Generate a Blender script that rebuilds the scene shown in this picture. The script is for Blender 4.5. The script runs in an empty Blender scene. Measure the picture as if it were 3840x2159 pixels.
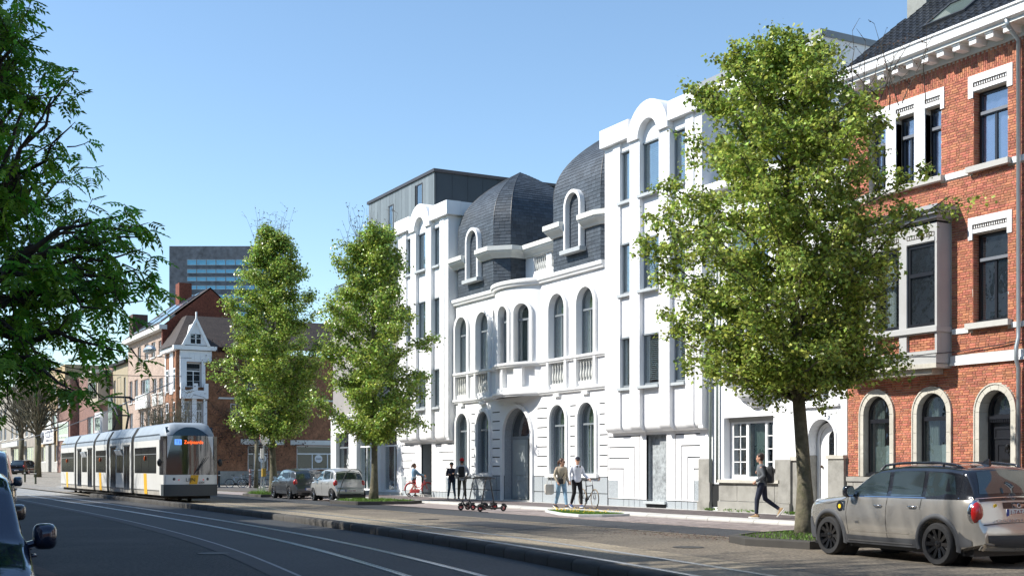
import bpy, bmesh, math, random
import numpy as np
from mathutils import Vector, Matrix
R=math.radians; PI=math.pi
random.seed(7); rng=np.random.default_rng(7)
S=bpy.context.scene; COL=S.collection
# ---------------------------------------------------------------- camera
cam_d=bpy.data.cameras.new('camera'); cam=bpy.data.objects.new('camera',cam_d); COL.objects.link(cam); S.camera=cam
cam_d.sensor_width=36; cam_d.lens=43.125; cam_d.shift_y=0.1754; cam_d.clip_start=.1; cam_d.clip_end=4000
cam.location=(0,0,1.58); cam.rotation_euler=(R(90),0,R(61.4))
# ---------------------------------------------------------------- sky, sun, exposure
SUNV=Vector((-.45,-1,.97)).normalized()          # towards the sun
w=bpy.data.worlds.new("World"); S.world=w; w.use_nodes=True
nt=w.node_tree; bg=nt.nodes['Background']; sky=nt.nodes.new('ShaderNodeTexSky'); sky.sky_type='NISHITA'; sky.sun_disc=False
sky.sun_elevation=math.asin(SUNV.z); sky.sun_rotation=math.atan2(SUNV.x,SUNV.y)%(2*PI)
sky.air_density=1.0; sky.dust_density=.25; sky.ozone_density=2.2; sky.altitude=10
bg.inputs['Strength'].default_value=.142; 
tint_=nt.nodes.new('ShaderNodeVectorMath'); tint_.operation='MULTIPLY'; tint_.inputs[1].default_value=(.97,1.03,1.02); nt.links.new(sky.outputs[0],tint_.inputs[0]); nt.links.new(tint_.outputs[0],bg.inputs['Color'])
sl=bpy.data.lights.new('sun','SUN'); so=bpy.data.objects.new('sun',sl); COL.objects.link(so); so['kind']='helper'
sl.energy=5.0; sl.angle=R(.5); sl.color=(1,.955,.88); so.rotation_euler=SUNV.to_track_quat('Z','Y').to_euler(); so.location=(-20,-40,60)
S.view_settings.view_transform='Standard'; S.view_settings.look='None'; S.view_settings.exposure=.58; S.view_settings.gamma=1; S.view_settings.use_curve_mapping=False
S.cycles.max_bounces=8; S.cycles.transparent_max_bounces=16
# ---------------------------------------------------------------- materials
MATS={}
def NT(name):
    m=bpy.data.materials.new(name); m.use_nodes=True; nt=m.node_tree; return m,nt,nt.nodes['Principled BSDF'],nt.nodes.new,nt.links.new
def MT(name,col,rough=.7,metal=0,var=.12,vs=1.5,bump=0,bs=40,tint=0,spec=.5,coat=0,dirt=0,dcol=(.1,.09,.08),ds=.7,hue=0,fine=0,fa=.35,em=0,trans=0):
    """base colour with soft large variation, optional stains, per-piece tint, fine speckle and bump"""
    if name in MATS: return MATS[name]
    m,nt,b,N,L=NT(name); b.inputs['Roughness'].default_value=rough; b.inputs['Metallic'].default_value=metal
    b.inputs['Specular IOR Level'].default_value=spec; b.inputs['Coat Weight'].default_value=coat
    geo=N('ShaderNodeNewGeometry'); pos=geo.outputs['Position']
    def noise(sc,det=4,ro=.6):
        n=N('ShaderNodeTexNoise'); n.inputs['Scale'].default_value=sc; n.inputs['Detail'].default_value=det; n.inputs['Roughness'].default_value=ro; L(pos,n.inputs['Vector']); return n.outputs['Fac']
    def mr(x,a,c,lo=0.,hi=1.):
        n=N('ShaderNodeMapRange'); L(x,n.inputs[0]); n.inputs[1].default_value=lo; n.inputs[2].default_value=hi; n.inputs[3].default_value=a; n.inputs[4].default_value=c; return n.outputs[0]
    def mul(a,c):
        n=N('ShaderNodeMath'); n.operation='MULTIPLY'; L(a,n.inputs[0]); L(c,n.inputs[1]) if not isinstance(c,float) else None; return n.outputs[0]
    v=mr(noise(vs),1-var,1+var,.25,.75)
    if fine: v=mul(v,mr(noise(fine,2),1-fa,1+fa,.3,.7))
    if tint:
        at=N('ShaderNodeAttribute'); at.attribute_name='tint'; oi=N('ShaderNodeObjectInfo')
        ad=N('ShaderNodeMath'); ad.operation='ADD'; L(at.outputs['Fac'],ad.inputs[0]); L(oi.outputs['Random'],ad.inputs[1])
        fr=N('ShaderNodeMath'); fr.operation='FRACT'; L(ad.outputs[0],fr.inputs[0]); v=mul(v,mr(fr.outputs[0],1-tint,1+tint))
    mx=N('ShaderNodeVectorMath'); mx.operation='SCALE'; mx.inputs[0].default_value=col[:3]; L(v,mx.inputs['Scale']); c=mx.outputs[0]
    if hue and tint:
        hs=N('ShaderNodeHueSaturation'); L(c,hs.inputs['Color']); f7=N('ShaderNodeMath'); f7.operation='MULTIPLY'; f7.inputs[1].default_value=7.13; L(fr.outputs[0],f7.inputs[0])
        f8=N('ShaderNodeMath'); f8.operation='FRACT'; L(f7.outputs[0],f8.inputs[0]); L(mr(f8.outputs[0],.5-hue,.5+hue),hs.inputs['Hue']); c=hs.outputs[0]
    if dirt:
        mm=N('ShaderNodeMix'); mm.data_type='RGBA'; L(c,mm.inputs[6]); mm.inputs[7].default_value=(*dcol,1); L(mr(noise(ds,6,.7),0,dirt,.48,.75),mm.inputs[0]); c=mm.outputs[2]
    L(c,b.inputs['Base Color'])
    if bump:
        bp=N('ShaderNodeBump'); bp.inputs['Strength'].default_value=bump; bp.inputs['Distance'].default_value=.02; L(noise(bs,5),bp.inputs['Height']); L(bp.outputs[0],b.inputs['Normal'])
    if em: b.inputs['Emission Color'].default_value=(*col[:3],1); b.inputs['Emission Strength'].default_value=em
    if trans:
        t=N('ShaderNodeBsdfTranslucent'); L(c,t.inputs['Color']); ms=N('ShaderNodeMixShader'); ms.inputs[0].default_value=trans
        L(b.outputs[0],ms.inputs[1]); L(t.outputs[0],ms.inputs[2]); L(ms.outputs[0],nt.nodes['Material Output'].inputs['Surface'])
    MATS[name]=m; return m
def GLASS(name,tint=(.55,.62,.62),tr=.55,rough=.02):
    if name in MATS: return MATS[name]
    m,nt,b,N,L=NT(name); nt.nodes.remove(b); t=N('ShaderNodeBsdfTransparent'); t.inputs[0].default_value=(*tint,1)
    g=N('ShaderNodeBsdfGlossy'); g.inputs['Roughness'].default_value=rough; g.inputs['Color'].default_value=(.9,.95,1,1)
    nz=N('ShaderNodeTexNoise'); nz.inputs['Scale'].default_value=2.2; gp=N('ShaderNodeNewGeometry'); L(gp.outputs['Position'],nz.inputs['Vector']); bp=N('ShaderNodeBump'); bp.inputs['Strength'].default_value=.25; bp.inputs['Distance'].default_value=.02; L(nz.outputs['Fac'],bp.inputs['Height']); L(bp.outputs[0],g.inputs['Normal'])
    d=N('ShaderNodeBsdfDiffuse'); d.inputs[0].default_value=(.02,.025,.03,1); lw=N('ShaderNodeLayerWeight'); lw.inputs[0].default_value=.25
    mr=N('ShaderNodeMapRange'); L(lw.outputs['Facing'],mr.inputs[0]); mr.inputs[3].default_value=.10; mr.inputs[4].default_value=.75
    m1=N('ShaderNodeMixShader'); m1.inputs[0].default_value=tr; L(d.outputs[0],m1.inputs[1]); L(t.outputs[0],m1.inputs[2])
    m2=N('ShaderNodeMixShader'); L(mr.outputs[0],m2.inputs[0]); L(m1.outputs[0],m2.inputs[1]); L(g.outputs[0],m2.inputs[2]); L(m2.outputs[0],nt.nodes['Material Output'].inputs['Surface'])
    MATS[name]=m; return m
white=MT('white_stucco',(.80,.80,.80),.85,var=.03,bump=.35,bs=35,dirt=.10,dcol=(.5,.5,.47),ds=.9)
whitesm=MT('white_paint',(.78,.78,.77),.6,var=.03,bump=.05,bs=60)
whitehouse=MT('white_render',(.76,.77,.78),.75,var=.04,bump=.12,bs=25,dirt=.12,dcol=(.45,.45,.43),ds=1.1)
offwhite=MT('offwhite_paint',(.66,.66,.62),.6,var=.06,dirt=.2,dcol=(.3,.29,.26))
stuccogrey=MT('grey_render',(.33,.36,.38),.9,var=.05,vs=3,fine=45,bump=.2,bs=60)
joint=MT('joint_shade',(.03,.032,.037),.9,var=.05)  # dark of the shadow gaps between panels, put into the colour
framegrey=MT('grey_window_frame',(.20,.225,.24),.45,var=.04)
stonegrey=MT('pale_grey_stone',(.42,.45,.46),.75,var=.08,vs=4,bump=.1)
cement=MT('cement_panel',(.30,.325,.335),.8,var=.2,vs=2.2,fine=9,bump=.05)
slate=MT('roof_slate',(.052,.064,.078),.5,var=.1,vs=1.2,tint=.26,bump=.15,bs=50,spec=.45)
slatebase=MT('slate_bedding',(.018,.02,.024),.9,var=.05)
lead=MT('dark_lead',(.03,.034,.04),.5,var=.1)
zinc=MT('zinc_cladding',(.20,.215,.215),.42,metal=.35,var=.06,tint=.13,vs=2)
zincshade=MT('zinc_side_shade',(.022,.032,.042),.6,metal=.1,var=.1)  # shade of the unlit side is put into this colour
coping=MT('grey_coping',(.22,.24,.26),.6,var=.05)
brick=MT('orange_brick',(.42,.155,.09),.9,var=.12,vs=2,tint=.30,hue=.012,bump=.3,bs=70,dirt=.25,dcol=(.30,.15,.10),ds=6)
mortar=MT('pale_mortar',(.55,.49,.42),.95,var=.12,vs=20,bump=.2)
limest=MT('limestone',(.50,.475,.41),.8,var=.1,vs=3,bump=.12,bs=45,dirt=.5,dcol=(.2,.17,.12),ds=1.6)
bluest=MT('bluestone',(.30,.29,.26),.8,var=.14,vs=3,bump=.15,bs=40,dirt=.7,dcol=(.10,.095,.08),ds=1.1)
baygrey=MT('grey_painted_stone',(.40,.40,.39),.7,var=.06,dirt=.35,dcol=(.25,.23,.2))
blackpaint=MT('black_paint',(.015,.016,.02),.28,var=.1,coat=.3)
tilem=MT('black_roof_tile',(.022,.024,.027),.42,var=.15,tint=.4,bump=.2,bs=60,dirt=.5,dcol=(.055,.055,.045),ds=3)
plaster=MT('grey_chimney_render',(.27,.28,.26),.9,var=.2,vs=2,bump=.3,dirt=.7,dcol=(.10,.10,.09),ds=2)
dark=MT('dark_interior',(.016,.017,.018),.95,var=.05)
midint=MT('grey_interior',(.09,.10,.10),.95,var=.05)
glass=GLASS('window_glass',(.85,.9,.9),.88); glassdk=GLASS('dark_window_glass',(.3,.36,.38),.35)
curtainm=MT('pale_curtain',(.55,.6,.56),.9,var=.06,vs=4,trans=.25)
blindm=MT('grey_blind',(.40,.46,.50),.5,var=.03)
steel=MT('galvanised_steel',(.36,.40,.42),.4,metal=.6,var=.1)
rubber=MT('black_rubber',(.018,.018,.019),.75,var=.1)
blackpl=MT('black_plastic',(.012,.013,.015),.4,var=.08)
chrome=MT('chrome',(.7,.7,.72),.12,metal=1,var=.02)
rubberlt=MT('white_plastic',(.75,.75,.73),.4,var=.02)
asph=MT('asphalt',(.025,.027,.029),.8,var=.2,vs=.6,fine=16,fa=.85,bump=1,bs=40,dirt=.5,dcol=(.085,.085,.082),ds=.25)
slab=MT('track_slab',(.036,.037,.038),.75,var=.25,vs=.5,fine=16,fa=.5,bump=.3,bs=60,dirt=.5,dcol=(.045,.045,.047),ds=.35)
tan=MT('worn_concrete',(.25,.21,.15),.9,var=.2,vs=.8,fine=16,fa=.5,bump=.35,bs=60,dirt=.7,dcol=(.10,.085,.07),ds=.5)
lanem=MT('old_asphalt',(.155,.13,.098),.9,var=.25,vs=.5,fine=16,fa=.6,bump=.6,bs=60,dirt=.6,dcol=(.075,.068,.06),ds=.4)
dkasph=MT('fresh_asphalt',(.034,.037,.042),.85,var=.12,vs=.8,fine=26,bump=.4,bs=60)
pav=MT('pink_paver',(.25,.21,.195),.9,var=.1,tint=.16,vs=2,bump=.2,bs=50)
pavj=MT('paver_joint',(.09,.08,.07),.95,var=.1)
clink=MT('dark_clinker',(.105,.085,.082),.85,var=.1,tint=.3,vs=2,bump=.2,bs=50)
conc=MT('kerb_concrete',(.46,.45,.42),.85,var=.12,tint=.1,vs=2,bump=.2,bs=40,dirt=.4,dcol=(.2,.19,.17),ds=2)
kerbdk=MT('dark_kerb_concrete',(.055,.051,.045),.85,var=.25,tint=.2,vs=1.5,bump=.3,bs=30,dirt=.6,dcol=(.04,.038,.036),ds=1)
steelrail=MT('polished_rail',(.60,.62,.65),.34,metal=1,var=.05)
soil=MT('soil',(.035,.03,.018),.95,var=.3,vs=5,bump=.5)
bark=MT('tree_bark',(.14,.125,.085),.95,var=.4,vs=9,bump=1,bs=26,dirt=.85,dcol=(.05,.065,.015),ds=3.2)
barkdk=MT('dark_bark',(.05,.042,.032),.95,var=.25,vs=9,bump=.5,bs=30)
leaf1=MT('linden_leaf',(.34,.42,.085),.36,var=.2,vs=1.2,tint=.72,hue=.035,spec=.5,trans=.35)
leaf2=MT('pear_leaf',(.32,.42,.08),.34,var=.2,vs=1.2,tint=.7,hue=.04,spec=.6,trans=.32)
leaf3=MT('ash_leaf',(.17,.38,.035),.42,var=.2,vs=1.0,tint=.5,hue=.03,spec=.45,trans=.5)
deadleaf=MT('brown_leaf',(.10,.045,.025),.6,var=.2,tint=.4,hue=.02,trans=.1)
grassm=MT('grass_blade',(.10,.20,.02),.6,var=.2,tint=.4,trans=.3)
yellow=MT('dandelion_yellow',(.85,.55,.02),.6,var=.1)
skin=MT('skin',(.50,.28,.19),.5,var=.05,spec=.4); skindk=MT('tanned_skin',(.38,.20,.13),.5,var=.05)
def C(name,col,rough=.85,**k): return MT(name,col,rough,**k)
# ---------------------------------------------------------------- object helpers
def link(o): COL.objects.link(o); return o
def tag(o,label=None,cat=None,group=None,kind=None):
    if label: o['label']=label
    if cat: o['category']=cat
    if group: o['group']=group
    if kind: o['kind']=kind
    return o
def thing(name,label,cat,loc=(0,0,0),rz=0,group=None):
    o=link(bpy.data.objects.new(name,None)); o.location=loc; o.rotation_euler=(0,0,rz); o.empty_display_size=.3
    o['world']=0
    return tag(o,label,cat,group)
def house(name,label,cat,loc,group=None):
    """a building: its parts are written in world coordinates and hang under an Empty at its base"""
    o=thing(name,label,cat,loc,0,group); o['world']=1; return o
def base_of(p):
    l=Vector((0,0,0))
    while p is not None: l=l+Vector(p.location); p=p.parent
    return l
def root_world(p):
    while p.parent is not None: p=p.parent
    return p.get('world',0)
def ob(name,me,parent=None,loc=(0,0,0),rot=None,label=None,kind=None):
    o=link(bpy.data.objects.new(name,me)); o.location=loc
    if rot is not None: o.rotation_euler=rot
    if parent is not None:
        o.parent=parent
        if root_world(parent): o.location=Vector(loc)-base_of(parent)
    if label: o['label']=label
    if kind: o['kind']=kind
    return o
XF=None      # optional mapping of a wall drawn along x onto another plane
class M:
    """collects faces of one mesh"""
    def __init__(s): s.v=[]; s.f=[]; s.m=[]; s.t=[]; s.mi=0; s.ti=.5
    def add(s,vs,fs):
        n=len(s.v); s.v.extend(vs); s.f.extend([tuple(i+n for i in f) for f in fs]); s.m.extend([s.mi]*len(fs)); s.t.extend([s.ti]*len(fs)); return s
    def box(s,x0,x1,y0,y1,z0,z1):
        return s.add([(x0,y0,z0),(x1,y0,z0),(x1,y1,z0),(x0,y1,z0),(x0,y0,z1),(x1,y0,z1),(x1,y1,z1),(x0,y1,z1)],
              [(0,3,2,1),(4,5,6,7),(0,1,5,4),(1,2,6,5),(2,3,7,6),(3,0,4,7)])
    def cbox(s,x0,x1,y0,y1,z0,z1,c=.01):
        """box with chamfered front (low y) edges: 13 faces"""
        return s.add([(x0,y1,z0),(x1,y1,z0),(x1,y1,z1),(x0,y1,z1),(x0,y0+c,z0),(x1,y0+c,z0),(x1,y0+c,z1),(x0,y0+c,z1),(x0+c,y0,z0+c),(x1-c,y0,z0+c),(x1-c,y0,z1-c),(x0+c,y0,z1-c)],
              [(0,1,5,4),(1,2,6,5),(2,3,7,6),(3,0,4,7),(4,5,9,8),(5,6,10,9),(6,7,11,10),(7,4,8,11),(8,9,10,11)])
    def prism(s,pts,a,b,axis='y'):
        """polygon (2D) extruded from a to b; axis y: pts=(x,z); x: pts=(y,z); z: pts=(x,y)"""
        n=len(pts)
        def P(p,q): return (p[0],q,p[1]) if axis=='y' else ((q,p[0],p[1]) if axis=='x' else (p[0],p[1],q))
        return s.add([P(p,a) for p in pts]+[P(p,b) for p in pts],[tuple(range(n)),tuple(range(2*n-1,n-1,-1))]+[(i,i+n,(i+1)%n+n,(i+1)%n) for i in range(n)])
    def loft(s,rings,closed=True,cap=True):
        n=len(rings[0]); base=[p for r in rings for p in r]; fs=[]
        for k in range(len(rings)-1):
            for i in range(n if closed else n-1):
                j=(i+1)%n; fs.append((k*n+i,k*n+j,(k+1)*n+j,(k+1)*n+i))
        if cap and closed: fs.append(tuple(range(n-1,-1,-1))); fs.append(tuple((len(rings)-1)*n+i for i in range(n)))
        return s.add(base,fs)
    def tube(s,path,r,n=8,cap=True,ell=None):
        P=[Vector(p) for p in path]; rs=r if isinstance(r,(list,tuple)) else [r]*len(P); rings=[]; up=None
        for i,p in enumerate(P):
            d=(P[min(i+1,len(P)-1)]-P[max(i-1,0)])
            if d.length<1e-9: d=Vector((0,0,1))
            d.normalize()
            if up is None: up=Vector((0,1,0)) if abs(d.y)<.9 else Vector((1,0,0))
            u=(up-d*up.dot(d)); 
            if u.length<1e-6: u=d.orthogonal()
            u.normalize(); up=u; v=d.cross(u); e=ell[i] if ell else 1
            rings.append([tuple(p+(u*math.cos(2*PI*k/n)*e+v*math.sin(2*PI*k/n))*rs[i]) for k in range(n)])
        return s.loft(rings,True,cap)
    def lathe(s,prof,n=12,c=(0,0,0),axis='z',cap=True):
        rings=[]
        for r,h in prof:
            ring=[]
            for k in range(n):
                a=2*PI*k/n; x,y=r*math.cos(a),r*math.sin(a)
                ring.append((c[0]+x,c[1]+y,c[2]+h) if axis=='z' else ((c[0]+x,c[1]+h,c[2]+y) if axis=='y' else (c[0]+h,c[1]+x,c[2]+y)))
            rings.append(ring)
        return s.loft(rings,True,cap)
    def sphere(s,c,r,n=10,m=7,sc=(1,1,1)):
        return s.loft([[(c[0]+r*sc[0]*math.sin(PI*(j+.02)/(m+.04))*math.cos(2*PI*k/n),c[1]+r*sc[1]*math.sin(PI*(j+.02)/(m+.04))*math.sin(2*PI*k/n),c[2]-r*sc[2]*math.cos(PI*(j+.02)/(m+.04))) for k in range(n)] for j in range(m+1)])
    def grid(s,rows): return s.loft(rows,False,False)
    def torus(s,c,R_,r,axis='y',n=28,m=8,a0=0,a1=2*PI):
        full=abs(a1-a0-2*PI)<1e-6; rings=[]
        for i in range(n if full else n+1):
            a=a0+(a1-a0)*i/n; ring=[]
            for k in range(m):
                b=2*PI*k/m; rr=R_+r*math.cos(b); h=r*math.sin(b); x,y=rr*math.cos(a),rr*math.sin(a)
                ring.append((c[0]+x,c[1]+h,c[2]+y) if axis=='y' else ((c[0]+x,c[1]+y,c[2]+h) if axis=='z' else (c[0]+h,c[1]+x,c[2]+y)))
            rings.append(ring)
        if full: rings.append(rings[0])
        return s.loft(rings,True,not full)
    def sweep(s,path,prof):
        """path: plan points (x,y); prof: (offset to the right-hand side of travel, z)"""
        n=len(path); rings=[]
        for i,(x,y) in enumerate(path):
            a=Vector(path[max(i-1,0)]); b=Vector(path[min(i+1,n-1)]); p=Vector((x,y))
            d1=(p-a).normalized() if i>0 else (b-p).normalized(); d2=(b-p).normalized() if i<n-1 else d1
            t=(d1+d2).normalized(); nrm=Vector((t.y,-t.x)); k=1/max(.3,nrm.dot(Vector((d1.y,-d1.x))))
            rings.append([(x+nrm.x*o*k,y+nrm.y*o*k,z) for o,z in prof])
        return s.loft(rings,True,True)
    def mesh(s,name,mats,smooth=False,recalc=True):
        me=bpy.data.meshes.new(name); me.from_pydata(s.v if XF is None else [XF(p) for p in s.v],[],s.f)
        for m in (mats if isinstance(mats,(list,tuple)) else [mats]): me.materials.append(m)
        if len(me.materials)>1: me.polygons.foreach_set('material_index',s.m)
        at=me.attributes.new('tint','FLOAT','FACE'); at.data.foreach_set('value',s.t)
        if recalc:
            bm=bmesh.new(); bm.from_mesh(me); bmesh.ops.recalc_face_normals(bm,faces=bm.faces); bm.to_mesh(me); bm.free()
        if smooth:
            me.polygons.foreach_set('use_smooth',[True]*len(me.polygons))
            if smooth!=True:
                me.set_sharp_from_angle(angle=R(smooth)) if hasattr(me,'set_sharp_from_angle') else None
        return me
    def to(s,name,mats,parent=None,smooth=False,loc=(0,0,0),rot=None,label=None,kind=None):
        return ob(name,s.mesh(name,mats,smooth),parent,loc,rot,label,kind)
def B(name,mat,parent,*bx,**k):
    r=None
    for b in bx:
        o=M().box(*b).to(name,mat,parent,**k); r=r or o
    return r
def rawmesh(name,V,F,mats,tint=None,mi=None,smooth=False):
    """fast numpy mesh; F is (n,k) array of indices"""
    me=bpy.data.meshes.new(name); V=np.asarray(V,np.float32); F=np.asarray(F,np.int32); n,k=F.shape
    me.vertices.add(len(V)); me.vertices.foreach_set('co',V.ravel()); me.loops.add(n*k); me.loops.foreach_set('vertex_index',F.ravel())
    me.polygons.add(n); me.polygons.foreach_set('loop_start',np.arange(n,dtype=np.int32)*k)
    for m in (mats if isinstance(mats,(list,tuple)) else [mats]): me.materials.append(m)
    if mi is not None: me.polygons.foreach_set('material_index',np.asarray(mi,np.int32))
    at=me.attributes.new('tint','FLOAT','FACE'); at.data.foreach_set('value',np.asarray(tint if tint is not None else rng.random(n),np.float32))
    me.update(calc_edges=True)
    if smooth: me.polygons.foreach_set('use_smooth',[True]*n)
    return me
def curve_plate(polys,depth):
    """2D polygons (even-odd filled) -> verts, faces; x,z in the plane, y from 0 to depth"""
    cu=bpy.data.curves.new('c','CURVE'); cu.dimensions='2D'; cu.fill_mode='BOTH'; cu.extrude=depth/2
    for P in polys:
        sp=cu.splines.new('POLY'); sp.points.add(len(P)-1); sp.use_cyclic_u=True
        for i,p in enumerate(P): sp.points[i].co=(p[0],p[1],0,1)
    o=bpy.data.objects.new('c',cu); me=o.to_mesh()
    vs=[(v.co.x,v.co.z+depth/2,v.co.y) for v in me.vertices]; fs=[tuple(p.vertices) for p in me.polygons]
    o.to_mesh_clear(); bpy.data.objects.remove(o); bpy.data.curves.remove(cu); return vs,fs
def plate(m,outer,holes,y,depth):
    vs,fs=curve_plate([outer]+list(holes),depth); return m.add([(a,b+y,c) for a,b,c in vs],fs)
def rect(x0,x1,z0,z1): return [(x0,z0),(x1,z0),(x1,z1),(x0,z1)]
def arch(x0,x1,z0,zs,zt=None,n=14):
    r=(x1-x0)/2; c=(x0+x1)/2; h=(zt-zs) if zt else r
    return [(x0,z0),(x1,z0)]+[(c+r*math.cos(PI*i/n),zs+h*math.sin(PI*i/n)) for i in range(n+1)]
def archtrim(x0,x1,z0,zs,wd,zt=None,n=14):
    """an upside-down U: outer path then inner path back"""
    r=(x1-x0)/2; c=(x0+x1)/2; h=(zt-zs) if zt else r
    o=[(x1+wd,z0)]+[(c+(r+wd)*math.cos(PI*i/n),zs+(h+wd)*math.sin(PI*i/n)) for i in range(n+1)]+[(x0-wd,z0)]
    i_=[(x0,z0)]+[(c-r*math.cos(PI*i/n),zs+h*math.sin(PI*i/n)) for i in range(n+1)]+[(x1,z0)]
    return o+i_
def text(name,s,size,mat,parent,loc,rot,ext=.004,align='CENTER',sx=1,label=None):
    cu=bpy.data.curves.new('t','FONT'); cu.body=s; cu.size=size; cu.extrude=ext; cu.align_x=align; cu.resolution_u=3
    o=bpy.data.objects.new('t',cu); me0=o.to_mesh(); me=me0.copy(); o.to_mesh_clear(); bpy.data.objects.remove(o)
    me.transform(Matrix.Diagonal((sx,1,1,1))); me.materials.clear(); me.materials.append(mat); me.name=name
    return ob(name,me,parent,loc,rot,label)
FR=(R(90),0,0)        # lettering that faces -Y
def copies(items,name,mats_mesh,parent,stuffname=None,limit=300,campos=(0,0,1.58)):
    """items: list of (loc, size tuple, mesh-key) already sorted; not used directly"""
def pieces(name,stuff,boxes,mats,parent,limit=300,ch=.006,plane='xz',far=None):
    """boxes: (x0,x1,y0,y1,z0,z1) pieces. The ones nearest the camera become parts, the rest one mesh."""
    c=Vector((0,0,1.58))
    def key(b): return (Vector(((b[0]+b[1])/2,(b[2]+b[3])/2,(b[4]+b[5])/2))-c).length/max(.05,math.sqrt((b[1]-b[0]+b[3]-b[2])*(b[5]-b[4]+.02)))
    bs=sorted(boxes,key=key); cache={}
    for b in bs[:limit]:
        k=tuple(round(q,3) for q in (b[1]-b[0],b[3]-b[2],b[5]-b[4]))
        if k not in cache:
            m=M(); m.ti=.5
            if plane=='xz': m.cbox(0,k[0],0,k[1],0,k[2],ch)
            else: m.box(0,k[0],0,k[1],0,k[2])
            cache[k]=m.mesh(name,mats)
        ob(name,cache[k],parent,(b[0],b[2],b[4]))
    if len(bs)>limit:
        m=M()
        for b in bs[limit:]:
            m.ti=random.random()
            if plane=='xz': m.cbox(*b,ch)
            else: m.box(*b)
        o=m.to(stuff,mats,parent,kind='stuff'); return o
# ================================================================ THE SETTING
KX=[-200,-75,-60,-45,-35,-25,-18,-13,-8,0,10,25]; KY=[11.9,11.85,11.8,11.7,11.5,10.95,10.1,9.3,8.3,6.4,3.8,-.5]
_gx=np.arange(-205,30,1.0); _gy=np.interp(_gx,KX,KY); _gy=np.convolve(np.pad(_gy,4,'edge'),np.ones(9)/9,'valid')
def K(x): return float(np.interp(x,_gx,_gy))          # front line of the raised tram-stop kerb
def st(name,m,mat,**k): 
    o=m.to(name,mat,None,**k); o['kind']='structure'; return o
def ribbon(m,f0,f1,z,x0,x1,step=2.):
    n=int((x1-x0)/step); xs=[x0+(x1-x0)*i/n for i in range(n+1)]
    return m.grid([[(x,f0(x),z) for x in xs],[(x,f1(x),z) for x in xs]])
ZF=.06; ZW=.17
m=M(); m.add([(-2500,-2500,-.08),(2500,-2500,-.08),(2500,2500,-.08),(-2500,2500,-.08)],[(0,1,2,3)]); st('ground',m,MT('far_ground',(.10,.11,.07),.95))
m=M(); ribbon(m,lambda x:-1.6,lambda x:K(x)+.02,0,-200,25); st('road',m,asph)
m=M(); ribbon(m,lambda x:K(x)-4.1,lambda x:K(x)+.01,.004,-110,25); st('track_slab',m,slab)
m=M(); ribbon(m,lambda x:K(x)-4.50,lambda x:K(x)-4.12,.007,-110,25); st('gutter_strip',m,MT('gutter_concrete',(.045,.045,.048),.8,var=.25,vs=1.2,dirt=.5,dcol=(.03,.03,.03)))
m=M(); ribbon(m,lambda x:K(x)-4.13,lambda x:K(x)-4.07,.009,-110,25); st('slab_edge',m,MT('worn_slab_edge',(.30,.30,.30),.6,var=.5,vs=3,dirt=1,dcol=(.05,.05,.05),ds=3))
m=M(); ribbon(m,lambda x:K(x)+.1,lambda x:21.7,ZF,-200,25); st('carriageway',m,lanem)
m=M(); ribbon(m,lambda x:K(x)+.42,lambda x:K(x)+2.95,ZF+.004,-200,25); st('tram_track_bed',m,tan)
m=M(); ribbon(m,lambda x:17.0,lambda x:19.2,ZF+.008,-75,-20.8); st('cycle_lane',m,dkasph)
m=M(); ribbon(m,lambda x:16.85,lambda x:17.0,ZF+.009,-75,-20.8); st('lane_edge_strip',m,tan)
# steel rails, two heads of each grooved rail
def rail(name,f,z,x0,x1):
    m=M(); n=int((x1-x0)/1.5)
    for a,b in((-.035,.025),(.055,.078)):
        xs=[x0+(x1-x0)*i/n for i in range(n+1)]
        m.loft([[(x,f(x)+a,z),(x,f(x)+b,z),(x,f(x)+b,z+.012),(x,f(x)+a,z+.012)] for x in xs])
    st(name,m,steelrail)
rail('tram_rail',lambda x:K(x)-1.6,.004,-110,25); rail('tram_rail',lambda x:K(x)-2.65,.004,-110,25)
rail('tram_rail',lambda x:K(x)+1.03,ZF+.005,-190,25); rail('tram_rail',lambda x:K(x)+2.07,ZF+.005,-190,25)
# dark joint lines beside the rails
m=M()
for d in(-1.75,-1.47,-2.8,-2.52): ribbon(m,lambda x,d=d:K(x)+d,lambda x,d=d:K(x)+d+.02,.0055,-110,25)
for d in(.93,2.17,.42,2.95): ribbon(m,lambda x,d=d:K(x)+d,lambda x,d=d:K(x)+d+.02,ZF+.007,-190,25)
st('track_joint',m,MT('bitumen_joint',(.02,.02,.02),.6))
# rounded kerb stones of the tram stop
kr=house('tram_stop_kerb','long rounded concrete kerb running between the two tram tracks','kerb',(-20,K(-20),0))
x=-70.; i=0
while x<12:
    x1=x+1.2 if x<-35 else x+1.0; a=Vector((x+.012,K(x),0)); b=Vector((x1-.012,K(x1),0)); m=M(); m.ti=.5
    t=(b-a).normalized(); nn=Vector((-t.y,t.x,0)); hh=.19+random.uniform(-.008,.008)
    prof=[(0,-.02),(0,hh-.07),(.02,hh-.025),(.07,hh),(.26,hh),(.33,hh-.03),(.36,hh-.08),(.36,-.02)]
    sc0=.55 if i==0 else 1
    m.loft([[tuple(a+nn*o+Vector((0,0,z*sc0))) for o,z in prof],[tuple(a+t*.05+nn*o+Vector((0,0,z*1.0))) for o,z in prof],[tuple(b-t*.02+nn*o+Vector((0,0,z))) for o,z in prof],[tuple(b+nn*(.02+o*.9)+Vector((0,0,z*.96))) for o,z in prof]])
    m.to('kerb_stone',kerbdk,kr,smooth=40); x=x1; i+=1
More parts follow.
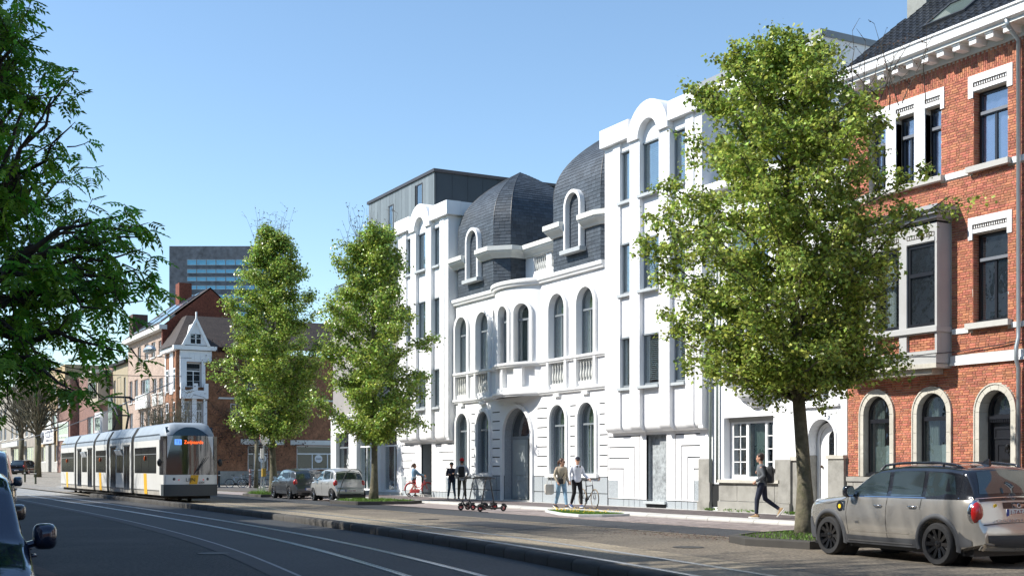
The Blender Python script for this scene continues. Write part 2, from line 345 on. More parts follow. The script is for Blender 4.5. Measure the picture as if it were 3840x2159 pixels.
# parking bays of small pavers in front of the white building
st('parking_strip',ribbon(M(),lambda x:19.2,lambda x:21.62,ZF+.006,-75,-14),pavj)
pk=bpy.data.objects['parking_strip']; pk['world']=0
bs=[]
x=-37.
while x<-21.5:
    for j in range(11):
        y=19.24+j*.215; o=(j%2)*.11; bs.append((x+o+.006,x+o+.214-.006,y+.006,y+.209,ZF,ZF+.022+random.uniform(0,.004)))
    x+=.22
pieces('paver','far_pavers',bs,pav,pk,300,plane='xy')
m=M(); ribbon(m,lambda x:19.22,lambda x:21.6,ZF+.024,-75,-37.1); ob('paver_field',m.mesh('paver_field',pav),pk)
# pavement on the facade side
sw=st('sidewalk',M().box(-112,25,22.1,25.6,-.05,ZW-.02).box(-112,-66,21.62,22.1,-.05,ZW-.02),pavj); sw['world']=0
x=-66.
while x<-12:
    m=M(); m.ti=random.random(); z=ZW+random.uniform(-.003,.003)
    m.prism([(21.60,-.02),(21.60,z-.05),(21.64,z-.012),(21.68,z),(22.32,z),(22.32,-.02)],x+.01,x+.99,'x'); m.to('kerb_stone',conc,sw,smooth=30); x+=1.0
B('blue_kerb_line',MT('kerb_foot_dark',(.05,.06,.09),.7),sw,(-66,-12,21.56,21.60,ZF,ZF+.02))  # thin dark blue strip laid along the foot of the kerb
B('slab_border',conc,sw,(-66,-12,24.75,25.2,ZW-.02,ZW+.002))
bs=[]; x=-38.
while x<-23.2:
    for j in range(11):
        y=22.34+j*.218; o=(j%2)*.05; bs.append((x+o+.005,x+o+.1-.005,y+.005,y+.213,ZW-.02,ZW+.004+random.uniform(0,.003)))
    x+=.1
pieces('clinker','far_clinkers',bs,clink,sw,300,plane='xy')
B('clinker_field',clink,sw,(-66,-38.02,22.34,24.74,ZW-.02,ZW+.003)); B('clinker_field',clink,sw,(-23.0,-5,22.34,24.74,ZW-.02,ZW+.003))
# our own side: pavement under the parked cars' side
st('near_sidewalk',M().box(-130,25,-5,-1.6,-.05,.12),conc)
# far square, crossing and rising street
m=M(); m.grid([[(-75,K(-75)+.1,ZF+.01),(-75,21.7,ZF+.01),(-75,60,ZF+.01)],[(-118,12,ZF+.01),(-118,21.7,ZF+.01),(-118,60,ZF+.01)],[(-150,12,.8),(-150,25,.9),(-150,60,.9)],[(-260,12,1.1),(-260,25,1.1),(-260,60,1.1)]])
st('square_paving',m,MT('square_paving',(.25,.235,.205),.9,var=.15,vs=.4,fine=5,dirt=.5,dcol=(.2,.15,.12),ds=.3,bump=.2))
m=M(); ribbon(m,lambda x:1.5,lambda x:K(x)+.1,.012,-260,-74); st('cobbled_crossing',m,MT('cobbles',(.27,.27,.26),.85,var=.2,vs=.3,fine=6,bump=.5,bs=8))
m=M(); 
for i in range(8): m.box(-96-i*1.0,-96-i*1.0+.5,14.8,19.5,ZF+.02,ZF+.026)
o=st('crosswalk_marking',m,whitesm)
# tree beds with kerbs
def bed(pts,label,hh=.13,km=conc,flowers=0,grass=1500,gh=.09):
    cx=sum(p[0] for p in pts)/len(pts); cy=sum(p[1] for p in pts)/len(pts)
    b=house('tree_bed',label,'planting bed',(cx,cy,ZF)); inner=[(cx+(p[0]-cx)*.93,cy+(p[1]-cy)*.86) for p in pts]
    n=len(pts)
    for i in range(n):
        j=(i+1)%n; m=M(); m.ti=random.random()
        m.loft([[(pts[i][0],pts[i][1],ZF-.02),(pts[i][0],pts[i][1],ZF+hh-.02),(pts[i][0]*.96+inner[i][0]*.04,pts[i][1]*.96+inner[i][1]*.04,ZF+hh),(inner[i][0],inner[i][1],ZF+hh),(inner[i][0],inner[i][1],ZF-.02)],
                [(pts[j][0],pts[j][1],ZF-.02),(pts[j][0],pts[j][1],ZF+hh-.02),(pts[j][0]*.96+inner[j][0]*.04,pts[j][1]*.96+inner[j][1]*.04,ZF+hh),(inner[j][0],inner[j][1],ZF+hh),(inner[j][0],inner[j][1],ZF-.02)]])
        m.to('kerb_stone',km,b)
    M().prism(inner,ZF,ZF+hh-.02,'z').to('soil',soil,b)
    x0,x1=min(p[0] for p in inner),max(p[0] for p in inner); y0,y1=min(p[1] for p in inner),max(p[1] for p in inner)
    def inside(x,y):
        c=False
        for i in range(n):
            a,d=inner[i],inner[i-1]
            if (a[1]>y)!=(d[1]>y) and x<(d[0]-a[0])*(y-a[1])/(d[1]-a[1])+a[0]: c=not c
        return c
    V=[];F=[];k=0
    while k<grass:
        x,y=random.uniform(x0,x1),random.uniform(y0,y1); h=gh*random.uniform(.5,1.3)
        dens=.5+.5*math.sin(x*2.1+cx)*math.sin(y*3.3)
        if not inside(x,y) or random.random()>.35+.65*dens: k+=.2; continue
        a=random.uniform(0,2*PI); w_=.010; dx,dy=w_*math.cos(a),w_*math.sin(a); lx,ly=random.gauss(0,h*.5),random.gauss(0,h*.5); i=len(V)
        V+=[(x-dx,y-dy,ZF+hh-.02),(x+dx,y+dy,ZF+hh-.02),(x+lx+.002,y+ly,ZF+hh-.02+h)]; F.append((i,i+1,i+2)); k+=1
    o=link(bpy.data.objects.new('grass',rawmesh('grass',V,F,grassm))); tag(o,'short green grass growing in '+label.split(' ',1)[1][:60].split(' with')[0],'grass',None,'stuff')
    if flowers:
        V=[];F=[]
        for _ in range(flowers):
            x,y=random.uniform(x0,x1),random.uniform(y0,y1)
            if not inside(x,y): continue
            z=ZF+hh+random.uniform(.03,.1); i=len(V); r=.018
            V+=[(x+r*math.cos(a*PI/3),y+r*math.sin(a*PI/3),z+(.012 if a%2 else 0)) for a in range(6)]+[(x,y,z+.025)]; F+=[(i+a,i+(a+1)%6,i+6) for a in range(6)]
        o=link(bpy.data.objects.new('dandelions',rawmesh('dandelions',V,F,yellow))); tag(o,'yellow dandelion flowers scattered over the grass of the flower bed','flowers',None,'stuff')
    return b
bed([(-36.0,20.9),(-33.4,19.9),(-31.9,19.7),(-31.5,20.3),(-31.7,21.45),(-32.4,21.55),(-35.8,21.5)],'low white-kerbed bed full of dandelions before the white building',.10,MT('pale_kerb',(.55,.56,.55),.8,dirt=.3,dcol=(.3,.3,.28)),150,6500,.06)
bed([(-20.5,16.9),(-19.9,15.9),(-18.9,15.5),(-17.4,15.8),(-17.3,19.6),(-20.2,20.0),(-20.9,18.6)],'mossy dark-kerbed bed round the foot of the big linden',.15,kerbdk,0,2500,.045)
bed([(-50.6,18.9),(-49.3,18.1),(-46.6,18.3),(-46.4,20.6),(-47.4,21.5),(-51.4,21.5),(-51.6,20.2)],'dark-kerbed bed round the thin tree beside the silver hatchback',.15,kerbdk,0,3000,.09)
bed([(-66.2,20.0),(-65,18.9),(-61.4,18.8),(-61.2,21.3),(-64,21.5)],'grassy bed with a tuft of iris leaves behind the grey hatchback',.15,kerbdk,0,3500,.16)
bed([(-98,17),(-92,16.6),(-91,19),(-97,20)],'distant grassy kerbed bed beneath a bare tree at the crossing',.15,conc,0,900,.15)

mh=MT('cast_iron',(.05,.048,.045),.6,metal=.4,var=.2,vs=8)
for x,y,z in ((-22.5,6.0,.004),(-33,15.2,ZF+.004),(-19,14.2,ZF+.004),(-47,16.2,ZF+.004)): st('manhole_cover',M().lathe([(.01,0),(.30,0),(.30,.006),(.01,.008)],20,(x,y,z)),mh)
rd=random.Random(9); m=M()
for x,y,a,L in ((-30,4.0,.15,5),(-24,5.0,1.3,3.5),(-16,3.2,.3,5),(-40,5.5,.1,8),(-21,2.2,.9,3)):
    p=[(x,y)]
    for k in range(int(L/.25)): a+=rd.gauss(0,.18); p.append((p[-1][0]+.25*math.cos(a),p[-1][1]+.25*math.sin(a)))
    for (x0,y0),(x1,y1) in zip(p,p[1:]): m.add([(x0-.012,y0,.003),(x0+.012,y0+.012,.003),(x1+.012,y1+.012,.003),(x1-.012,y1,.003)],[(0,1,2,3)])
st('road_crack',m,MT('sealed_crack',(.012,.012,.013),.5))
m=M(); ribbon(m,lambda x:2.2+(x+36)*.02,lambda x:2.45+(x+36)*.02,.0035,-44,-19); st('asphalt_patch',m,MT('patch_asphalt',(.07,.055,.05),.9,var=.3,vs=3))
m=M(); ribbon(m,lambda x:14.6,lambda x:16.1,ZF+.003,-31,-26.5); st('asphalt_patch',m,dkasph)
# ================================================================ THE WHITE BUILDING
Y0=25.2
WB=house('white_apartment_building','white art deco apartment building with two slate domes and a rounded oriel','building',(-45.6,Y0,ZW))
def window(parent,x0,x1,z0,z1,y,fm=framegrey,fw=.06,zs=None,zt=None,trans=None,mull=(),bars=(),gm=None,dep=.07,label=None,back=None,fol=None,name='window'):
    """an opening light: frame around, transom / mullions, pane; arched when zs is given"""
    wn=M(); out=arch(x0,x1,z0,zs,zt) if zs else rect(x0,x1,z0,z1)
    inn=arch(x0+fw,x1-fw,z0+fw,zs,(zt or zs+(x1-x0)/2)-fw) if zs else rect(x0+fw,x1-fw,z0+fw,z1-fw)
    plate(wn,out,[inn],y,dep)
    if trans: wn.box(x0+fw,x1-fw,y-.015,y+dep-.01,trans-fw*.6,trans+fw*.6)
    top=z1 if not zs else (zs if not trans else trans)
    for q in mull: wn.box(x0+(x1-x0)*q-fw*.45,x0+(x1-x0)*q+fw*.45,y+.004,y+dep-.012,z0+fw,(trans-fw*.6 if trans else top-fw))
    for q in bars: wn.box(x0+fw,x1-fw,y+.012,y+dep-.02,z0+(z1-z0)*q-.012,z0+(z1-z0)*q+.012)
    w_=wn.to(name,fm,parent,label=label)
    pm=M(); e=.015
    if zs: plate(pm,arch(x0+e,x1-e,z0+e,zs,(zt or zs+(x1-x0)/2)-e),[],y+dep*.5,.008)
    else: pm.box(x0+e,x1-e,y+dep*.5,y+dep*.5+.008,z0+e,z1-e)
    pm.to('pane',gm or glass,w_)
    return w_
def blind(w_,x0,x1,z0,z1,y,mat=None,slats=26,drop=1.):
    m=M(); zb=z1-(z1-z0)*drop; n=max(3,int(slats*drop))
    for i in range(n):
        z=zb+(z1-zb)*(i+.5)/n; m.add([(x0,y,z-.018),(x1,y,z-.018),(x1,y+.03,z+.016),(x0,y+.03,z+.016)],[(0,1,2,3)])
    m.to('blind',mat or blindm,w_)
def curtain(w_,x0,x1,z0,z1,y,mat=None,amp=.03,pitch=.11):
    n=max(4,int((x1-x0)/pitch*4)); xs=[x0+(x1-x0)*i/n for i in range(n+1)]
    M().grid([[(x,y+amp*math.sin(x*2*PI/pitch+math.sin(x*7)),z) for x in xs] for z in (z0,z1)]).to('curtain',mat or curtainm,w_,smooth=True)
# --- interior backing so that the glass has a dim room behind it
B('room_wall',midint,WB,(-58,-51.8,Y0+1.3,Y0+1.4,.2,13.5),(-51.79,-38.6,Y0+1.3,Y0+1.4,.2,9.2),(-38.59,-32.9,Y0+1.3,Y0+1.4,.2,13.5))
# --- centre: wall with arched openings
GFA=[(-51.6,-50.4),(-49.5,-48.3),(-42.96,-41.74),(-40.79,-39.57)]
CX0,CX1=-51.7,-38.72
BC,BR=(-45.7,27.5),3.0       # oriel circle
BA=math.asin(1.926/3.0)
def wallpiece(name,x0,x1,z0,z1,mat,y=Y0,dep=.30,extra=()):
    """upper storey wall of the centre: arches of the first floor, baluster niches"""
    m=M(); holes=[h for h in extra]
    plate(m,rect(x0,x1,z0,z1),holes,y,dep); return m.to(name,mat,WB)
F1=[(-51.6,-50.4),(-49.5,-48.3),(-42.96,-41.74),(-40.81,-39.59)]
wallpiece('upper_wall',CX0,-47.62,4.6,9.3,white,extra=[arch(a,b,5.97,7.95) for a,b in F1[:2]]+[rect(a,b,4.93,5.8) for a,b in F1[:2]])
wallpiece('upper_wall',-43.78,CX1,4.6,9.3,white,extra=[arch(a,b,5.97,7.95) for a,b in F1[2:]]+[rect(a,b,4.93,5.8) for a,b in F1[2:]])
SL=[];hz=[4.02,3.62,3.23,2.83,2.44,2.05,1.65]
for z in hz:
    k=.024
    cut=.0 if z<3.6 else (z-3.5)*.35
    for a,b in((-51.69,-51.80),(-50.12,-49.72),(-48.06,-47.34),(-44.05,-43.22),(-41.44,-40.98),(-39.3,-38.75)):
        if a<b: SL.append(rect(a,b,z-k,z+k))
GW=[arch(a,b,1.32,3.5) for a,b in GFA[:2]]+[arch(a,b,1.32,3.5) for a,b in GFA[2:]]
DO=arch(-46.95,-44.5,.2,2.90)
m=M(); plate(m,rect(-51.9,CX1,1.245,4.58),[[(p[0],max(p[1],1.3)) for p in g] for g in GW]+SL,Y0,.028) if False else None
# ground floor skin with recessed joints; the door arch is cut by building the skin left and right of it
def gskin(x0,x1,holes): 
    m=M(); plate(m,rect(x0,x1,1.25,4.6),[g for g in GW if x0<g[0][0]<x1]+[s for s in SL if x0<(s[0][0]+s[1][0])/2<x1],Y0,.028); return m
skL=gskin(-51.9,-47.3,1); skR=gskin(-44.1,CX1,1)
n=14; c=(-46.95-44.5)/2; r=1.225
top=[(c+r*math.cos(PI*i/n),2.90+r*math.sin(PI*i/n)) for i in range(n+1)]
mid=M(); plate(mid,[(-47.3,1.25),(-46.95,1.25)]+top[::-1]+[(-44.5,1.25),(-44.1,1.25),(-44.1,4.6),(-47.3,4.6)],[],Y0,.028)
skL.to('ground_floor_wall',white,WB); skR.to('ground_floor_wall',white,WB); mid.to('ground_floor_wall',white,WB)
m=M()                                               # grey plinth course in blocks
for a,b in((-51.9,-50.95),(-50.93,-49.8),(-49.78,-48.9),(-48.88,-47.66),(-47.64,-47.02),(-44.42,-43.61),(-43.59,-42.4),(-42.38,-41.1),(-41.08,-40.2),(-40.18,-38.73)):
    for z0,z1 in((.15,.59),(.62,1.22)):
        o=M().box(a+.006,b-.006,Y0,Y0+.028,z0,z1).to('plinth_block',stuccogrey,WB)
# backing painted dark as the joints' shade, with the openings cut through
m=M(); GX=[arch(a-.02,b+.02,1.30,3.5) for a,b in GFA]; plate(m,rect(-51.9,-47.3,.1,4.6),GX[:2],Y0+.030,.25); plate(m,rect(-44.1,CX1,.1,4.6),GX[2:],Y0+.030,.25)
top2=[(c+1.245*math.cos(PI*i/n),2.9+1.245*math.sin(PI*i/n)) for i in range(n+1)]; plate(m,[(-47.3,.1),(-46.97,.1)]+top2[::-1]+[(-44.48,.1),(-44.1,.1),(-44.1,4.6),(-47.3,4.6)],[],Y0+.030,.25); m.to('joint_backing',joint,WB)
# reveals of the openings, with the shade on the jambs painted in grey
def reveal(poly,y0,y1,mat,name='reveal',t=.012,closed=True):
    cx=sum(p[0] for p in poly)/len(poly); m=M(); P=poly
    m.loft([[(p[0],y0,p[1]) for p in P],[(p[0],y1,p[1]) for p in P]],closed,False); return m.to(name,mat,WB)
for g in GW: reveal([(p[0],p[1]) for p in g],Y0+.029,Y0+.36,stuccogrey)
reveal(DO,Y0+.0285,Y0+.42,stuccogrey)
# raised arch trims
def trim(x0,x1,z0,zs,wd,y0,y1,name='arch_trim',mat=None,zt=None): 
    m=M(); plate(m,archtrim(x0,x1,z0,zs,wd,zt),[],y0,y1-y0); return m.to(name,mat or whitesm,WB)
for a,b in F1: trim(a,b,4.76,7.95,.16,Y0-.11,Y0+.002)
for a,b in GFA: trim(a,b,1.35,3.5,.15,Y0-.07,Y0+.002)
trim(-46.95,-44.5,.17,2.9,.17,Y0-.10,Y0+.002)
# ground floor windows
for i,(a,b) in enumerate(GFA):
    w_=window(WB,a+.01,b-.01,1.33,4.1,Y0+.17,zs=3.5,trans=3.28,mull=(.5,),label='tall arched grey ground-floor window')
    curtain(w_,a+.06,b-.45,1.4,4.0,Y0+.34); curtain(w_,b-.36,b-.06,1.4,4.0,Y0+.34,pitch=.16)
    B('window_sill',whitesm,w_,(a-.25,b+.25,Y0-.13,Y0+.3,1.20,1.34))
for i,(a,b) in enumerate(F1):
    w_=window(WB,a+.01,b-.01,5.98,8.55,Y0+.17,zs=7.95,trans=7.72,mull=(.5,),label='tall arched grey first-floor window')
    curtain(w_,a+.06,b-.36,6.05,8.45,Y0+.34); curtain(w_,b-.3,b-.06,6.05,8.3,Y0+.34,pitch=.15)
    B('lintel_bracket',whitesm,WB,((a+b)/2-.22,(a+b)/2+.22,Y0-.12,Y0,4.42,4.54))
# balusters
bp=[(.035,0),(.045,.03),(.03,.06),(.03,.10),(.055,.17),(.062,.26),(.05,.36),(.03,.47),(.024,.58),(.034,.64),(.03,.68),(.045,.72),(.045,.80)]
bm_=M().lathe(bp,8).mesh('baluster',offwhite,40)
for a,b in F1:
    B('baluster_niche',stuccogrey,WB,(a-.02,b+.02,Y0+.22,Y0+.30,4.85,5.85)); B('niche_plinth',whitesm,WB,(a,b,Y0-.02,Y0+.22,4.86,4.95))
    for i in range(6): ob('baluster',bm_,WB,(a+(b-a)*(i+.5)/6,Y0+.07,4.96))
# --- oriel: curved wall pieced in strips round the three arched windows
def arcp(al,rr,z): return (BC[0]+rr*math.sin(al),BC[1]-rr*math.cos(al),z)
BW=[(R(-23),R(7.6)),(0.,R(7.6)),(R(23),R(7.6))]
def curved(name,mat,z0,z1,ops,r0,r1,a0=-BA,a1=BA,n=96):
    """ops: (centre angle, half angle, sill, spring); solid elsewhere"""
    m=M()
    def topz(al):
        for c,h,zs,sp in ops:
            if abs(al-c)<=h+1e-6: return zs, sp+h*BR*math.sqrt(max(0,1-((al-c)/h)**2)) if sp<z1 else z1
        return None
    br=sorted(set([a0+(a1-a0)*i/n for i in range(n+1)]+[c+s*h for c,h,_,_ in ops for s in(-1,1)]))
    for i in range(len(br)-1):
        a,b=br[i],br[i+1]; mid=(a+b)/2; e=1e-5
        o=topz(mid)
        if o is None: segs=[(z0,z0,z1,z1)]
        else:
            ta=topz(a+e)[1] if topz(a+e) else o[1]; tb=topz(b-e)[1] if topz(b-e) else o[1]; segs=[(z0,z0,o[0],o[0])]
            if min(ta,tb)<z1-1e-4: segs.append((ta,tb,z1,z1))
        for za,zb,zc,zd in segs:
            m.add([arcp(a,r0,za),arcp(b,r0,zb),arcp(b,r0,zd),arcp(a,r0,zc),arcp(a,r1,za),arcp(b,r1,zb),arcp(b,r1,zd),arcp(a,r1,zc)],[(0,1,2,3),(7,6,5,4),(0,4,5,1),(3,2,6,7)])
    for c,h,zs,sp in ops:
        for s in(-1,1): m.add([arcp(c+s*h,r0,zs),arcp(c+s*h,r1,zs),arcp(c+s*h,r1,min(sp,z1)),arcp(c+s*h,r0,min(sp,z1))],[(0,1,2,3)])
    return m.to(name,mat,WB)
curved('oriel_wall',whitesm,5.85,9.25,[(c,h,5.97,8.0) for c,h in BW],BR,BR-.28)
curved('oriel_apron',whitesm,4.72,5.85,[(R(-14),R(7),4.95,9),(R(6),R(8),4.95,9),(R(29),R(6),4.95,9)],BR,BR-.22)
curved('oriel_apron_panel',whitesm,4.72,5.85,[],BR-.2,BR-.25)
for c,h in BW:
    m=M(); N_=24                                     # arch trims bent round the oriel
    outl=[];inn=[]
    for (hh,lst) in((h+R(2.6),outl),(h,inn)):
        lst.append((c+hh,5.97)); 
        for i in range(N_+1):
            lst.append((c+hh*math.cos(PI*i/N_),8.0+hh*BR*math.sin(PI*i/N_)))
        lst.append((c-hh,5.97))
    for i in range(len(outl)-1):
        a,b,d,e=outl[i],outl[i+1],inn[i+1],inn[i]
        m.add([arcp(a[0],BR+.09,a[1]),arcp(b[0],BR+.09,b[1]),arcp(d[0],BR+.09,d[1]),arcp(e[0],BR+.09,e[1]),arcp(a[0],BR-.01,a[1]),arcp(b[0],BR-.01,b[1]),arcp(d[0],BR-.27,d[1]),arcp(e[0],BR-.27,e[1])],[(0,1,2,3),(0,4,5,1),(3,2,6,7)])
    m.to('arch_trim',whitesm,WB)
    # flat window set inside the curve
    w_=M(); hw=h*BR+.02; plate(w_,arch(-hw,hw,5.97,8.0),[arch(-hw+.09,hw-.09,6.04,8.0,8.0+hw-.08)],-.03,.06); w_.box(-hw,hw,-.05,.04,7.72,7.80); w_.box(.13,.18,-.03,.03,6.0,7.72)
    wo=w_.to('window',framegrey,WB,label='narrow arched window of the rounded oriel'); q=M(); plate(q,arch(-hw,hw,5.97,8.0),[],.0,.008); go=q.to('pane',glass,None)
    wo.location=Vector(arcp(c,BR-.25,0))-base_of(WB); wo.rotation_euler=(0,0,c); go.parent=wo
    cu=M(); n_=24; cu.grid([[(-hw+2*hw*.75*i/n_,.2+.02*math.sin(i*1.5),z) for i in range(n_+1)] for z in(6.05,8.2)]); co=cu.to('curtain',curtainm,None,smooth=True); co.parent=wo
M().prism([(arcp(-BA+2*BA*i/24,BR-.02,0)[0],arcp(-BA+2*BA*i/24,BR-.02,0)[1]) for i in range(25)],4.70,4.74,'z').to('oriel_soffit',whitesm,WB)
M().prism([(arcp(-BA+2*BA*i/24,BR-.02,0)[0],arcp(-BA+2*BA*i/24,BR-.02,0)[1]) for i in range(25)],9.22,9.27,'z').to('oriel_roof',coping,WB)
def facadepath(x0,x1,da=0): 
    return [(x0,Y0)]+[arcp(-BA+2*BA*i/20,BR,0)[:2] for i in range(21)]+[(x1,Y0)]
def mould(name,z,h,d,x0=-52.0,x1=CX1,mat=None):
    # travel from right to left puts the street on the right-hand side
    P=facadepath(x0,x1)[::-1]
    # offsets are measured towards the street
    prof=[(-.05,z),(d*.55,z),(d*.7,z+h*.3),(d*.95,z+h*.45),(d,z+h*.6),(d,z+h),(-.05,z+h)]
    m=M(); m.sweep([(x,y) for x,y in P],[(-o,zz) for o,zz in prof]); return m.to(name,mat or whitesm,WB)
mould('string_course',5.80,.17,.15,-52.2,-38.3); mould('string_course',4.56,.18,.16,-52.2,-38.3); mould('cornice',9.14,.26,.20,-51.9,-38.85)
# splayed keystone panel over the door
M().prism([(-47.15,4.56),(-46.3,4.30),(-45.7,4.28),(-45.1,4.30),(-44.3,4.56)],Y0-.02,Y0+.002,'y').to('keystone_panel',whitesm,WB)
# --- entrance
m=M(); plate(m,arch(-46.94,-44.51,.2,2.9),[rect(-46.84,-44.61,.22,2.80),arch(-46.84,-44.61,2.94,2.95,4.05)],Y0+.35,.08); dr=m.to('entrance_frame',framegrey,WB)
M().box(-46.9,-44.55,Y0+.38,Y0+.385,2.95,2.96).to('pane',glassdk,dr) ; q=M(); plate(q,arch(-46.85,-44.6,2.93,2.94,4.06),[],Y0+.38,.008); q.to('pane',glassdk,dr)
d=M(); d.box(-46.83,-45.5,Y0+.36,Y0+.42,.24,2.79)
for z0,z1 in((.34,1.12),(1.28,2.68)):
    plate(d,rect(-46.70,-45.63,z0,z1),[rect(-46.62,-45.71,z0+.08,z1-.08)],Y0+.335,.03)
d=d.to('door_leaf',MT('grey_green_door',(.33,.36,.36),.5,var=.04),WB); M().sphere((-45.58,Y0+.31,1.2),.03).to('door_knob',chrome,d)
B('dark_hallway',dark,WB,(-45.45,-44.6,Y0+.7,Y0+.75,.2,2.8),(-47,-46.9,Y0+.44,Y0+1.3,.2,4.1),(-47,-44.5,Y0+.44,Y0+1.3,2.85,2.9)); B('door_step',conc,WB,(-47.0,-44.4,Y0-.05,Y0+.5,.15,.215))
# --- the two projecting wings
def wing(cx,door,cg):
    W=lambda a:cx+a
    def strip(a,b,yf,z1=13.45,name='pilaster',z0=3.05,mat=white):
        d=Y0+.02-yf; P=[(Y0+.05,z1),(yf,z1),(yf,3.12)]+[(yf+d*.75*(1-math.cos(t*PI/12)),3.12-.26*math.sin(t*PI/12)) for t in range(1,7)]+[(Y0+.05,2.86)]
        return M().prism(P,W(a),W(b),'x').to(name,mat,WB,smooth=35)
    for s in(-1,1):
        e=lambda a,b:(a,b) if s>0 else (-b,-a)
        strip(*((2.425,2.84) if s>0 else (-3.03,-2.425)),24.86); strip(*e(1.975,2.425),24.82); strip(*e(.585,1.205),24.73)
    yn,yc=24.90,24.90
    for (a,b,yf,cen) in((-1.975,-1.205,yn,0),(-.585,.585,yc,1),(1.205,1.975,yn,0)):
        strip(a,b,yf,4.40,'panel')
        for z0,z1 in((6.28,7.78),(9.68,11.14)): B('panel',white,WB,(W(a),W(b),yf,Y0+.05,z0,z1))
        if not cen: B('panel',white,WB,(W(a),W(b),yf,Y0+.05,13.03,13.45))
        else:
            m=M(); m.box(W(a),W(b),yf,Y0+.05,13.03,13.86); m.to('panel',white,WB)
        for z0,z1 in((4.51,6.28),(7.89,9.68),(11.25,13.03)):
            w_=window(WB,W(a)+.002,W(b)-.002,z0,z1,yf+(.05 if not cen else .02),fw=.06,label='rectangular grey window of a projecting wing')
            w2=M(); w2.box(W(a),W(b),yf-.03,yf+.04,z1-.03,z1+.03); w2.to('window_head',framegrey,w_)
            blind(w_,W(a)+.08,W(b)-.08,z0+.08,z1-.08,yf+.13,slats=24,drop=random.choice((1,1,.8,.95)) if cen else 1)
            B('window_sill',stonegrey,w_,(W(a)-(.12 if cen==0 and a<0 or cen else .0),W(b)-.003,yf-.14-(.08 if cen else 0),Y0-.05,z0-.13,z0-.03))
    # rounded arch gable with its hood
    yg=24.63; r0,r1=1.22,.585; zc=13.2; n=18
    m=M(); plate(m,[(W(r0*math.cos(PI*i/n)),zc+r0*math.sin(PI*i/n)) for i in range(n+1)]+[(W(-r0),13.2),(W(-r1),13.2)]+[(W(-r1*math.cos(PI*i/n)),zc+r1*math.sin(PI*i/n)) for i in range(n+1)]+[(W(r1),13.2),(W(r0),13.2)],[],yg,.58)
    m.to('arch_gable',white,WB,smooth=35)
    for s in(-1,1): a,b=(r1,r0) if s>0 else (-r0,-r1); B('arch_gable_shoulder',white,WB,(W(a),W(b),yg+.003,24.57,13.0,13.2)) if False else None
    for s in(-1,1): a,b=(1.2,3.085) if s>0 else (-3.085,-1.2); B('cornice_band',white,WB,(W(a),W(b),24.66,25.4,13.40,14.05))
    B('wing_body',white,WB,(W(-2.84),W(2.84),Y0+.055,31,2.9,13.4),(W(-3.19),W(3.19),25.4,31,13.4,14.04)) if False else None
    B('wing_side_wall',white,WB,(W(-3.0),W(-2.6),Y0+.052,31,2.9,13.4),(W(2.6),W(2.85),Y0-.3,31,2.9,13.39)); B('wing_parapet',white,WB,(W(-3.08),W(3.08),25.41,31,13.402,14.04))
    B('wing_soffit',white,WB,(W(-2.83),W(2.83),Y0+.03,Y0+.3,2.86,2.9))
    # ground floor of the wing: nested L joints
    W=lambda a:cg+a
    L=[]; k=.021; XE=2.975 if door=='L' else 2.42
    for i in range(4):
        z=2.73-.395*i; xe=1.15+.347*i
        lx=-3.2+.02 if door!='L' else -3.18
        L.append([(W(lx),z+k),(W(lx),z-k),(W(-xe-k),z-k),(W(-xe-k),.47),(W(-xe+k),.47),(W(-xe+k),z+k)])
        xr=1.0+.352*i
        L.append([(W(xr-k),z+k),(W(xr-k),.47),(W(xr+k),.47),(W(xr+k),z-k),(W(XE-.03),z-k),(W(XE-.03),z+k)])
        for q in(-xe,xr): L.append(rect(W(q-k),W(q+k),.17,.40))
    dz=(.42,2.74)
    plates=M(); plate(plates,rect(W(-3.22),W(XE),.45,2.9),[[(p[0],max(p[1],.455)) for p in l] for l in L if l[0][1]>.5]+[rect(W(-.72),W(.46),.452,dz[1])],Y0,.026)
    plates.to('ground_floor_wall',white,WB)
    for a,b in((-3.22,-.72),(.46,XE)):
        xs=[a]+[q for q in ([-2.19,-1.845,-1.5,-1.15] if a<0 else [1.0,1.352,1.704,2.056])]+[b]
        for i in range(len(xs)-1): B('plinth_block',stuccogrey,WB,(W(xs[i]+.012),W(xs[i+1]-.012),Y0,Y0+.026,.15,.42))
    B('grey_panel',stuccogrey,WB,(W(-3.2),W(-2.56),Y0-.006,Y0+.01,.47,1.12)); B('grey_panel',stuccogrey,WB,(W(2.09),W(XE),Y0-.006,Y0+.01,.47,1.15)) 
    m=M(); plate(m,rect(W(-3.22),W(XE),.1,2.9),[rect(W(-.72),W(.46),.3,2.74)],Y0+.028,.05); m.to('joint_backing',joint,WB)
    B('door_reveal',stuccogrey,WB,(W(-.74),W(-.72),Y0+.0,Y0+.5,.3,2.76),(W(.46),W(.48),Y0,Y0+.5,.3,2.76),(W(-.72),W(.46),Y0,Y0+.5,2.742,2.76))  # jambs coloured grey for the shade that falls on them
    if door=='panel':
        B('blind_doorway',cement,WB,(W(-.72),W(.46),Y0+.20,Y0+.26,.38,2.74)); B('door_sill',stonegrey,WB,(W(-.80),W(.50),Y0-.10,Y0+.2,.31,.40))
    else:
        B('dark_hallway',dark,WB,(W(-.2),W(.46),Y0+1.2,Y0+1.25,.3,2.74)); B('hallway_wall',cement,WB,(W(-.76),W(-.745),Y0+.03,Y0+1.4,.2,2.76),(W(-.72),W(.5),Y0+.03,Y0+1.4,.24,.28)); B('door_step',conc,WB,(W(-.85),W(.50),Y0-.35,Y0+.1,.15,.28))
wing(-35.355,'panel',-35.45); wing(-54.68,'L',-54.88)
B('vertical_joint',joint,WB,(-38.71,-38.675,Y0-.004,Y0+.02,.17,9.05))
B('roof_slab',coping,WB,(-51.9,-38.8,Y0+.9,31,9.25,9.4))
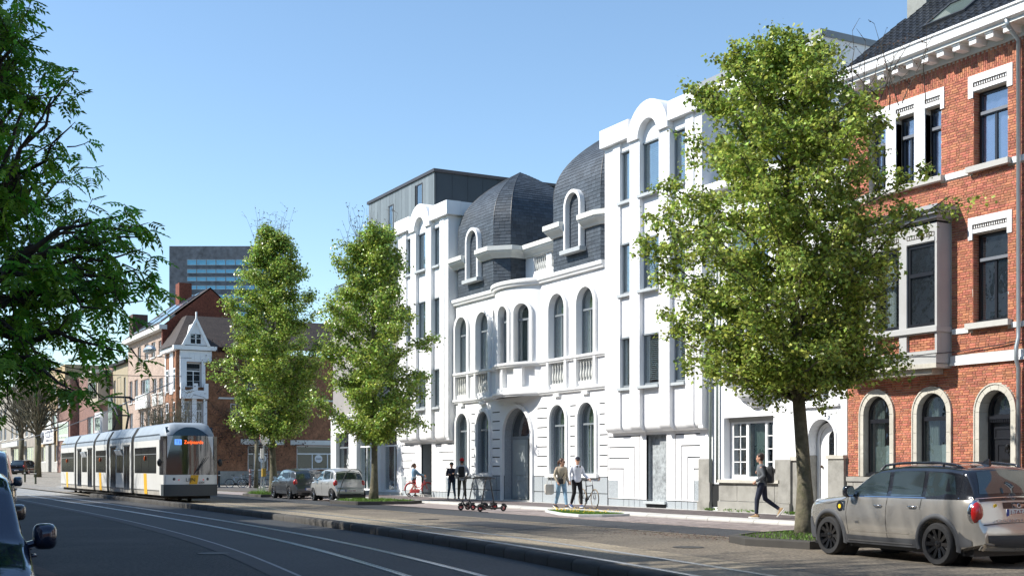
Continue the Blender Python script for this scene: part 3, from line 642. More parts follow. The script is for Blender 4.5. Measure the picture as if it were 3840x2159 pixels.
# --- slate pavilions with domed roofs
def dome(cx):
    hf,ch=1.77,.56; h=hf+ch; cy=Y0+h
    def ring(s,z):
        P=[(-hf,-h),(hf,-h),(h,-hf),(h,hf),(hf,h),(-hf,h),(-h,hf),(-h,-hf)]; return [(cx+p[0]*s,cy+p[1]*s,z) for p in P]
    prof=[(1,9.38),(1,12.28)]+[(max(.004,1-q**2.35),12.28+2.95*q) for q in [i/14 for i in range(1,15)]]
    body=M().loft([ring(s*.988,z) for s,z in prof]); root=body.to('slate_dome',slatebase,WB,label='pointed slate-clad dome')
    # slates as overlapping pieces on each facet, following the curve
    V=[];sl=[]
    def facet(i):
        A=lambda s,z:(Vector(ring(s,z)[i]),Vector(ring(s,z)[(i+1)%8]))
        zs=[];s_=[]
        pl=[(1,9.40)]+[(1,9.40+2.88*j/20) for j in range(1,21)]
        fine=[(s,z) for s,z in prof[2:]]
        # resample the curved part by arc length .145
        pts=[(1,12.28)]+fine; L=[0]
        for a,b in zip(pts,pts[1:]): L.append(L[-1]+math.hypot((a[0]-b[0])*h,a[1]-b[1]))
        nrow=int(L[-1]/.145)
        for j in range(1,nrow+1):
            q=L[-1]*j/nrow; pl.append((float(np.interp(q,L,[p[0] for p in pts])),float(np.interp(q,L,[p[1] for p in pts]))))
        for r_ in range(len(pl)-1):
            a0,b0=A(*pl[r_]); a1,b1=A(*pl[r_+1]); Lr=(b0-a0).length
            if Lr<.06: continue
            ex=(b0-a0)/Lr; up=((a1+b1)/2-(a0+b0)/2); nrm=ex.cross(up).normalized()
            q=-random.choice((0,.14)) if r_%2 else 0
            q-=.04*random.random()
            while q<Lr-.01:
                w_=.27+random.uniform(-.03,.03); u0=max(q,0)+.004; u1=min(q+w_,Lr)-.004; q+=w_
                if u1-u0<.02: continue
                f0,f1=u0/Lr,u1/Lr; th=.012+random.uniform(0,.007)
                p00=a0+(b0-a0)*f0; p01=a0+(b0-a0)*f1; p10=a1+(b1-a1)*f0; p11=a1+(b1-a1)*f1
                sl.append((p00+nrm*th,p01+nrm*th,p11+nrm*.003,p10+nrm*.003,p00,p01))
    for i in (0,1,7,2): facet(i)
    fs=[(0,1,2,3),(0,4,5,1),(0,3,4),(1,5,2)]
    sl.sort(key=lambda q:(q[0].z-1.58)**2*.3+q[0].x**2+q[0].y**2)
    front=[q for q in sl if abs(q[0].y-Y0)<.1]; front=front[::max(1,len(front)//300)][:300]; idset=set(id(q) for q in front)
    for q in front:
        m=M(); m.ti=random.random(); m.add([tuple(p-q[4]) for p in q],fs); ob('slate',m.mesh('slate',slate),WB,tuple(q[4]))
    m=M()
    for q in sl:
        if id(q) in idset: continue
        m.ti=random.random(); m.add([tuple(p) for p in q],fs)
    m.to('slates',slate,WB,kind='stuff')
    # lead hips
    m=M()
    for i in (0,1,2,7):
        m.tube([tuple(Vector(ring(s*1.0,z)[i])) for s,z in prof[1:]],.022,6)
    m.to('lead_hip',lead,WB)
    # arched dormer
    x0,x1=cx-.50,cx+.50; zs=11.82; y=Y0-.22
    t=M(); plate(t,archtrim(x0,x1,10.1,zs,.13),[],y,.95); t.to('dormer_arch',whitesm,WB,smooth=35)
    w_=window(WB,x0,x1,10.12,zs+.5,Y0+.12,zs=zs,trans=11.78,fw=.06,mull=(.5,),label='arched dormer window in a slate dome'); B('window_sill',stonegrey,w_,(x0-.28,x1+.24,y-.10,Y0+.1,9.97,10.13))
    B('dormer_back',midint,w_,(x0,x1,Y0+.6,Y0+.62,10.1,12.3)); curtain(w_,x0+.06,cx+.1,10.2,11.7,Y0+.3)
dome(-49.68); dome(-40.95)
# heavy moulded beam that wraps the pavilions and the terrace parapet
def beam(path,name='moulded_beam'):
    prof=[(-.02,10.80),(.10,10.80),(.16,10.88),(.28,10.96),(.36,11.04),(.36,11.08),(.42,11.10),(.42,11.29),(-.02,11.29)]
    m=M(); m.sweep(path[::-1],[(-o,z) for o,z in prof]); m.to(name,offwhite,WB)
beam([(-51.75,Y0),(-50.35,Y0)]); 
beam([(-49.0,Y0),(-47.91,Y0),(-47.35,Y0+.56),(-47.35,26.5),(-43.28,26.5),(-43.28,Y0+.56),(-42.72,Y0),(-41.6,Y0)]); beam([(-40.28,Y0),(-39.18,Y0),(-38.6,Y0+.3)])
m=M(); plate(m,rect(-47.36,-43.27,9.3,10.85),[rect(-46.6,-45.55,10.13,10.76),rect(-45.1,-44.05,10.13,10.76)],26.5,.2); m.to('terrace_parapet',white,WB)
bs2=M().lathe([(r_*.9,z*.74) for r_,z in bp],8).mesh('baluster',offwhite,40)
for a in(-46.6,-45.1):
    for i in range(6): ob('baluster',bs2,WB,(a+1.05*(i+.5)/6,26.58,10.14))
    B('niche_back',MT('niche_grey',(.3,.31,.33),.9),WB,(a,a+1.05,26.66,26.69,10.13,10.76))  # back of the niche, in a grey darker than the parapet
# ================================================================ NEIGHBOURS ON THE RIGHT
TH=house('white_townhouse','narrow white townhouse with bluestone base, fluted oriel and round-arched door','townhouse',(-29.6,Y0,ZW))
def wallp(root,name,outer,holes,y,dep,mat,**k):
    m=M(); plate(m,outer,holes,y,dep); return m.to(name,mat,root,**k)
THO=[rect(-31.79,-29.37,1.23,3.20),arch(-27.79,-26.69,.2,2.46,3.01),rect(-28.25,-27.62,3.52,4.3),rect(-27.4,-26.95,3.52,4.3),rect(-31.6,-29.6,7.0,9.2),rect(-28.0,-27.0,5.6,7.4)]
wallp(TH,'front_wall',[(-33.02,.15),(-26.22,.15),(-26.22,10.6),(-33.02,10.6)],[[(x,max(z,.2)) for x,z in h] for h in THO],Y0,.40,whitehouse)
B('side_wall',whitehouse,TH,(-33.0,-32.9,Y0+.41,33,.1,10.6),(-26.4,-26.3,Y0+.41,33,.1,10.6)); B('roof',tilem,TH,(-33.1,-26.2,Y0-.05,33,10.85,10.95)); B('cornice',whitesm,TH,(-33.1,-26.25,Y0-.35,Y0+.1,10.6,10.85))
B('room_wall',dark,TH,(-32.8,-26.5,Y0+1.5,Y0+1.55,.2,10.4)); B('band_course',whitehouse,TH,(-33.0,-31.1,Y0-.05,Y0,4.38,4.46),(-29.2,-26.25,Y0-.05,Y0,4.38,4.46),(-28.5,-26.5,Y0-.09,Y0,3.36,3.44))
# triple window with glazing bars
w_=M(); plate(w_,rect(-31.75,-29.40,1.24,3.16),[rect(-31.62,-30.98,1.36,3.0),rect(-30.86,-30.06,1.30,3.0),rect(-29.96,-29.46,1.36,3.0)],Y0+.26,.07)
for a,b in((-31.62,-30.98),(-29.96,-29.46)):
    w_.box((a+b)/2-.015,(a+b)/2+.015,Y0+.28,Y0+.32,1.36,3.0)
    for i in(1,2,3): w_.box(a,b,Y0+.28,Y0+.32,1.36+.41*i-.015,1.36+.41*i+.015)
w_=w_.to('window',whitesm,TH); B('pane',glass,w_,(-31.7,-29.42,Y0+.30,Y0+.306,1.26,3.1)); B('shutter_box',MT('shutter_box',(.3,.3,.28),.6),w_,(-31.76,-29.38,Y0+.20,Y0+.30,3.06,3.19))
curtain(w_,-30.85,-30.2,1.3,3.0,Y0+.5,MT('greenish_curtain',(.30,.38,.33),.9)); curtain(w_,-31.7,-31.0,1.3,3.0,Y0+.55,MT('brown_curtain',(.22,.17,.14),.9))
B('stone_ledge',limest,TH,(-32.05,-28.95,Y0-.13,Y0+.38,1.10,1.20))
for i,(a,b,z0,z1,d) in enumerate(((-33.02,-32.42,.15,1.88,.10),(-32.02,-31.1,.52,1.08,.03),(-31.08,-30.1,.52,1.08,.03),(-30.08,-29.3,.52,1.08,.03),(-29.28,-29.02,.52,1.83,.03),(-32.02,-29.0,.15,.50,.08),(-29.0,-28.46,.50,1.83,.13),(-29.02,-28.44,.15,.49,.18),(-33.04,-32.40,.15,.46,.14))):
    B('base_stone',bluest,TH,(a,b,Y0-d,Y0+.01,z0,z1))
B('pillar_cap',limest,TH,(-28.5,-28.12,Y0-.12,Y0+.01,1.80,1.92),(-26.92,-26.2,Y0-.16,Y0+.01,1.84,1.95)); B('door_pillar',bluest,TH,(-26.86,-26.22,Y0-.12,Y0+.01,.15,1.84)); B('door_pillar',bluest,TH,(-28.44,-28.15,Y0-.06,Y0+.01,.15,1.80))
for x in(-32.38,-32.02): M().tube([(x,Y0-.10,1.1),(x,Y0-.10,4.3),(x+(.05 if x<-32.2 else 0),Y0-.10,10.5)],.045,8).to('downpipe',MT('green_grey_pipe',(.22,.26,.24),.5),TH,smooth=True)
B('painted_recess_shade',dark,TH,(-32.40,-32.06,Y0-.012,Y0+.0,.3,1.05))  # flat dark sheet painted as the shade of a recess; none is cut
# oriel on its shell corbel
o=M(); P=[(-31.35,Y0+.02),(-31.03,Y0-.5),(-29.24,Y0-.5),(-28.92,Y0+.02)]
o.prism(P,4.42,7.0,'z'); o=o.to('oriel',whitehouse,TH)
m=M(); 
for i in range(36):
    a=-31.03+1.79*i/36; m.prism([(a+.006,Y0-.505),(a+.025,Y0-.535),(a+.044,Y0-.505)],4.14,4.43,'z')
m.prism([(p[0],p[1]+.003) for p in P],4.12,4.42,'z'); m.to('fluted_apron',MT('fluted_stone',(.55,.56,.56),.8),TH)
B('oriel_cap',whitehouse,TH,(-31.1,-29.17,Y0-.56,Y0,4.43,4.55)) 
m=M(); m.loft([[(-30.14+.95*s*math.cos(PI+PI*i/12),Y0+.01+.5*s*math.sin(PI+PI*i/12),z) for i in range(13)] for s,z in((1,4.12),(.98,4.0),(.85,3.82),(.6,3.7),(.5,3.68),(.42,3.58),(.3,3.50),(.1,3.46))],False); m.to('shell_corbel',whitehouse,TH,smooth=50)
for a,b in((-30.95,-30.2),(-30.07,-29.32)): window(TH,a,b,4.9,6.7,Y0-.54,fm=framegrey,gm=glassdk,trans=6.1)
window(TH,-31.58,-29.62,7.02,9.18,Y0+.1,fm=whitesm,gm=glassdk,trans=8.5,mull=(.33,.66)); window(TH,-27.99,-27.01,5.62,7.38,Y0+.1,fm=whitesm,gm=glassdk,trans=6.8)
for a,b in((-28.25,-27.62),(-27.4,-26.95)): 
    w_=window(TH,a+.01,b-.01,3.53,4.29,Y0+.12,fm=whitesm,fw=.05); B('curtain',curtainm,w_,(a+.05,b-.05,Y0+.3,Y0+.31,3.56,4.2))
# arched door
trm=archtrim(-27.79,-26.69,1.95,2.46,.07,3.01); wallp(TH,'door_arch',trm,[],Y0-.03,.031,whitehouse)
m=M(); plate(m,arch(-27.76,-26.72,.42,2.40,2.92),[arch(-27.66,-26.82,.5,2.38,2.80)],Y0+.30,.08); dfr=m.to('door_frame',whitesm,TH)
d=M(); plate(d,arch(-27.64,-26.80,.46,2.36,2.80),[arch(-27.30,-26.86,1.44,2.42,2.68)],Y0+.33,.05)
for z0,z1 in((.62,.78),(.82,1.02),(1.06,1.30)): d.box(-27.50,-26.9,Y0+.31,Y0+.33,z0,z1)
d=d.to('door_leaf',whitesm,TH); m=M()
for i in range(5): x=-27.26+.1*i; m.tube([(x,Y0+.34,1.46),(x,Y0+.34,2.4)],.008,5)
for z in(1.5,2.0,2.3): m.tube([(-27.3,Y0+.34,z),(-26.86,Y0+.34,z)],.009,5)
for z,r_ in((1.75,.08),(2.12,.07)): m.torus((-27.08,Y0+.335,z),r_,.010,'y',16,5)
for s in(-1,1): m.torus((-27.08+s*.09,Y0+.335,2.5),.07,.009,'y',14,5)
m.to('iron_grille',blackpaint,d); B('pane',glassdk,d,(-27.3,-26.86,Y0+.36,Y0+.365,1.44,2.66)); B('letter_slot',MT('brass',(.5,.42,.25),.35,metal=.7),d,(-27.22,-26.95,Y0+.315,Y0+.33,1.33,1.42)); M().sphere((-27.56,Y0+.29,1.62),.04).to('door_knob',MT('dark_bronze',(.08,.05,.03),.4,metal=.5),d)
B('door_step',conc,TH,(-27.95,-26.5,Y0-.18,Y0+.3,.15,.28)); B('door_step',bluest,TH,(-27.80,-26.68,Y0+.0,Y0+.42,.28,.44))
B('door_reveal',bluest,TH,(-27.79,-27.77,Y0-.002,Y0+.35,.44,1.95)); M().sphere((-26.98,Y0-.10,3.16),.035).sphere((-26.98,Y0-.10,3.09),.035).to('door_lamp',blackpl,TH)
# --- rear white block with its grey coping
RB=house('rear_white_block','plain white rooftop block with grey coping rising behind the linden','building',(-36,30.1,13.5))
B('wall',white,RB,(-39.6,-32.6,30.1,44,11.0,16.72)); B('coping',coping,RB,(-39.68,-32.52,30.02,44.1,16.72,16.95)); B('base_wall',white,RB,(-39.6,-26.0,31.1,44,.1,10.98))
# ================================================================ THE BRICK HOUSE
BH=house('brick_house','orange brick house with white cornice, grey stone bay window and black tiled roof','brick house',(-21.2,Y0,ZW))
bx0,bx1=-26.18,-15.2; zt=12.05
A_=[(-25.53,-24.55,1.36,3.05,3.57),(-23.58,-22.58,1.36,3.02,3.55),(-21.53,-20.58,.3,2.98,3.52),(-19.5,-18.5,1.36,3.0,3.55),(-17.5,-16.5,1.36,3.0,3.55)]
UP=[(-21.76,-20.70,5.24,7.50),(-21.74,-20.70,9.20,11.10),(-23.32,-22.79,9.20,11.08),(-24.34,-23.68,9.20,11.08),(-25.36,-24.70,9.20,11.08),(-19.2,-18.1,5.24,7.5),(-19.2,-18.1,9.2,11.1),(-17.2,-16.1,5.24,7.5),(-17.2,-16.1,9.2,11.1)]
wallp(BH,'mortar_bed',rect(bx0,bx1,.15,zt+.3),[arch(a-.03,b+.03,z0-.03,zs,z1+.03) for a,b,z0,zs,z1 in A_]+[rect(a,b,z0,z1) for a,b,z0,z1 in UP],Y0+.012,.34,mortar)
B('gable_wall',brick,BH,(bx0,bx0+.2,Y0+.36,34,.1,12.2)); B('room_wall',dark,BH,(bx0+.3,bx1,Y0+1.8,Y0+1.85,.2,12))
# bricks
def xspans(z,z1,margin=0):
    """spans of solid wall for a course"""
    cut=[]
    for a,b,q0,zs,qt in A_:
        w_=.17
        if q0-.25<(z+z1)/2<qt+w_:
            zz=max(z,z1) if False else (z+z1)/2; c=(a+b)/2; hw=(b-a)/2+w_
            if zz>zs: 
                f=(zz-zs)/(qt+w_-zs); hw=hw*math.sqrt(max(0,1-f*f))
            cut.append((c-hw,c+hw))
    for a,b,q0,q1 in UP:
        if q0-.12<(z+z1)/2<q1: cut.append((a,b))
    for a,b,q0,q1 in EX:
        if q0<(z+z1)/2<q1: cut.append((a,b))
    cut.sort(); sp=[]; x=bx0
    for a,b in cut:
        if a>x: sp.append((x,a))
        x=max(x,b)
    if x<bx1: sp.append((x,bx1))
    return [(a,b) for a,b in sp if b-a>.02]
EX=[(bx0,-22.44,4.15,8.3),(-21.89,-20.56,7.52,7.92),(-21.89,-20.54,11.1,11.52),(-25.6,-22.67,11.08,11.5),(-22.4,-21.76,5.0,5.16),(-20.7,bx1,5.0,5.16),(bx0,bx1,4.2,4.47),(bx0,bx1,.1,1.33),(bx0,-25.0,9.02,9.2),(-22.79,-21.76,9.02,9.2),(-20.7,bx1,9.02,9.2)]
bs=[]; z=1.34; row=0; ch_=.0655
while z<11.52:
    for a,b in xspans(z,z+ch_):
        x=a-(random.uniform(0,.15)); k=row%2
        while x<b:
            w_=(.205 if k%2==0 else .100)+random.uniform(-.006,.006); x0=max(x,a)+.005; x1=min(x+w_,b)-.005; x+=w_; k+=1
            if x1-x0>.02: bs.append((x0,x1,Y0-random.uniform(0,.006),Y0+.02,z+.005,z+ch_-.006))
    z+=ch_; row+=1
x=bx0                                                # soldier frieze under the cornice
while x<bx1:
    zz=11.52+random.uniform(-.05,0)
    for j in range(4): z0=11.50+(j*.145)-(.07 if int(round((x-bx0)/.066))%2 else 0); bs.append((x+.005,x+.060,Y0-random.uniform(0,.006),Y0+.02,max(z0,11.53)+.005,min(z0+.14,12.06)))
    x+=.066
bs=[b for b in bs if b[5]-b[4]>.02]
pieces('brick','bricks',bs,brick,BH,300,ch=.004)
# bricks of the reveals
m=M()
for a,b,q0,q1 in UP[:2]:
    z=q0
    while z<q1-.03:
        m.ti=random.random(); m.box(a-.004,a+.008,Y0+.004,Y0+.15,z+.005,z+.06); m.ti=random.random(); m.box(a-.004,a+.008,Y0+.16,Y0+.22,z+.005,z+.06); z+=ch_
m.to('reveal_bricks',brick,BH,kind='stuff')
# ground floor stone surrounds in voussoirs
for a,b,z0,zs,zt_ in A_:
    c=(a+b)/2; hw=(b-a)/2; wd=.24; 
    def piece(pts): M().prism(pts,Y0-.05,Y0+.30,'y').to('surround_stone',limest,BH)
    zc=[z0-.02,z0+.62,z0+1.15,zs]
    if z0<1: zc=[z0,.9,1.6,2.3,zs]
    for s in(-1,1):
        for i in range(len(zc)-1): m=M(); m.prism([(c+s*hw,zc[i]+.004),(c+s*(hw+.16),zc[i]+.004),(c+s*(hw+.16),zc[i+1]-.004),(c+s*hw,zc[i+1]-.004)],Y0-.045,Y0+.32,'y'); m.to('surround_stone',limest,BH)
    n=7
    for i in range(n):
        t0,t1=PI*i/n+.008,PI*(i+1)/n-.008; mm=(t0+t1)/2; h0=zt_-zs; h1=h0+.17
        P=[(c+hw*math.cos(t),zs+h0*math.sin(t)) for t in(t0,mm,t1)]+[(c+(hw+.16)*math.cos(t),zs+h1*math.sin(t)) for t in(t1,mm,t0)]
        M().prism(P,Y0-.045,Y0+.32,'y').to('surround_stone',limest,BH)
    wallp(BH,'surround_bead',archtrim(a-.13,b+.13,z0,zs,.035,zt_+.14),[],Y0-.065,.03,limest)
for a,b,z0,zs,zt_ in A_[:2]+A_[3:]:
    w_=window(BH,a+.01,b-.01,z0+.02,zt_,Y0+.15,fm=blackpaint,zs=zs,zt=zt_-.01,fw=.09,trans=2.88,label='black-framed round-arched window with white half curtain' if a<-20 else None)
    curtain(w_,a+.1,a+.45,1.42,3.5,Y0+.31,pitch=.09); B('half_curtain',curtainm,w_,(a+.12,b-.1,Y0+.29,Y0+.295,1.45,2.18)); B('window_board',blackpaint,w_,(a+.05,b,Y0+.02,Y0+.2,z0,z0+.07))
    B('pleated_blind',MT('white_pleat',(.72,.78,.74),.8),w_,(b-.42,b-.08,Y0+.27,Y0+.28,1.45,2.2))
B('base_ledge',bluest,BH,(bx0,-21.8,Y0-.07,Y0+.1,1.20,1.33),(-20.3,bx1,Y0-.07,Y0+.1,1.20,1.33))
for a,b in((bx0,-25.95),(-25.93,-24.1),(-24.08,-22.0),(-20.2,-18),(-17.98,bx1)): B('base_stone',bluest,BH,(a,b,Y0-.05,Y0+.02,.5,.62),(a,b,Y0-.03,Y0+.02,.62,1.19)); 
B('base_course',bluest,BH,(bx0,-21.75,Y0-.09,Y0+.02,.15,.49),(-20.35,bx1,Y0-.09,Y0+.02,.15,.49))
B('base_stone',bluest,BH,(-22.0,-21.72,Y0-.06,Y0+.05,.15,1.3),(-20.42,-20.2,Y0-.06,Y0+.05,.15,1.3))
# black door
m=M(); plate(m,arch(-21.52,-20.59,.3,2.98,3.51),[rect(-21.44,-20.67,.36,2.72),arch(-21.42,-20.69,2.92,3.0,3.43)],Y0+.28,.1); d=m.to('door_frame',blackpaint,BH)
q=M(); plate(q,arch(-21.43,-20.68,2.9,3.0,3.44),[],Y0+.33,.008); q.to('pane',glassdk,d)
m=M(); m.box(-21.46,-20.65,Y0+.20,Y0+.32,2.80,2.88); m.box(-21.44,-20.67,Y0+.24,Y0+.30,2.72,2.80)
for i in range(14): m.box(-21.42+i*.055,-21.395+i*.055,Y0+.215,Y0+.25,2.735,2.79)
m.to('dentil_transom',blackpaint,d)
m=M(); m.box(-21.44,-20.67,Y0+.34,Y0+.38,.36,2.72)
for a,b,z0,z1 in((-21.38,-20.73,2.3,2.6),(-21.3,-20.73,1.0,2.2),(-21.38,-20.73,.45,.9)): plate(m,rect(a,b,z0,z1),[rect(a+.05,b-.05,z0+.05,z1-.05)],Y0+.32,.03)
m=m.to('door_leaf',blackpaint,d); k_=M().sphere((-20.93,Y0+.27,2.10),.07,10,7,(.75,.7,1.1)).torus((-20.93,Y0+.26,2.02),.06,.014,'y',16,6); k_.to('lion_knocker',MT('dark_iron',(.03,.03,.03),.3,metal=.6),m)
B('letter_slot',MT('dark_iron',(.03,.03,.03),.3,metal=.6),m,(-21.15,-20.78,Y0+.325,Y0+.34,1.73,1.80))
B('door_step',bluest,BH,(-21.7,-20.4,Y0-.2,Y0+.4,.15,.31))
# upper windows
def upw(a,b,z0,z1,curt=0,tilt=0):
    tr=z1-(z1-z0)*.30
    w_=window(BH,a+.02,b-.01,z0+.02,z1-.01,Y0+.20,fm=blackpaint,fw=.075,trans=tr,mull=(.5,) if b-a>.6 else (),gm=GLASS('blue_white_glass',(.75,.8,.9),.85,.04) if z0>9 else glassdk)
    B('window_ledge',blackpaint,w_,(a+.03,b-.02,Y0+.10,Y0+.22,z0,z0+.07)); B('transom_moulding',MT('grey_moulding',(.16,.17,.19),.4),w_,(a+.1,b-.03,Y0+.15,Y0+.2,tr-.02,tr+.06))
    if curt: curtain(w_,a+.1,b-.1,z0+.1,z1-.1,Y0+.30,MT('white_net_curtain',(.62,.65,.72),.9,trans=.2),.02,.3)
    return w_
for i,(a,b,z0,z1) in enumerate(UP):
    w_=upw(a,b,z0,z1,z0>9)
    if i==0: curtain(w_,a+.55,b-.05,z0+.1,6.6,Y0+.42,MT('green_curtain',(.25,.42,.33),.9)); M().prism([(a+.5,z0+.2),(a+.62,6.4),(a+.56,5.6)],Y0+.36,Y0+.365).to('lace_curtain',whitesm,w_)
    if not(-25.5<a<-22.7): B('window_sill',conc,BH,(a-.12,b+.14,Y0-.17,Y0+.2,z0-.15,z0-.005))
B('window_sill',conc,BH,(-25.55,-22.65,Y0-.17,Y0+.2,9.05,9.19))
def lintel(a,b,a1,b1,z0,z1,y=Y0-.03):
    m=M(); wins=[(p,q) for p,q in zip(a1,b1)]; m.box(a,b,y,Y0+.02,z0+.22,z1)
    xs=[a]+[v for p,q in wins for v in(p,q)]+[b]
    for i in range(0,len(xs),2): m.box(xs[i],xs[i+1],y,Y0+.02,z0-.16,z0+.218)
    for p,q in wins: m.box(p,q,y+.015,Y0+.02,z0-.0,z0+.10)
    l=m.to('lintel',whitesm,BH)
    for p,q in wins:
        m=M()
        m.box(p+.02,q-.02,y+.010,Y0+.02,z0+.11,z0+.122); m.box(p+.02,q-.02,y+.01,Y0+.02,z0+.205,z0+.216)
        n=int((q-p)/.07)
        for i in range(n+1): x=p+.02+(q-p-.04)*i/n; m.box(x-.008,x+.008,y+.01,Y0+.02,z0+.12,z0+.21)
        m.to('iron_lattice',MT('brown_iron',(.07,.055,.045),.6),l)
    m=M(); 
    for p,q in wins: m.box(p,q,y+.03,Y0+.02,z0+.10,z0+.22)
    m.to('lattice_backing',whitesm,l)
lintel(-21.89,-20.56,[-21.76],[-20.70],7.52,7.92); lintel(-21.89,-20.54,[-21.74],[-20.70],11.12,11.52); lintel(-25.55,-22.67,[-25.36,-24.34,-23.32],[-24.70,-23.68,-22.79],11.10,11.50); lintel(-19.35,-17.95,[-19.2],[-18.1],7.52,7.92)
for a,b in((-24.70,-24.34),(-23.68,-23.32)): B('stone_mullion',whitesm,BH,(a,b,Y0-.025,Y0+.2,9.2,10.94))
for a,b in((-22.40,-21.88),(-20.56,bx1)): B('string_course',whitesm,BH,(a,b,Y0-.04,Y0+.02,5.02,5.15))
for a,b in((bx0,-25.6),(-22.62,-21.88),(-20.54,bx1)): B('string_course',whitesm,BH,(a,b,Y0-.04,Y0+.02,9.04,9.19))
B('string_course',whitesm,BH,(-22.44,bx1,Y0-.05,Y0+.02,4.28,4.46),(-22.44,bx1,Y0-.08,Y0+.02,4.21,4.275))
# bay window
yb=Y0-.5; bl,br=-25.98,-22.47
m=M(); m.box(bl,br,yb-.03,Y0,4.26,4.50); m.to('bay_base',baygrey,BH)
m=M(); P=[(bl,Y0)]+[(bl+(br-bl)*i/10,yb-.03-.12*math.sin(PI*i/10)) for i in range(11)]+[(br,Y0)]
m.prism(P,4.16,4.28,'z'); m.to('bay_bottom_slab',limest,BH)
m=M(); P2=[((p[0]+24.2)*.86-24.2,Y0+(p[1]-Y0)*.8) for p in P]; m.prism(P2,4.02,4.16,'z'); m.to('bay_corbel',limest,BH)
wl=[(-25.86,-25.1),(-24.93,-24.12),(-23.93,-22.98)]
wins=[(-25.80,-25.05),(-24.90,-24.25),(-23.47+-.35,-22.55)]
wins=[(-25.85,-25.05),(-24.90,-24.10),(-23.52,-22.58)]
wins=[(-25.86,-25.0),(-24.62,-23.76),(-23.50,-22.54)]
m=M(); plate(m,rect(bl,br,4.50,8.0),[rect(a,b,5.26,7.42) for a,b in wins]+[rect(a,b,4.62,5.06) for a,b in wins],yb,.14); m.to('bay_front',baygrey,BH)
B('bay_side',baygrey,BH,(br-.08,br,yb+.145,Y0,4.5,8.0),(bl,bl+.08,yb+.145,Y0,4.5,8.0)); B('bay_ledge',baygrey,BH,(bl-.03,br+.05,yb-.07,Y0,5.09,5.22))
B('bay_cornice',MT('weathered_zinc',(.34,.34,.35),.6,var=.15,dirt=.4,dcol=(.2,.19,.18)),BH,(bl-.1,br+.1,yb-.12,Y0,8.0,8.1),(bl-.18,br+.2,yb-.22,Y0,8.1,8.2),(bl-.25,br+.28,yb-.3,Y0,8.2,8.30))
for a,b in wins:
    w_=window(BH,a,b,5.27,7.41,yb+.06,fm=blackpaint,fw=.08,trans=6.62,gm=glassdk if a>-24 else glass)
    if a<-24: curtain(w_,a+.1,a+.45,5.3,7.3,yb+.3,whitesm)
    m=M(); m.box(a,b,yb-.02,yb,7.44,7.54); m.to('window_head',baygrey,BH); m=M(); n=11
    m.box(a+.02,b-.02,yb-.01,yb,7.56,7.575); m.box(a+.02,b-.02,yb-.01,yb,7.665,7.68)
    for i in range(n+1): x=a+.02+(b-a-.04)*i/n; m.box(x-.009,x+.009,yb-.01,yb,7.575,7.665)
    m.to('iron_lattice',MT('brown_iron',(.07,.055,.045),.6),BH)
    z=4.63; k=0; bb=[]
    while z<5.03:
        x=a+.01-(.1 if k%2 else 0)
        while x<b: x0=max(x,a)+.005; x1=min(x+.2,b)-.005; x+=.205; (bb.append((x0,x1,yb+.08,yb+.12,z,z+.055)) if x1-x0>.02 else None)
        z+=ch_; k+=1
    m=M()
    for q in bb: m.ti=random.random(); m.cbox(*q,.004)
    m.to('apron_bricks',brick,BH,kind='stuff'); B('apron_mortar',mortar,BH,(a,b,yb+.11,yb+.15,4.62,5.06))
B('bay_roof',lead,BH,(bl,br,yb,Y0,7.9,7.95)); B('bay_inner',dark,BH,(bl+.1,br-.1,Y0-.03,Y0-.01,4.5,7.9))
M().tube([(-26.1,Y0-.08,4.52)]+[(-26+i*.5,Y0-.58-.03*math.sin(i*2),4.52+.012*math.sin(i*1.7)) for i in range(0,8)]+[(-22.3,Y0-.08,4.56),(-21,Y0-.06,4.62),(-20.3,Y0-.06,4.68),(-16,Y0-.06,4.75)],.014,5).to('facade_cable',blackpl,BH)
# cornice, gutter, brackets
B('soffit_board',offwhite,BH,(bx0-.1,bx1,Y0-.52,Y0+.05,12.30,12.36)); B('cornice_frieze',offwhite,BH,(bx0,bx1,Y0-.06,Y0+.05,12.06,12.30))
m=M(); m.loft([[(x,Y0-.50,12.36),(x,Y0-.62,12.42),(x,Y0-.64,12.62),(x,Y0-.68,12.64),(x,Y0-.68,12.69),(x,Y0-.3,12.69),(x,Y0-.3,12.36)] for x in(bx0-.15,bx1)]); m.to('gutter',whitesm,BH)
x=-20.35
while x>bx0+.1: M().box(x-.11,x+.11,Y0-.45,Y0-.06,12.14,12.30).box(x-.13,x+.13,Y0-.48,Y0-.05,12.26,12.31).to('cornice_bracket',whitesm,BH); x-=.515
# tiled roof
def RP(x,t,h=0): # t metres up the slope, 38 degrees
    c,s=math.cos(R(38)),math.sin(R(38)); return (x,Y0-.42+t*c-h*s,12.66+t*s+h*c)
m=M(); m.add([RP(bx0-.05,0,-.03),RP(bx1,0,-.03),RP(bx1,7.2,-.03),RP(bx0-.05,7.2,-.03)],[(0,1,2,3)]); m.to('roof_boarding',dark,BH)
def tile(): 
    m=M(); prof=[(-.125,.01),(-.09,.045),(-.05,.05),(-.02,.02),(.03,.004),(.09,.006),(.125,.02)]
    c,s=math.cos(R(38)),math.sin(R(38)); q=lambda x,t,h:(x,t*c-h*s,t*s+h*c)
    m.loft([[q(x,t,h+o) for x,h in prof]+[q(x,t,h+o-.018) for x,h in prof[::-1]] for t,o in((0,.022),(.37,.0))]); return m
tm=tile().mesh('roof_tile',tilem); cnt=0; TL=[]
for r_ in range(21):
    x=bx0+.1
    while x<-16:
        if not(-23.9<x<-22.55 and 4<=r_<=7) and not (x<-25.9 and r_>9 and r_<16): TL.append((x,r_))
        x+=.245
TL.sort(key=lambda q:abs(q[0]+21.5)*.6+q[1]*.5); tt=tile()
mt=M()
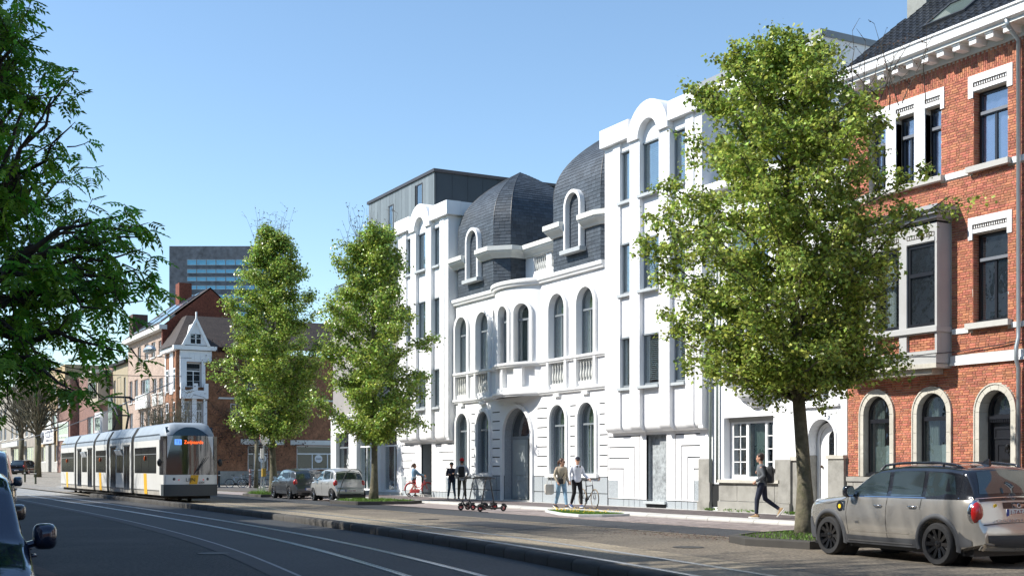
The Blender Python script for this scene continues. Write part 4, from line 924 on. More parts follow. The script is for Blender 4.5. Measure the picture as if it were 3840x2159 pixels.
for i,(x,r_) in enumerate(TL):
    p=RP(x,r_*.335)
    if i<300: ob('roof_tile',tm,BH,p)
    else:
        mt.ti=random.random(); mt.add([(v[0]+p[0],v[1]+p[1],v[2]+p[2]) for v in tt.v],tt.f)
mt.to('roof_tiles',tilem,BH,kind='stuff')
# skylight
sk=M()
q=lambda x0,x1,t0,t1,h0,h1:sk.add([RP(x0,t0,h0),RP(x1,t0,h0),RP(x1,t1,h0),RP(x0,t1,h0),RP(x0,t0,h1),RP(x1,t0,h1),RP(x1,t1,h1),RP(x0,t1,h1)],[(0,3,2,1),(4,5,6,7),(0,1,5,4),(1,2,6,5),(2,3,7,6),(3,0,4,7)])
q(-23.95,-23.85,1.3,2.7,0,.12); q(-22.6,-22.5,1.3,2.7,0,.12); q(-23.85,-22.6,1.3,1.4,0,.12); q(-23.85,-22.6,2.55,2.7,0,.13); sk=sk.to('skylight',lead,BH)
g=M(); g.add([RP(-23.85,1.4,.09),RP(-22.6,1.4,.09),RP(-22.6,2.55,.09),RP(-23.85,2.55,.09)],[(0,1,2,3)]); g.to('pane',MT('skylight_glass',(.10,.13,.12),.05,spec=1),sk)
c_=M(); c_.box(-26.9,-26.15,28.3,31.2,13.2,18.6); c_=c_.to('chimney',plaster,BH); B('chimney_band',whitesm,c_,(-26.6,-26.12,28.26,28.34,14.75,14.95)); B('chimney_flashing',zinc,c_,(-27,-26.1,28.24,31.2,14.4,14.7))
for x in(-20.28,): M().tube([(x,Y0-.55,12.4),(x,Y0-.5,12.25),(x,Y0-.12,11.95),(x,Y0-.12,5),(x+.0,Y0-.12,4.75),(x,Y0-.2,4.5),(x,Y0-.2,4.2),(x,Y0-.12,4.0),(x,Y0-.12,.3)],.055,10).to('downpipe',steel,BH,smooth=True)
# ================================================================ LEFT: SHOP, ZINC BUILDING, SQUARE, FAR STREET
SH=house('white_corner_shop','white shopfront with a round shop logo on its glass, behind the parked silver hatchback','shop',(-63.3,Y0,ZW))
so_=[(-67.65,-65.6),(-64.4,-62.4),(-60.9,-58.7)]
wallp(SH,'shop_wall',rect(-68.5,-58.1,.15,4.6),[rect(a,b,.35,3.55) for a,b in so_],Y0,.35,whitehouse); B('side_wall',whitehouse,SH,(-68.5,-68.2,Y0+.36,34,.1,4.6)); B('room_wall',MT('shop_interior',(.10,.13,.12),.9),SH,(-68.1,-58.2,Y0+2,Y0+2.05,.2,4.5))
for i,(a,b) in enumerate(so_):
    w_=window(SH,a+.02,b-.02,.36,3.53,Y0+.22,fm=whitesm if i else framegrey,fw=.07,mull=(.5,) if i==1 else (.62,),trans=2.75)
    if i: curtain(w_,a+.2,a+.9,.5,3.3,Y0+.5,MT('greenish_curtain',(.30,.38,.33),.9))
B('shop_base',conc,SH,(-68.6,-58.0,Y0-.06,Y0+.01,.15,.32)); B('step',conc,SH,(-64.5,-62.3,Y0-.4,Y0+.2,.15,.34)); B('band',whitehouse,SH,(-68.55,-58.05,Y0-.12,Y0,4.45,4.62))
lg=M(); lg.torus((-66.0,Y0+.20,2.25),.14,.02,'y',20,5); lg.to('logo_ring',whitesm,SH)
text('logo_lettering','RAZ',.42,whitesm,SH,(-66.0,Y0+.2,1.78),FR); text('logo_lettering','koffiebar',.17,whitesm,SH,(-66.0,Y0+.2,1.58),FR)
m=M()
for s in(-1,1):
    for i in range(6):
        a=R(200+i*22) if s<0 else R(-20-i*22); m.box(-66.0+.42*math.cos(a)-.03,-66.0+.42*math.cos(a)+.03,Y0+.19,Y0+.2,1.95+.42*math.sin(a)-.04,1.95+.42*math.sin(a)+.04)
m.to('logo_wreath',whitesm,SH)
ZB=house('zinc_clad_building','dark building clad in grey standing-seam metal rising behind the white left wing','building',(-62,27,4.6))
B('lower_body',MT('warm_grey_wall',(.30,.28,.27),.8),ZB,(-68.4,-58.12,Y0+.1,30,4.62,11.1)); 
ZT=17.05
def seam(x0,x1,z0,z1,holes=(),fl=False):
    x=x0; 
    while x<x1-.01:
        w_=min(.44,x1-x); hs=[h for h in holes if h[0]<x+w_*.5<h[1]]; segs=[(z0,z1)]
        for h in hs: segs=[(z0,h[2]),(h[3],z1)]
        for a,b in segs:
            if b-a>.05: m=M(); m.ti=random.random(); m.box(x+.008,x+w_-.008,27-.012-random.uniform(0,.006),27.02,a,b); m.to('cladding_panel',zinc,ZB)
        x+=w_
H_=[(-64.1,-63.3,14.25,16.3),(-60.2,-59.4,14.6,16.7)]
seam(-67.0,-57.95,13.75,ZT-.1,H_); seam(-67.0,-57.95,11.1,13.6,[(-61.0,-60.2,11.2,13.2)])
B('box_core',zincshade,ZB,(-67.0,-57.9,27.03,38,11.1,ZT-.1)); B('roof_edge',MT('bronze_edge',(.06,.05,.05),.4,metal=.4),ZB,(-67.1,-57.8,26.9,38.1,ZT-.1,ZT+.06),(-67.02,-57.9,26.92,27.0,13.62,13.73))  # core shows as the side wall, its shade painted in
m=M()
for i in range(12): m.box(-57.9,-57.885,27.1+i*.9,27.12+i*.9,13.2,ZT-.1)
m.to('side_seams',zincshade,ZB)
for a,b,c_,d_ in H_+[(-61.0,-60.2,11.2,13.2)]: B('slot_window',dark,ZB,(a+.05,b-.05,27.015,27.028,c_,d_),(a,a+.05,26.95,27.03,c_,d_),(b-.05,b,26.95,27.03,c_,d_)) if False else window(ZB,a,b,c_,d_,26.97,fm=MT('bronze_edge',(.06,.05,.05),.4),gm=glassdk,fw=.05)
m=M(); m.box(-68.3,-58.2,25.35,25.4,12.15,12.2)
for i in range(70): m.box(-68.3+i*.145,-68.285+i*.145,25.36,25.39,11.1,12.15)
m.to('balcony_railing',MT('bronze_edge',(.06,.05,.05),.4),ZB); B('terrace_floor',coping,ZB,(-68.4,-58.1,25.3,27,11.1,11.14))
# --- corner house with the turret bay, and its long cafe side facing the square
CX=-105.5
CH=house('corner_house','orange-brick corner house with white castle-topped bay, gabled dormer and cafe windows','corner house',(CX,27,.15))
obrick=MT('mixed_far_brick',(.25,.115,.06),.9,var=.3,vs=1.6,fine=7,bump=.3,bs=6,dirt=.5,dcol=(.10,.055,.03),ds=.5)
XF=lambda p:(CX-p[1],p[0],p[2])
OP=[rect(25.75,27.05,8.5,10.6),rect(25.55,26.2,4.9,7.3),rect(26.6,27.2,4.9,7.3),rect(31.14,33.0,1.35,3.55),rect(35.6,40.0,1.45,3.55),rect(25.6,27.1,1.0,3.4),rect(29.6,30.6,5.2,7.2),rect(33.6,34.8,5.2,7.2),rect(31,32,8.4,10.2)]
wallp(CH,'side_wall',rect(24.9,44,.15,11.6),OP,0,.3,obrick)
for i,(a,b,c_,d_) in enumerate([(o[0][0],o[1][0],o[0][1],o[2][1]) for o in OP]):
    w_=window(CH,a,b,c_,d_,.12,fm=whitesm,fw=.09,mull=(.34,.67) if b-a>1.6 else (.5,),trans=c_+(d_-c_)*.66 if b-a>1.6 or i<3 else None,bars=() if i>2 else (.25,.5,.75) if i==0 else (),gm=glassdk)
B('bay_wall',whitehouse,CH,(25.2,27.9,-.25,-.01,10.65,11.6),(25.2,25.75,-.25,-.01,8.5,10.65),(27.05,27.35,-.25,-.01,8.5,10.65),(25.35,25.56,-.25,-.01,4.85,7.5),(26.22,26.6,-.25,-.01,4.85,7.5),(27.2,27.5,-.25,-.01,4.85,7.5))
m=M(); m.box(25.2,27.55,-.5,-.02,7.5,8.2); 
for a,b in((25.2,25.55),(26.25,26.65),(27.2,27.55)): m.box(a,b,-.5,-.3,8.2,8.8)
m.prism([(25.55,8.2),(26.25,8.2),(26.25,8.35),(25.9,8.2)],-.5,-.3); m.to('castle_parapet',whitehouse,CH)
for i in range(4): M().box(25.95+i*.48,26.38+i*.48,-.28,-.255,10.8,11.3).to('wall_panel',whitesm,CH)
B('eaves',whitesm,CH,(24.6,28.3,-.5,.1,11.65,12.0)); B('stone_plinth',bluest,CH,(28.5,44,-.06,-.002,.15,1.3)); B('lintel_band',offwhite,CH,(30.5,34.4,-.12,-.002,3.62,4.1),(35.0,41,-.12,-.002,3.62,4.05)); B('lintel_band',offwhite,CH,(28.5,44,-.05,-.002,7.55,7.7))
for y_ in(32.5,37.7): M().lathe([(.01,0),(.36,.0),(.36,.02),(.01,.02)],20,(y_,-.01+.16,2.4),'y').to('oval_window_sign',whitesm,CH); text('sign_lettering','MAIN',.2,blackpl,CH,(CX-.13,y_,2.32),(R(90),0,R(90)))
m=M(); m.add([(24.6,-.5,12.0),(44,-.5,12.0),(44,3.2,15.0),(26.6,3.2,15.0)],[(0,1,2,3)]); m.add([(24.6,-.5,12.0),(26.6,3.2,15.0),(26.6,5.5,15),(24.6,5.5,12.0)],[(0,1,2,3)]); m.to('roof',MT('brown_roof_tile',(.045,.033,.028),.8,var=.3,vs=2.5,fine=8,bump=.4,bs=8),CH)
g=M(); g.prism([(25.5,12.02),(27.45,12.02),(26.5,14.0)],-.42,2.2); g.to('dormer',whitehouse,CH); B('dormer_window',glassdk,CH,(26.05,26.9,-.44,-.425,12.2,13.0)); B('dormer_frame',whitesm,CH,(26.43,26.52,-.46,-.44,12.15,13.05),(26.0,26.95,-.46,-.44,13.0,13.07),(26.0,26.95,-.46,-.44,12.6,12.64))
m=M(); m.prism([(25.25,12.0),(25.5,12.0),(26.5,14.0),(27.45,12.0),(27.7,12.0),(26.55,14.35),(26.55,14.9),(26.45,14.9),(26.45,14.35)],-.6,-.42); m.to('barge_board',whitesm,CH)
XF=None
B('street_wall',obrick,CH,(-110.7,CX-.32,Y0,Y0+.3,.15,11.6)); B('eaves',whitesm,CH,(-110.9,CX,Y0-.45,Y0+.1,11.65,12.0))
for a,b in((-110.2,-109.2),(-107.4,-106.3)):
    for z0,z1 in((1.0,3.4),(4.9,7.3),(8.2,10.2)): window(CH,a,b,z0,z1,Y0-.09,fm=whitesm,fw=.1,trans=z0+1.5)
B('white_pilaster',whitehouse,CH,(-108.9,-107.7,Y0-.06,Y0-.002,8,11.6),(-110.7,-110.4,Y0-.06,Y0-.002,8,11.6),(-106.2,-105.6,Y0-.06,Y0-.002,8,11.6))
# --- pale brick house with the solar roof
pbrick=MT('pale_far_brick',(.40,.30,.24),.9,var=.12,vs=1.5,fine=8,dirt=.3,dcol=(.22,.16,.13),ds=.6)
def farhouse(name,label,x0,x1,zt,mat,wins,zb=.15,y=Y0,ground=(),extra=True):
    h=house(name,label,'house',((x0+x1)/2,y,zb)); hs=[rect(a,b,c_,d_) for a,b,c_,d_ in wins]
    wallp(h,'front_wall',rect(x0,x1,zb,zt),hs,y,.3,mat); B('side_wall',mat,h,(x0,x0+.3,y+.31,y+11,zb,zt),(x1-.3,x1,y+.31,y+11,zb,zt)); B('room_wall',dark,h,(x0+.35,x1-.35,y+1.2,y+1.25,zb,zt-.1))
    for a,b,c_,d_ in wins:
        w_=window(h,a,b,c_,d_,y+.15,fm=whitesm,fw=.09 if d_-c_>1 else .06,mull=(.5,) if b-a<3 else (.33,.66),trans=None,gm=glass)
        if random.random()<.6: curtain(w_,a+.1,a+(b-a)*random.uniform(.4,.8),c_+.1,d_-.1,y+.4,pitch=.5)
        B('window_sill',offwhite,w_,(a-.1,b+.1,y-.1,y+.15,c_-.12,c_-.01))
    return h
PW=[(-122.4,-121.0,11.8,13.3),(-119.3,-117.6,11.8,13.3),(-116.4,-114.7,11.8,13.2),(-113.4,-111.9,11.8,13.1),(-126.3,-124.9,8.0,10.2),(-123.9,-122.3,8.0,10.2),(-121.0,-117.1,8.6,10.0),(-115.9,-114.2,8.4,9.8),(-113.2,-111.6,8.4,9.7),(-126.3,-124.7,4.8,7.0),(-121.5,-119.6,4.8,7),(-118.6,-117,4.8,7),(-115.9,-114.2,4.8,7),(-113.2,-111.6,4.8,7),(-125,-122,1,3.4),(-119,-116,1,3.4)]
PH=farhouse('solar_roof_house','pale brick house with solar panels on its roof and a dark red gable','house' and -127,-110.75,13.9,pbrick,PW)
B('eaves',offwhite,PH,(-127.2,-110.5,Y0-.6,Y0+.1,13.9,14.3))
B('spandrel_panel',offwhite,PH,(-122.2,-116.9,Y0-.3,Y0-.01,7.2,8.5),(-115.9,-114.2,Y0-.04,Y0-.01,7.3,8.2),(-113.2,-111.6,Y0-.04,Y0-.01,7.3,8.2))
m=M(); m.add([(-127.2,Y0-.6,14.3),(-110.6,Y0-.6,14.3),(-110.6,29.2,17.9),(-127.2,29.2,17.9)],[(0,1,2,3)]); m.add([(-127.2,29.2,17.9),(-110.6,29.2,17.9),(-110.6,33.0,14.6),(-127.2,33,14.6)],[(0,1,2,3)]); m.to('roof',MT('brown_roof_tile',(.085,.06,.045),.8),PH)
XF=lambda p:(-110.6-p[1],p[0],p[2]); m=M(); m.prism([(Y0-.3,12.0),(33,12.0),(33,14.5),(29.2,17.75),(Y0-.3,14.2)],0,.3); m.to('gable_wall',MT('dark_red_brick',(.16,.045,.025),.9,var=.25,vs=1.5,fine=7),PH); XF=None
sl_=lambda x,t,h=.12:(x,Y0-.6+t*(29.2-Y0+.6),14.3+t*3.6+h)
for r0,r1,a,b in((.12,.9,-116.6,-112.4),(.10,.45,-123.5,-118.3),(.55,.92,-122,-118.3)):
    n=int((b-a)/1.05)
    for i in range(n):
        for j in range(3 if r1-r0>.5 else 1):
            k=3 if r1-r0>.5 else 1; t0=r0+(r1-r0)*j/k+.005; t1=r0+(r1-r0)*(j+1)/k-.005; x=a+(b-a)*i/n
            m=M(); m.add([sl_(x+.03,t0),sl_(x+(b-a)/n-.03,t0),sl_(x+(b-a)/n-.03,t1),sl_(x+.03,t1),sl_(x+.03,t0,.05),sl_(x+(b-a)/n-.03,t0,.05),sl_(x+(b-a)/n-.03,t1,.05),sl_(x+.03,t1,.05)],[(0,1,2,3),(0,4,5,1),(1,5,6,2),(2,6,7,3),(3,7,4,0)]); m.to('solar_panel',MT('solar_panel',(.10,.12,.15),.18,spec=.9,coat=.6),PH)
B('chimney',MT('dark_red_brick',(.16,.045,.025),.9),PH,(-120.5,-119,28.4,29.6,16,19.4)); B('chimney',MT('dark_brown_brick',(.10,.06,.05),.9),PH,(-128.0,-126.3,Y0+.3,27,13,17.0))
# --- further houses of the row
bb=farhouse('black_bay_house','yellow rendered house with a black two-storey bay window',-135,-127.1,12.2,MT('yellow_render',(.36,.30,.20),.85,var=.1,dirt=.3,dcol=(.3,.22,.14)),[(-134.4,-133.4,8.2,10.8),(-129.2,-128.2,8.2,10.8),(-129,-128,1.2,3.6)],.3)
B('black_bay',blackpaint,bb,(-132.8,-130.2,Y0-.9,Y0,4.2,8.0)); B('bay_glass',glassdk,bb,(-132.5,-131.6,Y0-.93,-.91+Y0,4.9,7.3),(-131.4,-130.5,Y0-.93,Y0-.91,4.9,7.3)); B('balcony_railing',blackpaint,bb,(-132.8,-130.2,Y0-.9,Y0-.85,8.0,8.9)); window(bb,-132.5,-130.6,8.1,11,Y0-.02,fm=blackpaint)
B('roof',dark,bb,(-135.2,-127,Y0-.4,34,12.2,12.5))
pinkb=MT('mauve_brick',(.22,.125,.10),.9,var=.2,vs=1,fine=6); 
br_=farhouse('mauve_bay_house','mauve-brown brick apartment house with white-framed box bays',-167,-135.1,12.6,pinkb,[(-150.5,-146.5,5.4,7.5),(-146,-141,4.8,7.6),(-150,-146,9.4,11.2),(-160,-154,1.8,4.2),(-146,-140,1.6,4)],.6)
B('rounded_tower',pinkb,br_,(-166.8,-156.5,Y0-1.0,Y0-.01,1.0,12.4)); 
for z0,z1 in((5.0,7.3),(9.2,11.3)): window(br_,-165.5,-157.5,z0,z1,Y0-1.1,fm=whitesm,fw=.2,mull=(.33,.66),trans=z0+.6)
B('box_bay',MT('cream_render',(.50,.44,.34),.85),br_,(-143,-137,Y0-1.2,Y0-.01,8.6,11.6)); window(br_,-142.6,-137.5,9.2,11.0,Y0-1.3,fm=MT('brown_frame',(.10,.07,.05),.6),fw=.2,mull=(.25,.5,.75)); B('flat_canopy',offwhite,br_,(-144.5,-135.2,Y0-1.8,Y0+.2,11.7,12.0)); B('box_bay',whitesm,br_,(-140.5,-136.0,Y0-.9,Y0-.01,5.0,7.6)); window(br_,-140.1,-136.5,5.4,7.3,Y0-1.0,fm=whitesm,fw=.25)
fb=farhouse('flag_building','long yellow-brick building with a white banner sign and blue flags',-193,-167.1,15.0,MT('yellow_brick',(.44,.33,.19),.9,var=.15,vs=.8,fine=5,dirt=.3,dcol=(.25,.17,.1)),[(a,b,z0,z1) for z0,z1 in((7.15,9.15),(11.4,13.0)) for a,b in((-191.5,-188.5),(-186.2,-182.3),(-178.8,-174.6),(-171.5,-168.0))]+[(-189.5,-184,2.4,4.6),(-175.5,-171,2.4,4.6)],.95)
B('stone_pier',offwhite,fb,(-188.4,-186.3,Y0-.06,Y0-.004,6.9,9.4),(-182.2,-178.9,Y0-.06,Y0-.004,6.9,9.4),(-174.5,-171.6,Y0-.06,Y0-.004,6.9,9.4)); B('ground_storey',MT('grey_stone_front',(.40,.39,.36),.85,var=.15),fb,(-193,-189.6,Y0-.1,Y0-.01,1,4.9),(-183.9,-181,Y0-.1,Y0-.01,1,4.9),(-178,-175.6,Y0-.1,Y0-.01,1,4.9),(-170.9,-167.2,Y0-.1,Y0-.01,1,4.9),(-189.5,-184,Y0-.1,Y0-.01,1,2.3),(-175.5,-171,Y0-.1,Y0-.01,1,2.3)); B('front_door',dark,fb,(-181,-178,Y0-.05,Y0-.01,1,4.6))
for i,(a,b,t_) in enumerate(((-193,-227,14.5),(-227,-262,15.5))): 
    h=farhouse('grey_terrace',['grey narrow-windowed terrace with a shop awning left of the flag building','far pale terrace at the very end of the street'][i],b,a,t_,MT('grey_far_render',(.30,.27,.23),.9,var=.2,vs=.6),[(b+2+j*6.2,b+5+j*6.2,z,z+2.2) for j in range(5) for z in(6.5,10.0)]+[(b+3,b+14,1.6,4.8),(b+20,b+30,1.6,4.8)],1.0)
    if i==0: B('shop_awning',offwhite,h,(-226,-205,Y0-1.4,Y0-.01,5.0,5.8))
# banner and flags
bn=tag(B('banner_sign',whitesm,None,(-187,-174.6,Y0-.35,Y0-.25,4.95,6.95)),'white banner sign with dark lettering on the yellow-brick building','sign')
bn['world']=0; text('lettering','AZIZ&CO',1.35,MT('navy_print',(.03,.04,.10),.6),bn,(-178.6,Y0-.36,5.75),FR,sx=1.2); text('lettering','INTERIEUR & DESIGN',.42,MT('navy_print',(.03,.04,.10),.6),bn,(-178.6,Y0-.36,5.2),FR,sx=1.6)
M().tube([(-185.8,Y0-.36,6.6),(-184.6,Y0-.36,5.4),(-183.4,Y0-.36,6.4)],.4,5).to('banner_logo',MT('grey_print',(.3,.32,.36),.6),bn)
flagb=MT('blue_flag',(.035,.09,.26),.8,var=.2,vs=1,trans=.3)
for i,(x,zt_,sc) in enumerate(((-172,12.4,1),(-178,12.2,.8))):
    f=house('flag',['blue flag on a slanting pole, right one of the pair on the yellow-brick building','smaller blue flag, left one of the pair on the yellow-brick building'][i],'flag',(x,Y0,7)); M().tube([(x+6,Y0-.3,6.5),(x,Y0-2.6,zt_)],.09,6).to('pole',blackpl,f)
    m=M(); m.grid([[(x+.3+u*3.4*sc*(1-v*.3)-v*1.5,Y0-2.4+.25*math.sin(u*5+v*3),zt_-.2-v*3.2*sc-u*1.4) for u in np.linspace(0,1,7)] for v in np.linspace(0,1,6)]); m.to('cloth',flagb,f,smooth=True)
# --- office tower far behind
TW=thing('office_tower','grey slab office tower with bands of blue windows','office tower',(-377.2,102.2,0),R(61.4)); d0=0
conct=MT('tower_concrete',(.115,.125,.15),.9,var=.2,vs=.08,fine=.6,dirt=.3,dcol=(.16,.165,.18),ds=.1)
twg=MT('tower_glass',(.10,.38,.60),.15,spec=.9,var=.25,vs=.08)
# local x runs to the right in the picture, local -y faces the camera
tf=4600/380.
def twx(px): return (px-820)/tf
B('wall',conct,TW,(twx(634),twx(1010),0,14,0,70.2))
for r_,(y0,y1) in enumerate(((973,994),(1009,1024),(1038,1054),(1070,1085),(1105,1119),(1137,1152),(1169,1184),(1200,1215))):
    for c_ in range(8):
        x0=701+36.3*c_; z1=1.58+(1753-y0)/tf; z0=1.58+(1753-y1)/tf
        wf=M(); plate(wf,rect(twx(x0),twx(x0+34.6),z0,z1),[rect(twx(x0+1),twx(x0+33.6),z0+.12,z1-.12)],-.12,.2); wf=wf.to('window',MT('tower_frame',(.30,.36,.42),.5),TW); B('pane',twg,wf,(twx(x0+1),twx(x0+33.6),-.05,.02,z0+.1,z1-.1))
# --- row of houses on our side of the street (behind and beside the camera)
facs=[MT('near_brick_a',(.25,.13,.09),.9),MT('near_render_b',(.45,.42,.36),.9),MT('near_brick_c',(.20,.11,.08),.9),whitehouse]
x=-84.; i=0; names=['red brick','cream rendered','dark brick','white rendered','brown brick','pale rendered','russet brick','ivory rendered','plain brick','last rendered']
places=['at the far end','second from the far end','third from the far end','with the tall cornice','mid-row','next to the middle one','before the camera side','beside the parked dark cars','just behind the camera','past the right edge']
while x<16:
    w_=10.0; hgt=[12.6,13.6,15.2,16.6,14.9,16.6,15.2,16.4,15.8,16][i%10]
    h=house('near_row_house',names[i%10]+' house on the near side, '+places[i%10],'row house',(x+5,-5,.1),'row houses on the near side')
    XF=lambda p:(p[0],-10.0-p[1]+0,p[2]) if False else (p[0],-5.0-(p[1]),p[2])
    wn=[(x+1+j*3,x+2.5+j*3,z,z+2.1) for j in range(3) for z in(1.0,4.6,8.0,11.0) if z+2.6<hgt]
    wallp(h,'front_wall',rect(x,x+w_,.1,hgt),[rect(*q) for q in wn],0,.3,facs[i%4]); B('body',facs[i%4],h,(x+.01,x+w_-.01,.35,10,.1,hgt-.05)); 
    for q in wn: window(h,*q,.12,fm=whitesm,gm=glassdk)
    XF=None; x+=w_; i+=1

# --- the street goes on behind and to the right of the camera
for i,(x0,x1,hh,mt_) in enumerate(((-15.1,-6,12.6,facs[1]),(-6,3,13.8,facs[0]),(3,14,12.2,whitehouse),(14,26,14.2,facs[2]),(26,40,13,facs[1]),(40,56,14.5,facs[0]))):
    h=farhouse('terrace_house',['cream','red brick','white','dark brick','pale cream','russet brick'][i]+' terrace house on the far side, '+['next to','second from','third from','fourth from','fifth from','sixth from'][i]+' the orange brick house',x0,x1,hh,mt_,[(x0+1+j*3,x0+2.4+j*3,z,z+2) for j in range(int((x1-x0)/3.1)) for z in(1.3,5,8.4)],.17)
eb=house('added_end_block','unseen brick block added far behind the camera','building',(70,5,.1)); B('wall',facs[0],eb,(70,82,-30,40,.1,15)); B('roof',dark,eb,(69.8,82.2,-30.2,40.2,15,15.5))  # unseen block added to cover the pale horizon in window reflections

for i,(x0,x1,hh) in enumerate(((-104,-84.1,11.0),(-128,-104.1,11.8),(-155,-128.1,11.2),(-190,-155.1,12),(-260,-190.1,11.6))):  # unseen blocks added to darken the reflections in the tram windows
    h=house('near_row_house','plain '+['grey','brown','cream','dark','pale'][i]+' unseen house block added to the near side, '+['first','second','third','fourth','last'][i]+' past the tram','row house',((x0+x1)/2,-5,.1),'row houses on the near side'); B('body',facs[i%3],h,(x0,x1,-15,-5,.1,hh))
    for j in range(int((x1-x0)/4)):
        for z in(1.2,4.8,8.2): B('window',glassdk,h,(x0+1.2+j*4,x0+3+j*4,-5.01,-4.97,z,z+2))

eb=house('added_end_block','unseen pale block added left of the brick end block','building',(62,95,.1)); B('wall',facs[1],eb,(62,74,41,170,.1,17)); B('roof',dark,eb,(61.8,74.2,40.8,170.2,17,17.5))  # second unseen block, added for the cafe windows to reflect
# ================================================================ TREES
def npx(*a): return np.array(a,float)
def leafset(P,size,droop=.5,aspect=.8,rngseed=1,spread=.3):
    """P (N,3) leaf positions -> folded pointed leaves, 4 corner points + tip fold (two quads each)"""
    r=np.random.default_rng(rngseed); n=len(P); az=r.uniform(0,2*PI,n); el=r.normal(-droop,.55,n); s=size*r.uniform(.55,1.25,n)
    d=np.stack([np.cos(az)*np.cos(el),np.sin(az)*np.cos(el),np.sin(el)],1); u=np.stack([-np.sin(az),np.cos(az),np.zeros(n)],1)
    tw=r.normal(0,.6,n); nn=np.cross(u,d); u=u*np.cos(tw)[:,None]+nn*np.sin(tw)[:,None]; nn=np.cross(u,d)
    s=s[:,None]; a=P; t=P+d*s; l=P+d*s*.42+u*s*aspect*.5+nn*s*.10; q=P+d*s*.42-u*s*aspect*.5+nn*s*.10
    V=np.stack([a,l,t,q],1).reshape(-1,3); i=np.arange(n)[:,None]*4; F=np.concatenate([i,i+1,i+2,i+0,i+2,i+3],1).reshape(-1,3)
    return V,F,np.repeat(r.random(n),2)
def branch_path(p0,p1,n=5,sag=0,wob=.05,r=random):
    p0,p1=Vector(p0),Vector(p1); L=(p1-p0).length
    return [tuple(p0.lerp(p1,i/n)+Vector((r.uniform(-1,1),r.uniform(-1,1),r.uniform(-1,1)))*wob*L*math.sin(PI*i/n)+Vector((0,0,sag*L*math.sin(PI*i/n)))) for i in range(n+1)]
def tree(name,label,loc,h0,h1,env,leafmat,nleaf,lsize,trunk_r,lean=(0,0),limbs=40,twigs=10,seed=3,group=None,bm=bark,clump=.16,flare=1.5,cat='tree',dens=None,droop=.5,bareup=0,extra=()):
    """env(z,az)->crown radius at height z in direction az; leaves hang along twigs of real limbs"""
    rd=random.Random(seed); r=np.random.default_rng(seed); root=thing(name,label,cat,loc,0,group)
    H=h1-h0; top=(lean[0],lean[1],h1*.97)
    tp=[(0,0,-.1)]+[(lean[0]*t+rd.uniform(-.05,.05),lean[1]*t+rd.uniform(-.05,.05),h1*.93*t) for t in (.04,.12,.22,.32,.42,.52,.64,.76,.88,1)]
    tr=[trunk_r*flare*1.25,trunk_r*flare,trunk_r*1.05,trunk_r*.98,trunk_r*.9,trunk_r*.8,trunk_r*.66,trunk_r*.5,trunk_r*.36,trunk_r*.2,trunk_r*.08]
    m=M(); m.tube(tp,tr,12,True)
    if flare>1.3:
        for k in range(5):
            a=k*2*PI/5+.4; m.tube([(0,0,.35),(math.cos(a)*trunk_r*1.3,math.sin(a)*trunk_r*1.3,.08),(math.cos(a)*trunk_r*2.2,math.sin(a)*trunk_r*2.2,-.08)],[trunk_r*.6,trunk_r*.4,trunk_r*.15],7)
    m.to('trunk',bm,root,smooth=True)
    def axis(z): return Vector((float(np.interp(z,[p[2] for p in tp],[p[0] for p in tp])),float(np.interp(z,[p[2] for p in tp],[p[1] for p in tp])),z))
    lm=M(); P=[]
    ends=[]
    for k in range(limbs):
        f=(k+.5)/limbs; z=h0+H*f*.96; az=k*2.39996+rd.uniform(-.4,.4); rad=env(z,az)*rd.uniform(.72,1.04)
        start=axis(max(h0*.86,z-rad*.55-.2)); end=axis(z)+Vector((math.cos(az)*rad,math.sin(az)*rad,0)); ends.append((start,end,rad))
    for (a,b) in extra: ends.append((axis(a[2]),Vector(b),1.2))
    for start,end,rad in ends:
        pth=branch_path(start,end,5,.05,.05,rd); lm.tube(pth,[max(.012,trunk_r*.17*(1-i/5.6)*min(1.3,rad/2+.3)) for i in range(6)],5,False)
        for j in range(twigs):
            t=rd.uniform(.25,1); q=Vector(pth[min(5,int(t*5))]).lerp(Vector(pth[min(5,int(t*5)+1)]),t*5%1) if t<1 else Vector(pth[5])
            L=rd.uniform(.35,.8)*min(1,.45+rad*.28); dv=Vector((rd.gauss(0,1),rd.gauss(0,1),rd.gauss(.15,.6))).normalized(); e=q+dv*L
            pp=branch_path(q,e,3,-.05,.08,rd); lm.tube(pp,[.011,.009,.007,.004],3,False); P.append((q,e))
    lm.to('limbs',bm,root,smooth=True)
    if nleaf:
        A=np.array([tuple(p) for p,_ in P]); Bq=np.array([tuple(q) for _,q in P]); idx=r.integers(0,len(A),nleaf); t=r.uniform(.15,1.08,nleaf)[:,None]
        C_=A[idx]*(1-t)+Bq[idx]*t+r.normal(0,clump,(nleaf,3))*np.array([1,1,.75])
        if dens is not None: C_=C_[dens(C_,r)]
        n=len(C_); cam_l=np.array([0,0,1.58])-np.array(loc); d=np.linalg.norm(C_-cam_l,axis=1)
        # the leaves nearest the eye are objects of their own, the rest one mass
        o_=np.argsort(d+r.normal(0,.4,n)); near=o_[:300] if n>300 else o_[:0]; rest=np.setdiff1d(np.arange(n),near)
        V,F,T=leafset(C_[rest],lsize,droop,.82,seed); ob('crown',rawmesh('crown',V,F,leafmat,T),root,kind='stuff')
        protos=[]
        for k in range(4):
            v,f,tt=leafset(np.zeros((1,3)),lsize,droop,.82,seed*10+k); protos.append(rawmesh('leaf',v,f,leafmat,tt))
        for k,i in enumerate(near): ob('leaf',protos[k%4],root,tuple(C_[i]),(0,0,rd.uniform(0,6.28)))
    return root
